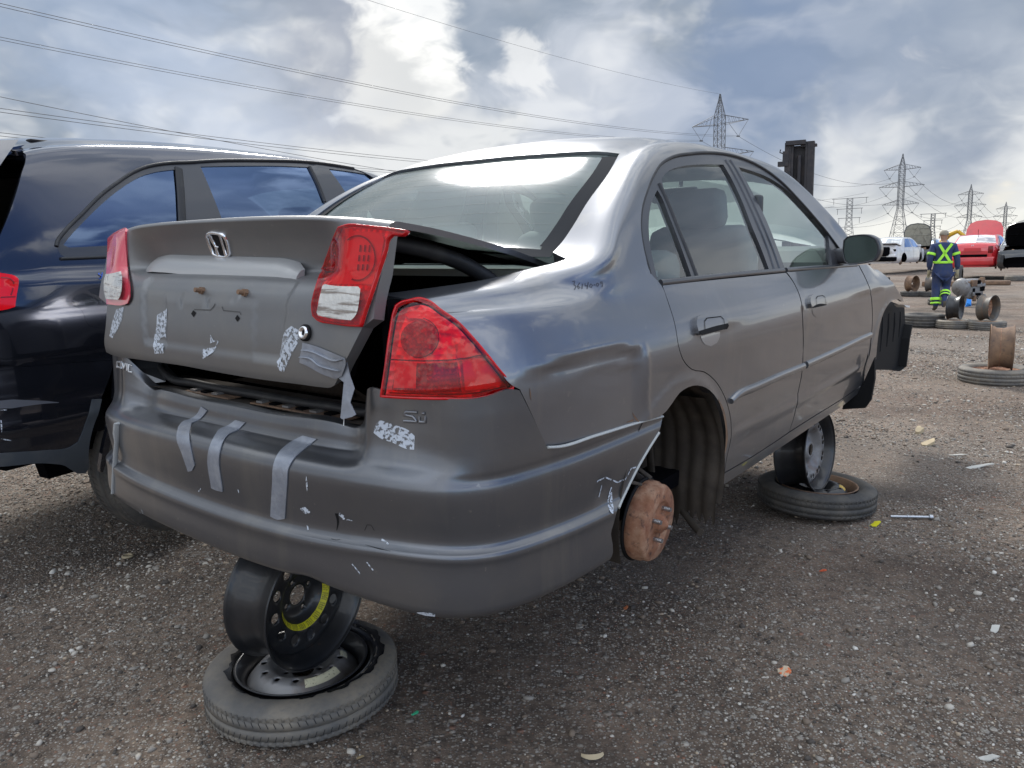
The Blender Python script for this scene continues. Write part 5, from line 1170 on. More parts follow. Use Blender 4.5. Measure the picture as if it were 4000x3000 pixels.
gx = np.r_[-3000, -900, -300, -120, -60, -35, np.arange(-20, -6, 1.), np.arange(-6, 8, .10), np.arange(8, 24, .8), 26, 35, 60, 120, 300, 900, 3000]
gy = np.r_[-2000, -500, -150, -50, -20, -8, -3, np.arange(-1, 9, .10), np.arange(9, 24, .5), np.arange(24, 60, 2.), 70, 100, 150, 300, 700, 1600, 4500]
X, Y = np.meshgrid(gx, gy, indexing='ij'); nearw = 1 - sst(np.hypot(X, Y - 3), 9, 16)
Z = gh(X, Y) * nearw + (1 - nearw) * (-.01)
nY = len(gy); mb = MB(); mb.add(np.c_[X.ravel(), Y.ravel(), Z.ravel()], [(i * nY + j, (i + 1) * nY + j, (i + 1) * nY + j + 1, i * nY + j + 1) for i in range(len(gx) - 1) for j in range(nY - 1)], 0, True)
mb.build('ground', 'ground')['kind'] = 'structure'
# loose stones
def stones():
    pts = []; n_try = 260000
    u = rng.uniform(-400, 4400, n_try); v = rng.uniform(1130, 3150, n_try)
    # even in the picture favours far ground: thin it so that stone density follows the ground
    for a, b_ in zip(u, v): pass
    return u, v
def ground_arr(u, v):
    d = np.stack([(u - 2000) / FPX, (v - 1500) / FPX, np.ones_like(u)], -1) @ MW; return CW + d * (-CW[2] / d[:, 2])[:, None]
nS = 680000
xx = rng.uniform(-4.2, 9.5, nS); yy = rng.uniform(1.2, 12.5, nS)
pr = project(np.c_[xx, yy, np.zeros(nS)]); vis = (pr[:, 0] > -250) & (pr[:, 0] < 4250) & (pr[:, 1] < 3200)
xx, yy = xx[vis], yy[vis]
dens = .55 + .45 * np.sin(xx * 1.15 + 1.2 * np.sin(yy * .9) + .6) * np.cos(yy * 1.05 - .5 * xx) + .25 * np.sin(xx * 3.1 + yy * 2.2)
keep = rng.uniform(0, 1, len(xx)) < np.clip(dens * 1.15 - .12, .07, 1.) * np.clip(3.4 / np.maximum(yy, 1.), .20, 1.)
xx, yy = xx[keep], yy[keep]; nS = len(xx); print('stones', nS)
ph = (1 + 5 ** .5) / 2; ico = np.array([(-1, ph, 0), (1, ph, 0), (-1, -ph, 0), (1, -ph, 0), (0, -1, ph), (0, 1, ph), (0, -1, -ph), (0, 1, -ph), (ph, 0, -1), (ph, 0, 1), (-ph, 0, -1), (-ph, 0, 1)]) / 1.9
icf = np.array([(0, 11, 5), (0, 5, 1), (0, 1, 7), (0, 7, 10), (0, 10, 11), (1, 5, 9), (5, 11, 4), (11, 10, 2), (10, 7, 6), (7, 1, 8), (3, 9, 4), (3, 4, 2), (3, 2, 6), (3, 6, 8), (3, 8, 9), (4, 9, 5), (2, 4, 11), (6, 2, 10), (8, 6, 7), (9, 8, 1)])
size = .0025 + .0040 * rng.random(nS) ** 2.2 + (rng.random(nS) < .022) * rng.uniform(.003, .010, nS); size *= np.clip(.75 + yy * .10, 1, 1.7)
V = ico[None] * (1 + rng.uniform(-.28, .28, (nS, 12, 1))) * size[:, None, None] * np.stack([rng.uniform(.8, 1.5, nS), rng.uniform(.7, 1.1, nS), rng.uniform(.4, .85, nS)], -1)[:, None]
a = rng.uniform(0, 2 * math.pi, nS); c, s_ = np.cos(a), np.sin(a); Rz = np.zeros((nS, 3, 3)); Rz[:, 0, 0] = c; Rz[:, 0, 1] = -s_; Rz[:, 1, 0] = s_; Rz[:, 1, 1] = c; Rz[:, 2, 2] = 1
V = np.einsum('nij,nkj->nki', Rz, V) + np.stack([xx, yy, gh(xx, yy) + size * .25], -1)[:, None]
F = (icf[None] + 12 * np.arange(nS)[:, None, None]).reshape(-1, 3)
me = bpy.data.meshes.new('loose_gravel'); me.vertices.add(nS * 12); me.vertices.foreach_set('co', V.astype(np.float32).ravel()); me.loops.add(len(F) * 3); me.loops.foreach_set('vertex_index', F.astype(np.int32).ravel())
me.polygons.add(len(F)); me.polygons.foreach_set('loop_start', np.arange(0, len(F) * 3, 3, dtype=np.int32)); 
mi = rng.choice(6, nS, p=[.32, .29, .14, .15, .08, .02]); me.polygons.foreach_set('material_index', np.repeat(mi, 20).astype(np.int32)); me.update(calc_edges=True)
SM = [mat('stone_' + n, c, .85, spec=.3) for n, c in (('grey', (.27, .245, .215)), ('brown', (.18, .14, .108)), ('pale', (.46, .42, .365)), ('dark', (.075, .065, .057)), ('tan', (.36, .285, .21)), ('white', (.58, .55, .50)))]
gv = link('loose_gravel', me, SM); gv['kind'] = 'stuff'
# ================================================================== tyres and rims
def disc_with(R, holes, f, th=.004, res=.012):
    """dished steel disc with round holes: f(r) gives its height"""
    out = [(R * math.cos(a), R * math.sin(a)) for a in np.linspace(0, 2 * math.pi, 64, endpoint=False)]; loops = [np.array(out)]
    for r, n, hr, off in holes:
        for k in range(n):
            if r == 0: loops.append(np.array([(hr * math.cos(a), hr * math.sin(a)) for a in np.linspace(0, 2 * math.pi, 24, endpoint=False)])); break
            t = 2 * math.pi * k / n + off; loops.append(np.array([(r * math.cos(t) + hr * math.cos(a), r * math.sin(t) + hr * math.sin(a)) for a in np.linspace(0, 2 * math.pi, 14, endpoint=False)]))
    G = np.stack(np.meshgrid(np.arange(-R, R, res), np.arange(-R, R, res), indexing='ij'), -1).reshape(-1, 2); ok = inside(G, loops[0])
    for l in loops[1:]: ok &= ~inside(G, l)
    G = G[ok]
    for l in loops: G = G[seg_dist(G, l) > res * .4]
    vs_ = []; ed = []
    for l in loops: k = len(vs_); vs_ += [Vector(q) for q in l]; ed += [(k + i, k + (i + 1) % len(l)) for i in range(len(l))]
    vs_ += [Vector(q) for q in G]; r = delaunay_2d_cdt(vs_, ed, [], 0, 1e-7); P = np.array([q[:] for q in r[0]]); T = np.array([t for t in r[2]]); c = P[T].mean(1); ok = inside(c, loops[0])
    for l in loops[1:]: ok &= ~inside(c, l)
    T = T[ok]; h = f(np.hypot(P[:, 0], P[:, 1])); n = len(P)
    Vt = np.r_[np.c_[P, h], np.c_[P, h - th]]; F = [tuple(t) for t in T] + [tuple(t[::-1] + n) for t in T]
    cnt = set(); 
    for t in T:
        for i in range(3): cnt.add((int(t[i]), int(t[(i + 1) % 3])))
    F += [(b, a, a + n, b + n) for a, b in cnt if (b, a) not in cnt]
    return Vt, F
def rim_mesh(R=.205, W=.16, style=0):
    h = W / 2; mb = MB()
    out = [(R, h), (R + .002, h - .004), (R - .002, h - .010), (R - .014, h - .016), (R - .016, h - .036), (R - .030, h - .050), (R - .032, -.01), (R - .016, -h + .040), (R - .015, -h + .016), (R - .002, -h + .010), (R + .002, -h + .004), (R, -h)]
    inn = [(r - .004, z) for r, z in out[::-1]]
    mb.lathe(out + inn, 72, 0, close=True)
    if style == 0:   # ring of round holes, deep hub recess
        f = lambda r: np.interp(r, [0, .062, .070, .095, .102, .150, R - .03], [.000, .000, .002, .030, .036, .040, .028])
        v, fc = disc_with(R - .031, [(0, 1, .032, 0), (.130, 12, .0165, .1), (.052, 4, .007, .4)], f)
    elif style == 1:  # raised hub, pairs of slots
        f = lambda r: np.interp(r, [0, .045, .060, .085, .120, .150, R - .03], [.030, .030, .010, .004, .040, .044, .020])
        v, fc = disc_with(R - .031, [(0, 1, .030, 0), (.140, 10, .011, .1), (.140, 10, .011, .30)], f)
    else:
        f = lambda r: np.interp(r, [0, .05, .08, .12, .15, R - .03], [.0, .0, .025, .035, .03, .015])
        v, fc = disc_with(R - .031, [(0, 1, .030, 0), (.125, 9, .015, 0)], f)
    mb.add(v, fc, 1, True)
    return mb
def sector(r0, r1, a0, a1, f, off, n=18):
    A_ = np.linspace(rad(a0), rad(a1), n); rr = np.linspace(r0, r1, 4); v = [(r * math.cos(a), r * math.sin(a), float(f(r)) + off) for a in A_ for r in rr]
    return v, [(i * 4 + j, i * 4 + j + 1, (i + 1) * 4 + j + 1, (i + 1) * 4 + j) for i in range(n - 1) for j in range(3)]
def basis(n, up=(0, 0, 1)):
    n = Vector(n).normalized(); up = Vector(up); x = up.cross(n).normalized(); y = n.cross(x); return Matrix((x, y, n)).transposed().to_4x4()
G_ = lambda u, v, z=0.: Vector(ground(u, v, z))
# stand under the rear bumper
tc1 = Vector((-.690, 2.285, 0)); t1z = float(gh(tc1.x, tc1.y)) + .064
T1 = Matrix.Translation((tc1.x, tc1.y, t1z)) @ Matrix.Rotation(rad(1.5), 4, 'X')
t = empty('spare_tyre', T1, 'near dusty spare tyre lying flat under the rear bumper, wet black sidewall and cream labels', 'tyre', 'tyres lying flat as wheel stands')
mb = MB(); wheel_tyre(mb, .297, .128, .200, n=84); tt_ = mb.build('tyre', ['tyre_worn', 'rubber'], t)
def wetring(a0, a1, r1f):
    A_ = np.linspace(rad(a0), rad(a1), 90); v = []
    for a in A_:
        r1 = r1f(a)
        for r in np.linspace(.200, r1, 5): v.append((r * math.cos(a), r * math.sin(a), np.interp(r, [.20, .212, .234, .268, .285], [.0415, .0532, .0640, .0638, .0560])))
    return v, [(i * 5 + j, i * 5 + j + 1, (i + 1) * 5 + j + 1, (i + 1) * 5 + j) for i in range(89) for j in range(4)]
v, f = wetring(-230, 130, lambda a: .226 + .030 * (math.cos(a - rad(25)) > -.2) * (.5 + .5 * math.cos(a - rad(25))) + .006 * math.sin(a * 13) + .004 * math.sin(a * 31 + 1)); mb = MB(); mb.add(v, f, 0, True); mb.build('oil_stain', 'tyre_wet', tt_)
mb = MB(); mb.lathe([(.200, .050), (.206, .056), (.203, .060), (.196, .056), (.190, .040), (.178, .030), (.172, -.01), (.176, -.04), (.198, -.055)], 72, 0)
f1 = lambda r: np.interp(r, [0, .06, .07, .088, .105, .128, .145, .172], [.014, .014, .018, .045, .052, .050, .034, .004])
v, fc = disc_with(.172, [(0, 1, .034, 0), (.118, 12, .0095, .1), (.052, 4, .008, .2)], f1); mb.add(v, fc, 1, True); rm = mb.build('rim', ['steel_black', 'steel_grey'], t)
v, f = sector(.119, .143, -72, -22, f1, .0012); mb = MB(); mb.add(v, f, 0, True); mb.build('label', 'cream', rm)
v, f = sector(.119, .140, 8, 24, f1, .0012); mb = MB(); mb.add(v, f, 0, True); mb.build('label', 'cream', rm)
r0 = rim_mesh(.213, .178, 0); n1 = Vector((.86, -.50, -.06))
B1 = G_(1262, 2600, .105); M1 = Matrix.Translation(B1 + Vector((0, 0, .213)) - n1.normalized() * .089) @ basis(n1)
rimA = empty('steel_rim', M1, 'black steel rim with yellow label arc wedged under the rear bumper on the near tyre', 'wheel rim', 'rims standing on tyres')
ra = r0.build('rim', ['steel_black', 'steel_black'], rimA)
f0 = lambda r: np.interp(r, [0, .062, .070, .095, .102, .150, .182], [.000, .000, .002, .030, .036, .040, .028])
v, f = sector(.0870, .1025, 186, 366, f0, .0014, 40); mb = MB(); mb.add(v, f, 0, True); mb.build('label', 'yellow', ra)
mb = MB()
for rr in (.0890, .0915, .0940, .0965, .0990):
    for k in range(46):
        if (k * 7 + int(rr * 1e4)) % 5: 
            a0 = 192 + k * 3.9; v, f = sector(rr, rr + .0011, a0, a0 + 2.6, f0, .0018, 3); mb.add(v, f)
mb.build('label_print', 'ink', ra)
# stand under the sill
tc2 = Vector((1.605, 3.965, 0)); T2m = Matrix.Translation((tc2.x, tc2.y, float(gh(tc2.x, tc2.y)) + .075)) @ Matrix.Rotation(rad(2.5), 4, 'Y') @ Matrix.Rotation(rad(40), 4, 'Z')
t2 = empty('spare_tyre', T2m, 'brown-grey spare tyre lying flat under the right sill, yellow label on its rusty rim', 'tyre', 'tyres lying flat as wheel stands')
mb = MB(); wheel_tyre(mb, .297, .128, .200, n=72); mb.build('tyre', ['tyre', 'rubber'], t2)
mb = MB(); mb.lathe([(.200, .050), (.206, .056), (.203, .060), (.196, .056), (.190, .040), (.178, .022), (.172, -.01), (.176, -.04), (.198, -.055)], 64, 0)
v, fc = disc_with(.172, [(0, 1, .034, 0), (.118, 8, .0095, .1)], f1); mb.add(v, fc, 1, True); rm2 = mb.build('rim', ['rust_dark', 'steel_black'], t2)
v, f = sector(.112, .142, -75, -48, f1, .0012); mb = MB(); mb.add(v, f, 0, True); mb.build('label', mat('yellow_orange_label', (.62, .42, .08), .6, noise=(90, (.35, .2, .05), .5, .6)), rm2)
n2 = Vector((.74, -.67, .05)); B2 = G_(3195, 1912, .105); M2 = Matrix.Translation(B2 + Vector((0, 0, .210)) - n2.normalized() * .075) @ basis(n2)
rimB = empty('steel_rim', M2, 'black and bare-steel rim standing on the flat tyre under the right sill', 'wheel rim', 'rims standing on tyres')
rim_mesh(.212, .165, 1).build('rim', ['steel_black', 'steel_grey'], rimB)
# the other stands in the yard
ytyre = None
def yard_tyre(u, v, label, R=.30, Wt=.15, m='tyre'):
    c = G_(u, v); d = Vector((c.x, c.y, 0)).normalized(); c = c + d * R
    t = empty('spare_tyre', Matrix.Translation((c.x, c.y, Wt / 2 - .012)) @ Matrix.Rotation(random.uniform(0, 6), 4, 'Z'), label, 'tyre', 'tyres lying flat as wheel stands')
    mb = MB(); wheel_tyre(mb, R, Wt, R * .66, n=48); mb.build('tyre', [m, 'rubber'], t)
    mb = MB(); k = R / .297; mb.lathe([(.198 * k, .03), (.200 * k, .052), (.190 * k, .04), (.172 * k, .02), (.172 * k, -.05)], 40, 0); v_, f_ = disc_with(.172 * k, [(0, 1, .034, 0), (.118 * k, 10, .011, .1)], lambda r: f1(r / k), res=.02); mb.add(v_, f_, 0, True); mb.build('rim', 'rust' if 'orange' in label else 'rust_dark', t)
    return c
def yard_rim(c, n, label, mats, R=.20, W=.17, style=2, z=.125):
    n = Vector(n).normalized(); e = empty('steel_rim', Matrix.Translation((c.x, c.y, z + R)) @ basis(n), label, 'wheel rim', 'rims standing on tyres'); rim_mesh(R, W, style).build('rim', mats, e); return e
cA = yard_tyre(3885, 1508, 'pale tyre with an orange rusty disc lying flat, nearest at the right', R=.33, Wt=.16, m='tyre_worn'); yard_rim(cA + Vector((.0, -.06, 0)), (-.86, .51, 0), 'tall rusty brown rim standing edge-on on the nearest right tyre', ['rust_dark', 'rust'], R=.222, W=.205)
cB = yard_tyre(3606, 1279, 'lone mud-brown tyre lying flat just beyond the splash shield', R=.32, Wt=.22, m='tyre')
cC = yard_tyre(3725, 1285, 'grey tyre lying flat between the lone tyre and the yellow-topped tyre', R=.28, Wt=.145, m='tyre_worn'); yard_rim(cC, (.74, -.67, 0), 'black rim with round holes standing on the middle grey tyre', ['steel_black', 'steel_black'], R=.205, W=.19, z=.13)
cD = yard_tyre(3853, 1291, 'grey tyre lying flat with a yellowish disc, right of its pair', R=.275, Wt=.145, m='tyre_worn'); yard_rim(cD, (-.56, .83, 0), 'grey rim with a rust-brown open side standing on the yellowish disc', ['rim_grey', 'rust'], R=.208, W=.19, z=.13)
cE = yard_tyre(3560, 1158, 'flat brown tyre farther back, left of the worker', R=.28, Wt=.14); yard_rim(cE, (-.55, .83, 0), 'rusty open-sided rim on the far flat tyre left of the worker', ['rust_dark', 'rust_dark'], R=.215, W=.20, z=.12)
cF = yard_tyre(3632, 1159, 'flat brown tyre farther back, partly behind the worker', R=.28, Wt=.14); yard_rim(cF, (.75, -.66, 0), 'dull grey-brown rim on the far flat tyre partly behind the worker', ['rim_grey', 'rim_grey'], R=.215, W=.19, z=.12)
cG = yard_tyre(3672, 1192, 'small dark tyre lying flat behind the boots of the worker', R=.26, Wt=.15)
# small litter
def litter(name, px, m, label, cat, size=(.05, .03, .004), rz=0, kind='flake'):
    c = G_(*px); z = float(gh(c.x, c.y)); mb = MB()
    if kind == 'flake':
        n = 11; pts = [(size[0] * (.55 + .75 * random.random()) * math.cos(2 * math.pi * i / n) / 2, size[1] * (.55 + .75 * random.random()) * math.sin(2 * math.pi * i / n) / 2) for i in range(n)]; mb.prism(pts, 0, size[2], axis=2)
        mb.v = [q + np.c_[np.zeros((len(q), 2)), .25 * size[1] * np.sin(q[:, 0] / size[0] * 3)] for q in mb.v]
    elif kind == 'ring': mb.lathe([(size[0] / 2, 0), (size[0] / 2 + .004, .004), (size[0] / 2, .012), (size[0] / 2 - .006, .012), (size[0] / 2 - .006, 0)], 24, 0, close=True)
    elif kind == 'bolt': mb.cyl((-size[0] / 2, 0, .01), (size[0] / 2, 0, .01), .007, 10); mb.cyl((size[0] * .42, 0, .01), (size[0] * .5, 0, .01), .013, 10); mb.cyl((-size[0] * .1, 0, .01), (-size[0] * .08, 0, .01), .011, 10)
    elif kind == 'curl':
        k = 10; v = []
        for i in range(k):
            a = rad(200 + 14 * i); r = size[0] * .8; wd = size[1] * math.sin(math.pi * (i + .3) / k); v += [(r * math.cos(a), r * math.sin(a) + r, .004), (r * math.cos(a) * (1 - wd), r * math.sin(a) * (1 - wd) + r, .012)]
        mb.add(v, [(2 * i, 2 * i + 1, 2 * i + 3, 2 * i + 2) for i in range(k - 1)], 0, True)
    o = mb.build(name, m, None); o.matrix_world = TR((c.x, c.y, z + .004), rz=rz); tag(o, label, cat); return o
lit = mat('pale_litter', (.50, .49, .45), .7); tanl = mat('tan_litter', (.42, .34, .22), .8)
litter('husk', (2325, 2962), tanl, 'curled tan strip on the dirt at the bottom edge', 'litter', (.045, .35, .004), 10, 'curl')
litter('threaded_rod', (3560, 2026), 'stud', 'thin steel bolt lying on the dirt right of the sill stand', 'bolt', (.20, .01, .01), -8, 'bolt')
litter('bottle_cap', (3420, 2046), 'yellow', 'flattened yellow cap beside the steel bolt', 'cap', (.055, .04, .006), 20)
litter('paper_scrap', (3062, 2600), mat('orange_printed_paper', (.62, .50, .36), .7, noise=(60, (.75, .18, .06), .52, .56)), 'small cream and orange torn paper scrap on the gravel', 'paper scrap', (.045, .045, .004), 30)
litter('metal_strip', (3820, 1826), lit, 'long pale bent strip on the dirt at the right', 'metal strip', (.24, .04, .006), 12)
litter('metal_strip', (3735, 1777), lit, 'small pale sliver just behind the long bent strip', 'metal strip', (.10, .03, .004), -30)
litter('paper_scrap', (3625, 1735), tanl, 'crumpled tan scrap on the churned dirt', 'paper scrap', (.12, .07, .02), 10)
litter('paper_scrap', (3588, 1688), tanl, 'crumpled tan tissue clump, farthest scrap behind the sill stand', 'paper scrap', (.08, .07, .03), 50)
litter('plastic_flake', (3885, 2440), lit, 'white flake on the gravel near the right edge', 'litter', (.05, .03, .004), 40)
litter('plastic_flake', (3868, 2945), lit, 'larger white flake near the bottom right corner', 'litter', (.045, .025, .004), -10)
litter('plastic_flake', (1622, 2782), mat('green_plastic', (.05, .42, .22), .4), 'tiny green plastic piece right of the near tyre', 'litter', (.02, .012, .004), 10)
litter('plastic_flake', (2445, 2366), mat('orange_plastic', (.60, .20, .08), .5), 'tiny orange piece on the gravel under the car side', 'litter', (.02, .015, .004), 10)
litter('plastic_flake', (3215, 2216), mat('red_orange_plastic', (.65, .12, .05), .5), 'tiny red piece on the gravel at the right', 'litter', (.03, .015, .004), -20)
litter('jar_lid', (497, 2166), tanl, 'brass-coloured ring lid on the gravel left of the bumper', 'lid', (.045, .045, .012), 0, 'ring')
litter('leaf', (1405, 2950), mat('dry_leaf', (.30, .22, .12), .8), 'dry brown leaf scrap on the dirt below the near tyre', 'leaf', (.02, .012, .003), 0)
# ================================================================== wrecks in the yard
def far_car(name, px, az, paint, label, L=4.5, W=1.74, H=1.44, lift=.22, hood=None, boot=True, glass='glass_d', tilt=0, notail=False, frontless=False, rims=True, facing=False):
    """a whole car: shell with wheel openings, panes, lamps, gaps, open bonnet. px marks the ground under its rear right corner"""
    c = G_(*px); a = rad(az); Mx = Matrix.Translation((c.x, c.y, lift)) @ Matrix.Rotation(-a, 4, 'Z') @ Matrix.Rotation(rad(tilt), 4, 'X') @ Matrix.Translation((-W / 2, 0, 0))
    o = empty(name, Mx, label, 'car', 'wrecked cars in the rows behind')
    k = L / 4.5; zf = pchip_lin([0, .12, .5, .75, 1.35, 1.7, 2.3, 2.75, 3.35, 3.8, 4.2, 4.45, 4.5], [.80, 1.0, 1.04, 1.08, 1.38, H, H, 1.38, 1.02, .95, .88, .72, .60])
    wf = pchip_lin([0, .08, .25, .6, 3.7, 4.2, 4.45, 4.5], [.66, .76, .84, .87, .87, .82, .70, .60])
    ysn = [.0, .05, .12, .25, .45, .7, .9, 1.1, 1.35, 1.6, 1.9, 2.3, 2.6, 2.85, 3.1, 3.35, 3.7, 4.0, 4.2, 4.4, 4.5]; rows = []
    for y in ysn:
        w_ = float(wf(y)[0]) * W / 1.74; zt = float(zf(y)[0]); r = [(w_ - .10, y * k, .17), (w_ - .02, y * k, .28), (w_, y * k, .5), (w_ - .01, y * k, .68), (w_ - .05, y * k, min(.90, zt - .06))]
        zb = r[-1][2]; ze = zt - .05
        for f in (.5, 1.): z = zb + max(.015, ze - zb) * f; r.append((w_ - .06 - .36 * max(0, z - .9) - .2 * max(0, z - .9) ** 2, y * k, z))
        xe = r[-1][0]
        for q in (.85, .45, 0): r.append((xe * q, y * k, zt - .05 * q ** 3))
        rows.append(r)
    vs_ = [0, .12, .34, .52, .75, .95, 1.15, 1.3, 1.6, 1.9]
    S_ = Surf(rows, [y * k for y in ysn], vs_, cray, grid=(4, 4), out=(1, 0, 0))
    U = np.linspace(0, L, 120); Vv = np.linspace(0, vs_[-1], 58); Q = np.stack(np.meshgrid(U, Vv, indexing='ij'), -1).reshape(-1, 2); P = S_.base(Q); nv = len(Vv)
    ya, yb, R_ = .98 * k, 3.6 * k, .36; keepf = []
    for i in range(119):
        for j in range(57):
            ids = (i * nv + j, (i + 1) * nv + j, (i + 1) * nv + j + 1, i * nv + j + 1); cc = P[list(ids)].mean(0)
            if min(math.hypot(cc[1] - ya, cc[2] - .30), math.hypot(cc[1] - yb, cc[2] - .30)) < R_ and cc[0] > .5: continue
            if hood and 3.38 * k < cc[1] < 4.35 * k and abs(cc[0]) < .66: continue
            if frontless and cc[1] > 3.75 * k: continue
            keepf.append(ids)
    mb = MB(); mb.add(P, keepf, 0, True); mb.add(P * [-1, 1, 1], [f[::-1] for f in keepf], 0, True)
    e0 = P[:nv]; mb.add(np.r_[e0, e0 * [-1, 1, 1]], [(i, i + 1, nv + i + 1, nv + i) for i in range(nv - 1)], 0, False)
    b = mb.build('body', paint, o, recalc=False)
    mb = MB(); mb.box((0, L / 2, .30), (W - .35, L - .5, .20))
    for y in (ya, yb):
        for s in (1, -1): mb.prism([(y + .37 * math.cos(t), .30 + .37 * math.sin(t)) for t in np.linspace(-.2, math.pi + .2, 16)], s * .50, s * .62, axis=0)
    mb.box((0, 1.5 * k, .8), (W - .3, .1, .5)); mb.build('underbody', 'void', o)
    def strip(pts, name, m, off=.006):
        v = []; 
        for s in (1, -1):
            P_ = S_.base(np.array(pts)) ; N_ = S_.bnormal(np.array(pts)); q = (P_ + N_ * off) * [s, 1, 1]; v.append(q)
        for q in v:
            mb = MB(); mb.add(q, [tuple(range(len(q)))]); mb.build(name, m, o)
    vb, vt = vs_[4] + .03, vs_[6] - .06
    def pane(pts, name='side_window', m=glass):
        q = smooth_poly([(a_ * k, b_) for a_, b_ in pts], .10, True, 10); t_ = delaunay_2d_cdt([Vector(x) for x in q], [], [list(range(len(q)))], 1, 1e-6); qq = np.array([x[:] for x in t_[0]])
        G_n = S_.base(qq) + S_.bnormal(qq) * .008
        for s in (1, -1): mb = MB(); mb.add(G_n * [s, 1, 1], [tuple(x) for x in t_[2]], 0, True); mb.build(name, m, o)
    pane([(1.10, vb), (2.12, vb), (2.05, vt), (1.55, vt), (1.28, (vb + vt) / 2)]); pane([(2.22, vb), (3.15, vb), (2.72, vt - .03), (2.14, vt)])
    def grid_pane(u0, u1, v0, name, m):
        Q = np.stack(np.meshgrid(np.linspace(u0 * k, u1 * k, 8), np.linspace(v0, vs_[-1], 6), indexing='ij'), -1).reshape(-1, 2); G_n = S_.base(Q) + S_.bnormal(Q) * .008; F = [(i * 6 + j, (i + 1) * 6 + j, (i + 1) * 6 + j + 1, i * 6 + j + 1) for i in range(7) for j in range(5)]
        mb = MB(); mb.add(G_n, F, 0, True); mb.add(G_n * [-1, 1, 1], F, 0, True); mb.build(name, m, o)
    grid_pane(.80, 1.38, vs_[6] + .10, 'rear_screen', MT['scr']); grid_pane(2.85, 3.28, vs_[6] + .10, 'windscreen', MT['scr'])
    mb = MB()
    for u_ in (1.02, 2.17, 3.22): S_.ribbon('', [(u_ * k, v) for v in np.linspace(.16, vs_[4], 12)], .012, None, None, off=.004, mb=mb, traced=True)
    for q in list(mb.v): mb.add(q * [-1, 1, 1], [(i, i + 1, i + 3, i + 2) for i in range(0, len(q) - 3, 2)])
    build_each(mb, 'door_gap', 'black', o)
    for s in (1, -1):
        if rims is not None:
            mb = MB(); mb.lathe([(.0, .0), (.14, .0), (.14, .05), (.06, .06), (0, .08)], 18, 0, TR((s * .70, ya, .22), ry=90 * s)); mb.build('wheel_hub', 'rust_dark', o)
            mb = MB(); mb.lathe([(.0, .0), (.14, .0), (.14, .05), (.06, .06), (0, .08)], 18, 0, TR((s * .70, yb, .22), ry=90 * s)); mb.build('wheel_hub', 'rust_dark', o)
    mb = MB(); mb.rbox((W / 2 + .06, 3.05 * k, .98), (.18, .10, .12), .03); mb.build('door_mirror', paint, o)
    if hood:
        ang, Lh, inner = hood; Mh = TR((0, 3.38 * k, 1.0), rx=ang); mb = MB(); n = 9; out = []
        sh_ = [(-.62, 0), (-.68, .3), (-.66, .65), (-.56, .88), (-.35, .98), (0, 1.02), (.35, .98), (.56, .88), (.66, .65), (.68, .3), (.62, 0)]
        sh_ = [(x, y * Lh) for x, y in sh_]; mb.prism(sh_, .0, .02, axis=2, M=Mh); mb.prism([(x * .93, .03 + y * .94) for x, y in sh_], -.012, -.002, axis=2, mi=1, M=Mh)
        for a0, a1 in (((-.5, .08), (0, .9 * Lh)), ((.5, .08), (0, .9 * Lh)), ((-.55, .5 * Lh), (.55, .5 * Lh)), ((-.55, .80 * Lh), (.55, .80 * Lh))):
            mb.tube([(a0[0], a0[1], -.02), (a1[0], a1[1], -.02)], .022, 6, 1, Mh, flat=.6)
        mb.build('bonnet', [paint, inner], o)
        mb = MB(); mb.box((0, 3.85 * k, .55), (1.3, .8, .35))
        for i in range(26): mb.box((random.uniform(-.55, .55), random.uniform(3.5, 4.25) * k, random.uniform(.66, .86)), (random.uniform(.06, .28), random.uniform(.05, .2), random.uniform(.03, .16)), i % 3, R=Matrix.Rotation(random.uniform(-.6, .6), 3, (random.random(), random.random(), 1)))
        for i in range(8): mb.tube([(random.uniform(-.5, .5), random.uniform(3.5, 4.2) * k, .86) for _ in range(3)], .018, 6, 0)
        mb.build('engine', ['void', 'steel_grey', 'rust_dark'], o)
    return o, S_, vs_, k
MT['scr'] = glassmat('pale_screen_glass', (.5, .58, .58), 1.6, boost=4.0, haze=.12)
MT['p_red'] = mat('faded_red_paint', (.62, .020, .030), .3, .0, 1.0, noise=(3, (.50, .02, .03), .5, .7))
MT['p_white'] = mat('dusty_white_paint', (.62, .62, .62), .3, .0, 1.0, noise=(4, (.48, .46, .43), .5, .75))
MT['p_grey'] = mat('grey_car_paint', (.13, .14, .145), .3, .6, 1.0)
MT['p_dark'] = mat('dark_car_paint', (.018, .02, .024), .3, .2, 1.0)
MT['p_beige'] = mat('beige_underside_primer', (.30, .29, .24), .7, noise=(6, (.20, .19, .16), .45, .7))
MT['redlamp'] = MT['red_hi']
def lamp(o, x, z, w_, h_, m='red_hi', y=-.02, name='tail_lamp'): mb = MB(); mb.rbox((x, y + .02, z), (w_, .08, h_), .02); return mb.build(name, m, o)
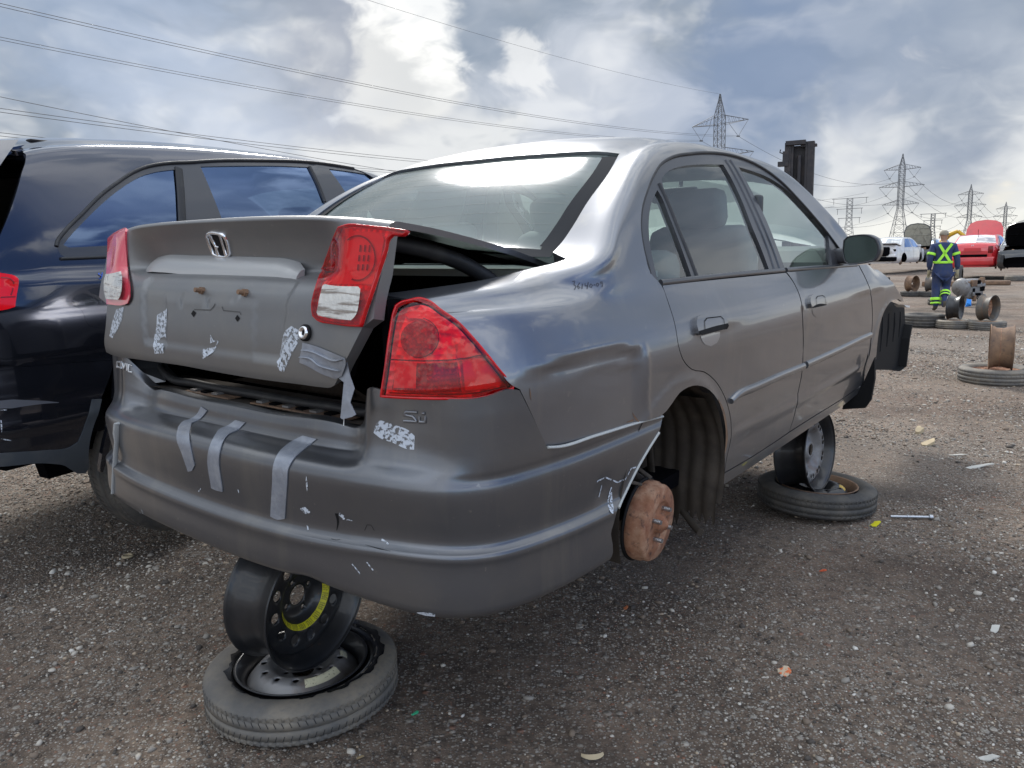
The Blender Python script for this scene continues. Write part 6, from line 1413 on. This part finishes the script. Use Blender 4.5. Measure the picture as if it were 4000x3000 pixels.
# red sedan
red, S_, vs_, k = far_car('sedan', (3893, 1092), 37, 'p_red', 'bright red sedan with its bonnet up, behind the worker', hood=(66, 1.12, 'p_red'), lift=.30)
mb = MB(); mb.box((0, -.03, .615), (1.0, .10, .085)); mb.box((0, -.02, .84), (.56, .05, .13), 1); mb.build('boot_gap', ['void', 'p_red'], red)
mb = MB(); mb.rbox((0, .00, .40), (1.55, .18, .34), .06); mb.build('rear_bumper', 'p_red', red)
lamp(red, .60, .84, .16, .26, 'red_dk', -.01); lamp(red, -.60, .84, .16, .26, 'red_dk', -.01)
mb = MB(); 
for s in (-1, 1): mb.box((s * .035, -.035, 1.005), (.012, .01, .06), R=Matrix.Rotation(rad(12 * 1), 3, 'Y'))
mb.box((0, -.035, 1.005), (.06, .01, .012)); mb.build('badge', 'chrome', red)
mb = MB(); mb.cyl((0, 1.5, 1.42), (0, 1.42, 1.62), .008); mb.build('antenna', 'black', red)
# white sedan with its boot crushed in
wht, *_ = far_car('sedan', (3500, 1072), 44, 'p_white', 'white sedan with its boot end torn open and missing lamps, beyond the door mirror', lift=.36)
mb = MB(); mb.rbox((-.10, -.02, .74), (1.25, .20, .44), .06); mb.rbox((.1, .0, .38), (1.5, .25, .22), .06); mb.build('torn_boot', 'void', wht)
mb = MB(); mb.box((.05, .40, 1.08), (1.5, .8, .03), R=Matrix.Rotation(rad(-9), 3, 'X')); mb.build('boot_lid', 'p_white', wht)
mb = MB(); mb.box((.66, -.02, .42), (.3, .02, .03)); mb.build('reflector', 'red_hi', wht)
mb = MB(); mb.rbox((.60, .0, .50), (.44, .18, .22), .06); mb.build('rear_bumper', 'p_white', wht)
mb = MB(); mb.box((.70, .06, .80), (.18, .03, .10)); mb.build('lamp_opening', 'void', wht)
# car facing us with a beige bonnet raised
f1_, *_ = far_car('sedan', (3556, 1052), 217, 'p_dark', 'dark car facing the camera with its beige bonnet propped open, left of the worker', hood=(74, 1.25, 'p_beige'), lift=.30)
# black wreck at the right edge
f2_, *_ = far_car('sedan', (3925, 1078), 217, 'p_dark', 'stripped black wreck with raised black bonnet at the right edge', hood=(58, 1.0, 'void'), lift=.25)
G0 = G_(3955, 1085)
far_car('sedan', (3370, 1006), 42, 'p_dark', 'black sedan far back, only its dark roof seen above the door mirror', lift=.55, H=1.5)
far_car('sedan', (3470, 1000), 42, 'p_grey', 'grey sedan far back beyond the roof of the white sedan', lift=.55)
far_car('sedan', (3675, 1004), 44, 'p_white', 'white car far back between the beige bonnet and the red sedan', lift=.6)
far_car('sedan', (3990, 1010), 44, 'p_grey', 'grey car farthest back behind the black wreck', lift=.5)
far_car('sedan', (3235, 1000), 40, 'p_grey', 'grey car farthest back, hidden mostly by the door mirror', lift=.5)
# blocks and flat tyres under the wrecks
for px, sz, lb in (((3700, 1117), (1.5, .35, .16), 'low dark sleeper block under the left of the red sedan'), ((3830, 1113), (1.7, .35, .14), 'low dark sleeper block under the right of the red sedan')):
    c = G_(*px); mb = MB(); mb.rbox((0, 0, sz[2] / 2), sz, .03); q = mb.build('timber_block', 'rust_dark', None); q.matrix_world = TR((c.x, c.y, 0), rz=-30); tag(q, lb, 'block')
yard_tyre(3962, 1098, 'grey-green tyre lying flat in front of the black wreck', R=.32, Wt=.20, m='tyre_worn'); yard_tyre(3440, 1098, 'flat brown tyre under the white sedan', R=.34, Wt=.16)
c = G_(3742, 1112); mb = MB(); mb.lathe([(.20, -.11), (.33, -.10), (.34, .0), (.33, .10), (.20, .11)], 32, 0, TR((c.x, c.y, .33), rz=-37) @ TR(ry=90)); q = mb.build('tyre', 'tyre', None); tag(q, 'dark upright wheel standing under the left of the red sedan', 'tyre')
# gearbox casting with a blue rag
c = G_(3785, 1186); gb = empty('gearbox', TR((c.x, c.y, 0), rz=20), 'dirty grey gearbox casting standing on the dirt right of the worker', 'gearbox')
mb = MB(); mb.rbox((0, 0, .34), (.50, .34, .46), .06); mb.lathe([(.0, .0), (.20, .0), (.22, .05), (.17, .16), (.0, .16)], 20, 0, TR((-.22, 0, .38), ry=-90)); mb.cyl((.22, 0, .42), (.38, .02, .40), .10, 14)
for i in range(14): mb.rbox((random.uniform(-.25, .25), -.17 + random.uniform(-.03, .03), random.uniform(.12, .6)), (random.uniform(.05, .16), .07, random.uniform(.05, .18)), .012, i % 3)
for x in (-.2, .18): mb.cyl((x, -.1, 0), (x, -.1, .14), .04)
mb.build('casting', ['steel_grey', 'rust_dark', 'void'], gb)
c = G_(3782, 1199); mb = MB(); mb.add([(-.07, 0, .0), (.08, .02, .01), (.06, .0, .16), (-.03, .02, .18), (.02, -.05, .06), (-.05, -.04, .09)], [(0, 4, 5), (0, 1, 4), (1, 2, 4), (2, 3, 5), (2, 5, 4), (3, 0, 5)]); q = mb.build('rag', mat('blue_rag', (.03, .25, .75), .7), None); q.matrix_world = TR((c.x, c.y, 0)); tag(q, 'bright blue rag at the foot of the gearbox casting', 'rag')
c = G_(3690, 1233); mb = MB(); mb.box((0, 0, .01), (.42, .05, .02)); q = mb.build('metal_bar', 'black', None); q.matrix_world = TR((c.x, c.y, 0), rz=-5); tag(q, 'thin dark bar on the gravel behind the lone tyre', 'bar')
# ================================================================== the worker
wc = G_(3672, 1213); face = math.atan2(wc.x, wc.y) - .25
WM = Matrix.Translation((wc.x, wc.y, 0)) @ Matrix.Rotation(-face, 4, 'Z') @ Matrix.Scale(1.64 / 1.75, 4)
man = empty('person', WM, 'worker in navy overalls with lime reflective braces and a tan cap, walking away', 'person')
def skin(name, J, E, m, parent, sub=2):
    """J: joint -> (x, y, z, radius); E: joint pairs"""
    ks = list(J); me = bpy.data.meshes.new(name); me.from_pydata([J[q][:3] for q in ks], [(ks.index(a), ks.index(b_)) for a, b_ in E], []); me.update(); o = link(name, me, None, None)
    bm_ = o.modifiers.new('skin', 'SKIN'); sk = me.skin_vertices[0].data if me.skin_vertices else None
    if sk is None:
        bm = bmesh.new(); bm.from_mesh(me); bm.verts.layers.skin.verify(); bm.to_mesh(me); bm.free(); sk = me.skin_vertices[0].data
    for i, q in enumerate(ks): r = J[q][3]; sk[i].radius = r if isinstance(r, tuple) else (r, r)
    sk[0].use_root = True; s2 = o.modifiers.new('sub', 'SUBSURF'); s2.levels = sub; s2.render_levels = sub
    dg = bpy.context.evaluated_depsgraph_get(); ev = o.evaluated_get(dg); m2 = bpy.data.meshes.new_from_object(ev); bpy.data.objects.remove(o); m2.name = name
    m2.polygons.foreach_set('use_smooth', [True] * len(m2.polygons)); return link(name, m2, m, parent)
MT['navy'] = mat('navy_overall_cloth', (.022, .040, .115), .85, noise=(9, (.045, .055, .10), .45, .7), bump=.006, bscale=14); MT['skin'] = mat('tanned_skin', (.36, .20, .13), .55); MT['lime'] = mat('lime_reflective_band', (.42, .90, .06), .5); MT['cap'] = mat('tan_cap_cloth', (.27, .24, .19), .85); MT['boot'] = mat('worn_work_boot', (.09, .075, .055), .8); MT['glove'] = mat('tan_work_glove', (.40, .36, .24), .8); MT['band'] = mat('silver_tape', (.62, .64, .60), .4)
# one continuous body: torso, neck, head, arms, hands, legs, feet.  y forward (away from the camera), x right
J = dict(pel=(0, 0, .95, (.16, .13)), ab=(0, .01, 1.10, (.155, .12)), ch=(0, .03, 1.30, (.185, .13)), sh=(0, .035, 1.43, (.12, .09)), nk=(0, .045, 1.51, .055), hd0=(0, .05, 1.57, .062), hd=(0, .06, 1.64, .088), hd2=(0, .06, 1.72, .075),
         ls=(-.19, .03, 1.41, .075), le=(-.27, -.02, 1.14, .055), lw=(-.25, .08, .90, .040), lh=(-.245, .11, .83, .034),
         rs=(.19, .03, 1.41, .075), re=(.27, .0, 1.14, .055), rw=(.30, .02, .89, .040), rh=(.305, .03, .82, .034),
         lp=(-.09, 0, .86, .105), lk=(-.10, .06, .50, .075), la=(-.10, -.03, .11, .055), lf=(-.10, .03, .045, .045), lt=(-.11, .15, .03, .036),
         rp=(.09, .0, .86, .105), rk=(.11, .16, .52, .078), ra=(.04, -.16, .26, .056), rf=(.03, -.19, .20, .045), rt=(.02, -.14, .08, .036))
E_ = [('pel', 'ab'), ('ab', 'ch'), ('ch', 'sh'), ('sh', 'nk'), ('nk', 'hd0'), ('hd0', 'hd'), ('hd', 'hd2'), ('sh', 'ls'), ('ls', 'le'), ('le', 'lw'), ('lw', 'lh'), ('sh', 'rs'), ('rs', 're'), ('re', 'rw'), ('rw', 'rh'), ('pel', 'lp'), ('lp', 'lk'), ('lk', 'la'), ('la', 'lf'), ('lf', 'lt'), ('pel', 'rp'), ('rp', 'rk'), ('rk', 'ra'), ('ra', 'rf'), ('rf', 'rt')]
for s, h in (('l', 'lh'), ('r', 'rh')):
    x, y, z, _r = J[h]
    for i, (dx_, dy_, ln) in enumerate(((-.024, .012, .062), (-.009, .018, .070), (.008, .016, .068), (.024, .006, .056))):
        J[s + 'f%da' % i] = (x + dx_, y + dy_, z - .040, .0105); J[s + 'f%db' % i] = (x + dx_ * 1.1, y + dy_ + .012, z - .040 - ln * .55, .0095); J[s + 'f%dc' % i] = (x + dx_ * .9, y + dy_ + .004, z - .040 - ln, .008)
        E_ += [(h, s + 'f%da' % i), (s + 'f%da' % i, s + 'f%db' % i), (s + 'f%db' % i, s + 'f%dc' % i)]
    J[s + 'ta'] = (x + (.03 if s == 'l' else -.03), y + .03, z + .0, .012); J[s + 'tb'] = (x + (.035 if s == 'l' else -.035), y + .045, z - .04, .010); E_ += [(h, s + 'ta'), (s + 'ta', s + 'tb')]
body_ = skin('body', J, E_, 'skin', man)
body_.data.materials.append(MT['navy']); body_.data.materials.append(MT['boot']); body_.data.materials.append(MT['glove'])
for p_ in body_.data.polygons:
    c_ = p_.center
    if c_.z > 1.50: mi_ = 0
    elif (c_.z < .10 and c_.x < 0) or (c_.z < .235 and c_.x > 0 and c_.z < .235 and c_.y < -.10): mi_ = 2
    elif abs(c_.x) > .19 and c_.z < .90: mi_ = 3
    else: mi_ = 1
    p_.material_index = mi_
Jj = dict(a=(0, 0, .78, (.222, .17)), b=(0, .005, .93, (.208, .158)), c=(0, .015, 1.12, (.185, .145)), d=(0, .03, 1.30, (.205, .15)), e=(0, .035, 1.44, (.15, .105)), ls=(-.20, .03, 1.415, .088), le=(-.275, -.02, 1.14, .070), lw=(-.255, .06, .93, .060), rs=(.20, .03, 1.415, .088), re=(.278, .0, 1.14, .070), rw=(.30, .015, .92, .060), nk=(0, .045, 1.51, .068))
skin('jacket', Jj, [('a', 'b'), ('b', 'c'), ('c', 'd'), ('d', 'e'), ('e', 'nk'), ('e', 'ls'), ('ls', 'le'), ('le', 'lw'), ('e', 'rs'), ('rs', 're'), ('re', 'rw')], ['navy'], man)
Jt = dict(h=(0, 0, .86, (.17, .14)), lp=(-.10, 0, .76, .112), lk=(-.105, .03, .50, .095), la=(-.105, -.03, .15, .088), rp=(.10, .02, .76, .115), rk=(.115, .15, .52, .10), ra=(.045, -.13, .29, .088))
skin('trousers', Jt, [('h', 'lp'), ('lp', 'lk'), ('lk', 'la'), ('h', 'rp'), ('rp', 'rk'), ('rk', 'ra')], 'navy', man)
mb = MB(); mb.lathe([(.186, 1.02), (.196, .94), (.208, .84), (.222, .755), (.214, .750), (.19, .80)], 36, 0, Matrix.Diagonal((1, .80, 1, 1))); mb.build('jacket_hem', 'navy', man)
def surfband(objs, pts, wd, name, m='lime', th=.012):
    bvh = None; P = []
    for o_ in objs:
        bv_ = BVHTree.FromPolygons([v.co[:] for v in o_.data.vertices], [p.vertices[:] for p in o_.data.polygons]); bvh = bv_
    mb = MB(); v = []
    for x, z in pts:
        h_ = bvh.ray_cast(Vector((x, -1, z)), Vector((0, 1, 0)))[0]; y = h_.y if h_ else -.13; P.append(Vector((x, y - th, z)))
    for i, p_ in enumerate(P):
        t_ = (P[min(i + 1, len(P) - 1)] - P[max(i - 1, 0)]).normalized(); s_ = t_.cross(Vector((0, -1, 0))).normalized()
        for w__ in (-.5, -.2, .2, .5): v.append(tuple(p_ + s_ * w__ * wd))
    mb.add(v, [(i * 4 + j, i * 4 + j + 1, (i + 1) * 4 + j + 1, (i + 1) * 4 + j) for i in range(len(P) - 1) for j in range(3)], 0, True); return mb.build(name, m, man)
jk = [c for c in children(man) if c.name.startswith('jacket')]
lin = lambda a_, b_, n=14: [(a_[0] + (b_[0] - a_[0]) * i / (n - 1), a_[1] + (b_[1] - a_[1]) * i / (n - 1)) for i in range(n)]
surfband(jk, lin((-.13, 1.46), (.10, 1.08)), .055, 'reflective_brace'); surfband(jk, lin((.12, 1.47), (-.14, 1.08)), .055, 'reflective_brace')
mb = MB()
def ring(c, r, h_, axis, flat=1., name='reflective_band', n=28):
    mb = MB(); q = Vector(axis).to_track_quat('Z', 'Y').to_matrix().to_4x4(); mb.lathe([(r, -h_ / 2), (r + .004, -h_ * .3), (r + .004, h_ * .3), (r, h_ / 2)], n, 0, Matrix.Translation(c) @ q @ Matrix.Diagonal((1, flat, 1, 1))); return mb.build(name, 'lime', man)
ring((0, .012, 1.07), .196, .05, (0, 0, 1), .78); ring((-.245, 0, 1.25), .086, .055, (-.3, -.18, -1)); ring((.245, .015, 1.25), .086, .055, (.3, -.1, -1))
ring((-.105, -.01, .26), .104, .06, (0, -.17, -1)); ring((-.105, -.025, .17), .101, .035, (0, -.17, -1)); ring((.075, -.02, .38), .106, .055, (-.24, -.95, -.78)); ring((.058, -.09, .325), .102, .04, (-.24, -.95, -.78))
mb = MB(); mb.lathe([(.0, .105), (.045, .098), (.078, .07), (.094, .03), (.097, -.005), (.093, -.008)], 28, 0, TR((0, .055, 1.665), rx=-6)); v_ = [(.085 * math.sin(t_), .08 + .05 * math.cos(t_) + .055 + (.05 if abs(t_) < 1.0 else 0), 1.665) for t_ in np.linspace(-1.5, 1.5, 9)] + [(.085 * math.sin(t_), .055 + .05 * math.cos(t_), 1.672) for t_ in np.linspace(1.5, -1.5, 9)]; mb.add(v_, [tuple(range(18))]); mb.box((0, -.041, 1.672), (.06, .006, .02)); mb.build('cap', 'cap', man)
mb = MB()
for s in (-1, 1): mb.rbox((s * .092, .055, 1.615), (.014, .035, .055), .006)
mb.rbox((0, .155, 1.605), (.028, .03, .04), .01); mb.rbox((0, .147, 1.565), (.05, .01, .012), .003)
for s in (-1, 1): mb.rbox((s * .033, .143, 1.635), (.026, .01, .012), .004)
mb.build('face', 'skin', man)
# ================================================================== loader with a tall mast
LP = at_depth(2900, 985, 27.0); la_ = math.atan2(LP[0], LP[1])
lo = empty('loader', Matrix.Translation((LP[0], LP[1], 0)) @ Matrix.Rotation(-la_ - .15, 4, 'Z'), 'yellow yard loader with a tall black lifting mast, beyond the grey sedan', 'loader')
MT['ylw'] = mat('worn_yellow_machine_paint', (.62, .36, .02), .45, noise=(3, (.40, .24, .03), .5, .75))
xc = -1.35
mb = MB(); mb.rbox((xc - .2, 0, 1.15), (1.9, 2.2, .7), .12); mb.rbox((xc - .9, .1, 1.55), (.9, 1.8, .5), .15); mb.build('chassis', 'ylw', lo)
mb = MB()
for x in (-.62, .62):
    for y in (-.6, .6): mb.tube([(xc + x, y, 1.4), (xc + x * .98, y * .95, 2.75)], .055, 6, flat=1)
mb.rbox((xc, 0, 2.82), (1.45, 1.4, .16), .06); mb.rbox((xc, 0, 1.5), (1.36, 1.3, .2), .03); mb.build('cab_frame', 'ylw', lo)
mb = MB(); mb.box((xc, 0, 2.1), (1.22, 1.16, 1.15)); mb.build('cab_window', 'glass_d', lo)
mb = MB(); mb.rbox((xc, .1, 1.85), (.5, .2, .8), .06); mb.build('seat', 'int_dark', lo)
mb = MB(); mb.cyl((xc + .15, 0, 2.9), (xc + .15, 0, 3.08), .10, 14); mb.build('beacon', mat('orange_beacon_lens', (.9, .25, .02), .2), lo)
for x, y in ((xc - .95, .7), (xc + .75, .7), (xc - .95, -.7), (xc + .75, -.7)): mb = MB(); mb.lathe([(.28, -.18), (.55, -.17), (.58, -.08), (.58, .08), (.55, .17), (.28, .18), (.28, .05), (0, .05)], 28, 0, TR((x, y, .58), ry=90)); mb.build('wheel', 'tyre', lo)
MT['mast'] = mat('black_mast_steel', (.020, .019, .024), .6, noise=(3, (.05, .04, .04), .5, .7))
mx = 1.78; mb = MB()
for s in (-1, 1): mb.box((mx + s * .36, 0, 2.6), (.20, .34, 4.9)); mb.box((mx + s * .22, -.05, 2.62), (.07, .20, 4.86))
mb.box((mx, .1, 2.6), (.6, .08, 4.7)); mb.box((mx - .12, -.12, 5.03), (.62, .30, .14)); mb.box((mx + .28, 0, 4.92), (.5, .28, .08)); mb.cyl((mx, -.1, .6), (mx, -.1, 4.6), .07, 10); mb.box((mx - .50, -.1, 4.35), (.34, .22, .16)); mb.box((mx - .42, -.1, 4.6), (.20, .2, .34)); mb.tube([(mx - .5, -.1, 4.7), (mx - .62, -.1, 4.75), (mx - .6, -.1, 4.85)], .02)
mb.v = [q * [1, 1, .957] for q in mb.v]; mb.build('mast', 'mast', lo)
mb = MB()
for y_ in (-.35, .35): mb.tube([(xc + .4, y_, 1.25), (xc + 1.6, y_, 1.15), (mx - .3, y_ * .6, .75)], [.14, .13, .11], 6)
mb.build('lift_arm', 'ylw', lo)
mb = MB()
for s in (-.45, .45): mb.box((mx + s, .7, .35), (.14, 1.2, .06))
mb.box((mx, .1, .6), (1.2, .08, .5)); mb.build('fork', 'mast', lo)
# excavator arms on the skyline
for px, h_, lb, rz in ((3742, 903, 'small orange excavator boom on the skyline behind the red sedan', 0), (3985, 925, 'small orange excavator boom on the skyline at the right edge', 20)):
    P = at_depth(px, h_, 70.); e = empty('excavator', Matrix.Translation((P[0], P[1], 0)) @ Matrix.Rotation(rad(-40 + rz), 4, 'Z'), lb, 'excavator'); zt = P[2]
    mb = MB(); mb.tube([(-1.6, 0, zt - 1.3), (-.7, 0, zt - .3), (0, 0, zt)], [.22, .24, .16], 8); mb.tube([(0, 0, zt), (.9, 0, zt - .8), (1.3, 0, zt - 1.7)], [.16, .17, .10], 8); mb.build('boom', 'ylw', e); mb = MB(); mb.rbox((-2.1, 0, max(.8, zt - 2.2)), (1.8, 1.6, 1.4), .1); mb.build('house', 'ylw', e)
# ================================================================== pylons and wires
MT['galv'] = mat('galvanised_steel', (.13, .135, .145), .6, .2); MT['wire'] = mat('dull_conductor', (.05, .052, .06), .7)
def bar(mb, a_, b_, r): mb.cyl(a_, b_, r, 4, caps=False, smooth=False)
def pylon(pos, line_az, H, label, arms=((.835, 8.6), (.655, 10.6), (.465, 8.6)), base=4.4, waist=1.25, fat=1.):
    o = empty('pylon', Matrix.Translation(pos) @ Matrix.Rotation(-rad(line_az), 4, 'Z'), label, 'pylon', 'lattice pylons of the power line')
    zw = H * .43; mb = MB(); wa = lambda z: base + (waist - base) * z / zw if z < zw else (waist if z < H * .86 else waist * max(.08, (H - z) / (H * .14)))
    lv = list(np.linspace(0, zw, 6)) + list(np.linspace(zw, H * .86, 11)[1:]) + list(np.linspace(H * .86, H, 5)[1:]); r = .075 * fat
    for z0, z1 in zip(lv[:-1], lv[1:]):
        a_, b_ = wa(z0), wa(z1); C0 = [(-a_, -a_, z0), (a_, -a_, z0), (a_, a_, z0), (-a_, a_, z0)]; C1 = [(-b_, -b_, z1), (b_, -b_, z1), (b_, b_, z1), (-b_, b_, z1)]
        for i in range(4): bar(mb, C0[i], C1[i], r * 1.5); j = (i + 1) % 4; bar(mb, C0[i], C1[j], r * .7); bar(mb, C0[j], C1[i], r * .7); bar(mb, C1[i], C1[j], r * .6)
    mb.build('tower', 'galv', o)
    for zf_, wd in arms:
        z = H * zf_
        for s in (-1, 1):
            mb = MB(); t_ = (s * wd, 0, z + .4); n = 6
            for y in (-waist, waist):
                bar(mb, (s * waist, y, z), t_, r); bar(mb, (s * waist, y, z + 2.6), t_, r)
                for i in range(1, n):
                    f = i / n; p0 = (s * waist + (t_[0] - s * waist) * f, y * (1 - f), z + .4 * f); f2 = (i - .5) / n; p1 = (s * waist + (t_[0] - s * waist) * f2, y * (1 - f2), z + 2.6 - 2.2 * f2); bar(mb, p0, p1, r * .6)
            mb.build('crossarm', 'galv', o); mb = MB(); q = (s * (wd * .66), 0, z - 4.0)
            bar(mb, t_, q, r * .8); bar(mb, (s * wd * .33, 0, z), q, r * .8); mb.box(q, (1.0, .3, .3)); mb.build('insulator', 'galv', o)
    return o
def pl(px, d): az = math.atan2(*(MW.T @ np.array([(px - 2000) / FPX, (960 - 1500) / FPX, 1.]))[:2]); return Vector((math.sin(az) * d, math.cos(az) * d, 0))
PT = [(2803, 368, 248, 'large pylon rising behind the roof of the grey sedan'), (3508, 602, 445, 'second-largest pylon, right of the black mast'), (3778, 721, 690, 'third pylon in the line, above the raised red bonnet'), (3918, 789, 940, 'fourth and smaller pylon near the right edge'), (4000, 850, 1250, 'smallest pylon cut by the right edge')]
PP = []
def top_at(u, v, p_):
    r_ = MW.T @ np.array([(u - 2000) / FPX, (v - 1500) / FPX, 1.]); return CAMH + r_[2] * math.hypot(p_.x, p_.y) / math.hypot(r_[0], r_[1])
HH = []
for i, (u, vt_, d, lb) in enumerate(PT):
    p_ = pl(u, d); PP.append(p_); HH.append(top_at(u, vt_, p_)); pylon(p_, 41, HH[-1], lb, fat=1. + .22 * i, arms=((.835, 8.6), (.655, 10.6), (.465, 8.6)) if i else ((.815, 9.0), (.62, 10.8), (.44, 8.8)))
def mastpole(px, d, vt_, label):
    p_ = pl(px, d); H = top_at(px, vt_, p_); o = empty('pylon', Matrix.Translation(p_) @ Matrix.Rotation(-rad(41), 4, 'Z'), label, 'pylon', 'narrow masts of the second power line'); mb = MB(); r = .11 * d / 450
    for z0, z1 in zip(np.linspace(0, H, 13)[:-1], np.linspace(0, H, 13)[1:]):
        wd = lambda z: 3.4 - 2.0 * min(1, z / (H * .55))
        for y in (-1, 1):
            for s in (-1, 1): bar(mb, (s * wd(z0), y * wd(z0) * .5, z0), (s * wd(z1), y * wd(z1) * .5, z1), r); bar(mb, (s * wd(z0), y * wd(z0) * .5, z0), (-s * wd(z1), y * wd(z1) * .5, z1), r * .6)
    mb.build('tower', 'galv', o)
    for zf_, wd_ in ((1., 9.5), (.80, 7.), (.62, 6.)):
        mb = MB(); z = H * zf_; bar(mb, (-wd_, 0, z), (wd_, 0, z), r * 1.2)
        for s in (-1, 1): bar(mb, (s * wd_ * .9, 0, z), (s * wd_ * .9, 0, z - 3), r)
        mb.build('crossarm', 'galv', o)
mastpole(3312, 470, 775, 'nearest narrow mast with flat crossarms, beyond the door mirror'); mastpole(3638, 700, 835, 'narrow flat-topped mast above the beige bonnet'); mastpole(3812, 1000, 872, 'farthest narrow mast, tiny above the red bonnet')
def wire(a_, b_, sag, r, label, group='overhead conductors', double=0.):
    a_, b_ = Vector(a_), Vector(b_); n = 60; mb = MB(); d = (b_ - a_); s_ = Vector((0, 0, 1)).cross(d).normalized()
    for q in ((-double / 2, double / 2) if double else (0,)):
        pts = [a_ + d * (i / n) + Vector((0, 0, -4 * sag * (i / n) * (1 - i / n))) + s_ * q for i in range(n + 1)]
        if double: pts = [p_ + Vector((0, 0, q)) for p_ in pts]
        mb.tube(pts, r, 4, caps=False)
    o = mb.build('power_line', 'wire', None); return tag(o, label, 'power line', group)
T0 = PP[0] - Vector((.59, .80, 0)).normalized() * 335; Lx = Vector((math.cos(rad(-41)), math.sin(rad(-41)), 0))
H0 = HH[0]
for (zf_, wd), nm in zip(((.815, 9.0), (.62, 10.8), (.44, 8.8)), ('topmost', 'middle', 'lowest')):
    for s, sn in ((-1, 'left'), (1, 'right')):
        o_ = Lx * s * wd * .66; z = H0 * zf_ - 4.0
        wire(T0 + o_ + Vector((0, 0, z)), PP[0] + o_ + Vector((0, 0, z)), {'topmost': 8.5, 'middle': 9.3, 'lowest': 10.}[nm], .030, '%s paired wires on the %s side of the near pylon, sweeping left' % (nm, 'far' if s < 0 else 'near'), double=.42)
        for i in range(3):
            z1 = HH[i + 1] * ((.835, .655, .465)[('topmost', 'middle', 'lowest').index(nm)]) - 4
            wire(PP[i] + o_ + Vector((0, 0, z if i == 0 else HH[i] / HH[i + 1] * (z1 + 4) - 4)), PP[i + 1] + o_ + Vector((0, 0, z1)), 8, .05 + .03 * i, ('%s %s-side wire between the %s and %s pylons of the line' % (nm, 'far' if s < 0 else 'near', ('first', 'second', 'third')[i], ('second', 'third', 'fourth')[i])))
wire(T0 + Vector((0, 0, H0)), PP[0] + Vector((0, 0, H0)), 7, .025, 'thin single earth wire running to the peak of the near pylon')
wire(pl(3312, 470) + Lx * 8 + Vector((0, 0, 30)), pl(3312, 470) - Vector((.66, .75, 0)) * 420 + Vector((0, 0, 30)), 12, .05, 'wire running left from the nearest narrow mast')
wire(pl(3312, 470) - Lx * 8 + Vector((0, 0, 24)), pl(3312, 470) - Vector((.66, .75, 0)) * 420 - Lx * 8 + Vector((0, 0, 24)), 12, .05, 'lower wire running left from the nearest narrow mast')
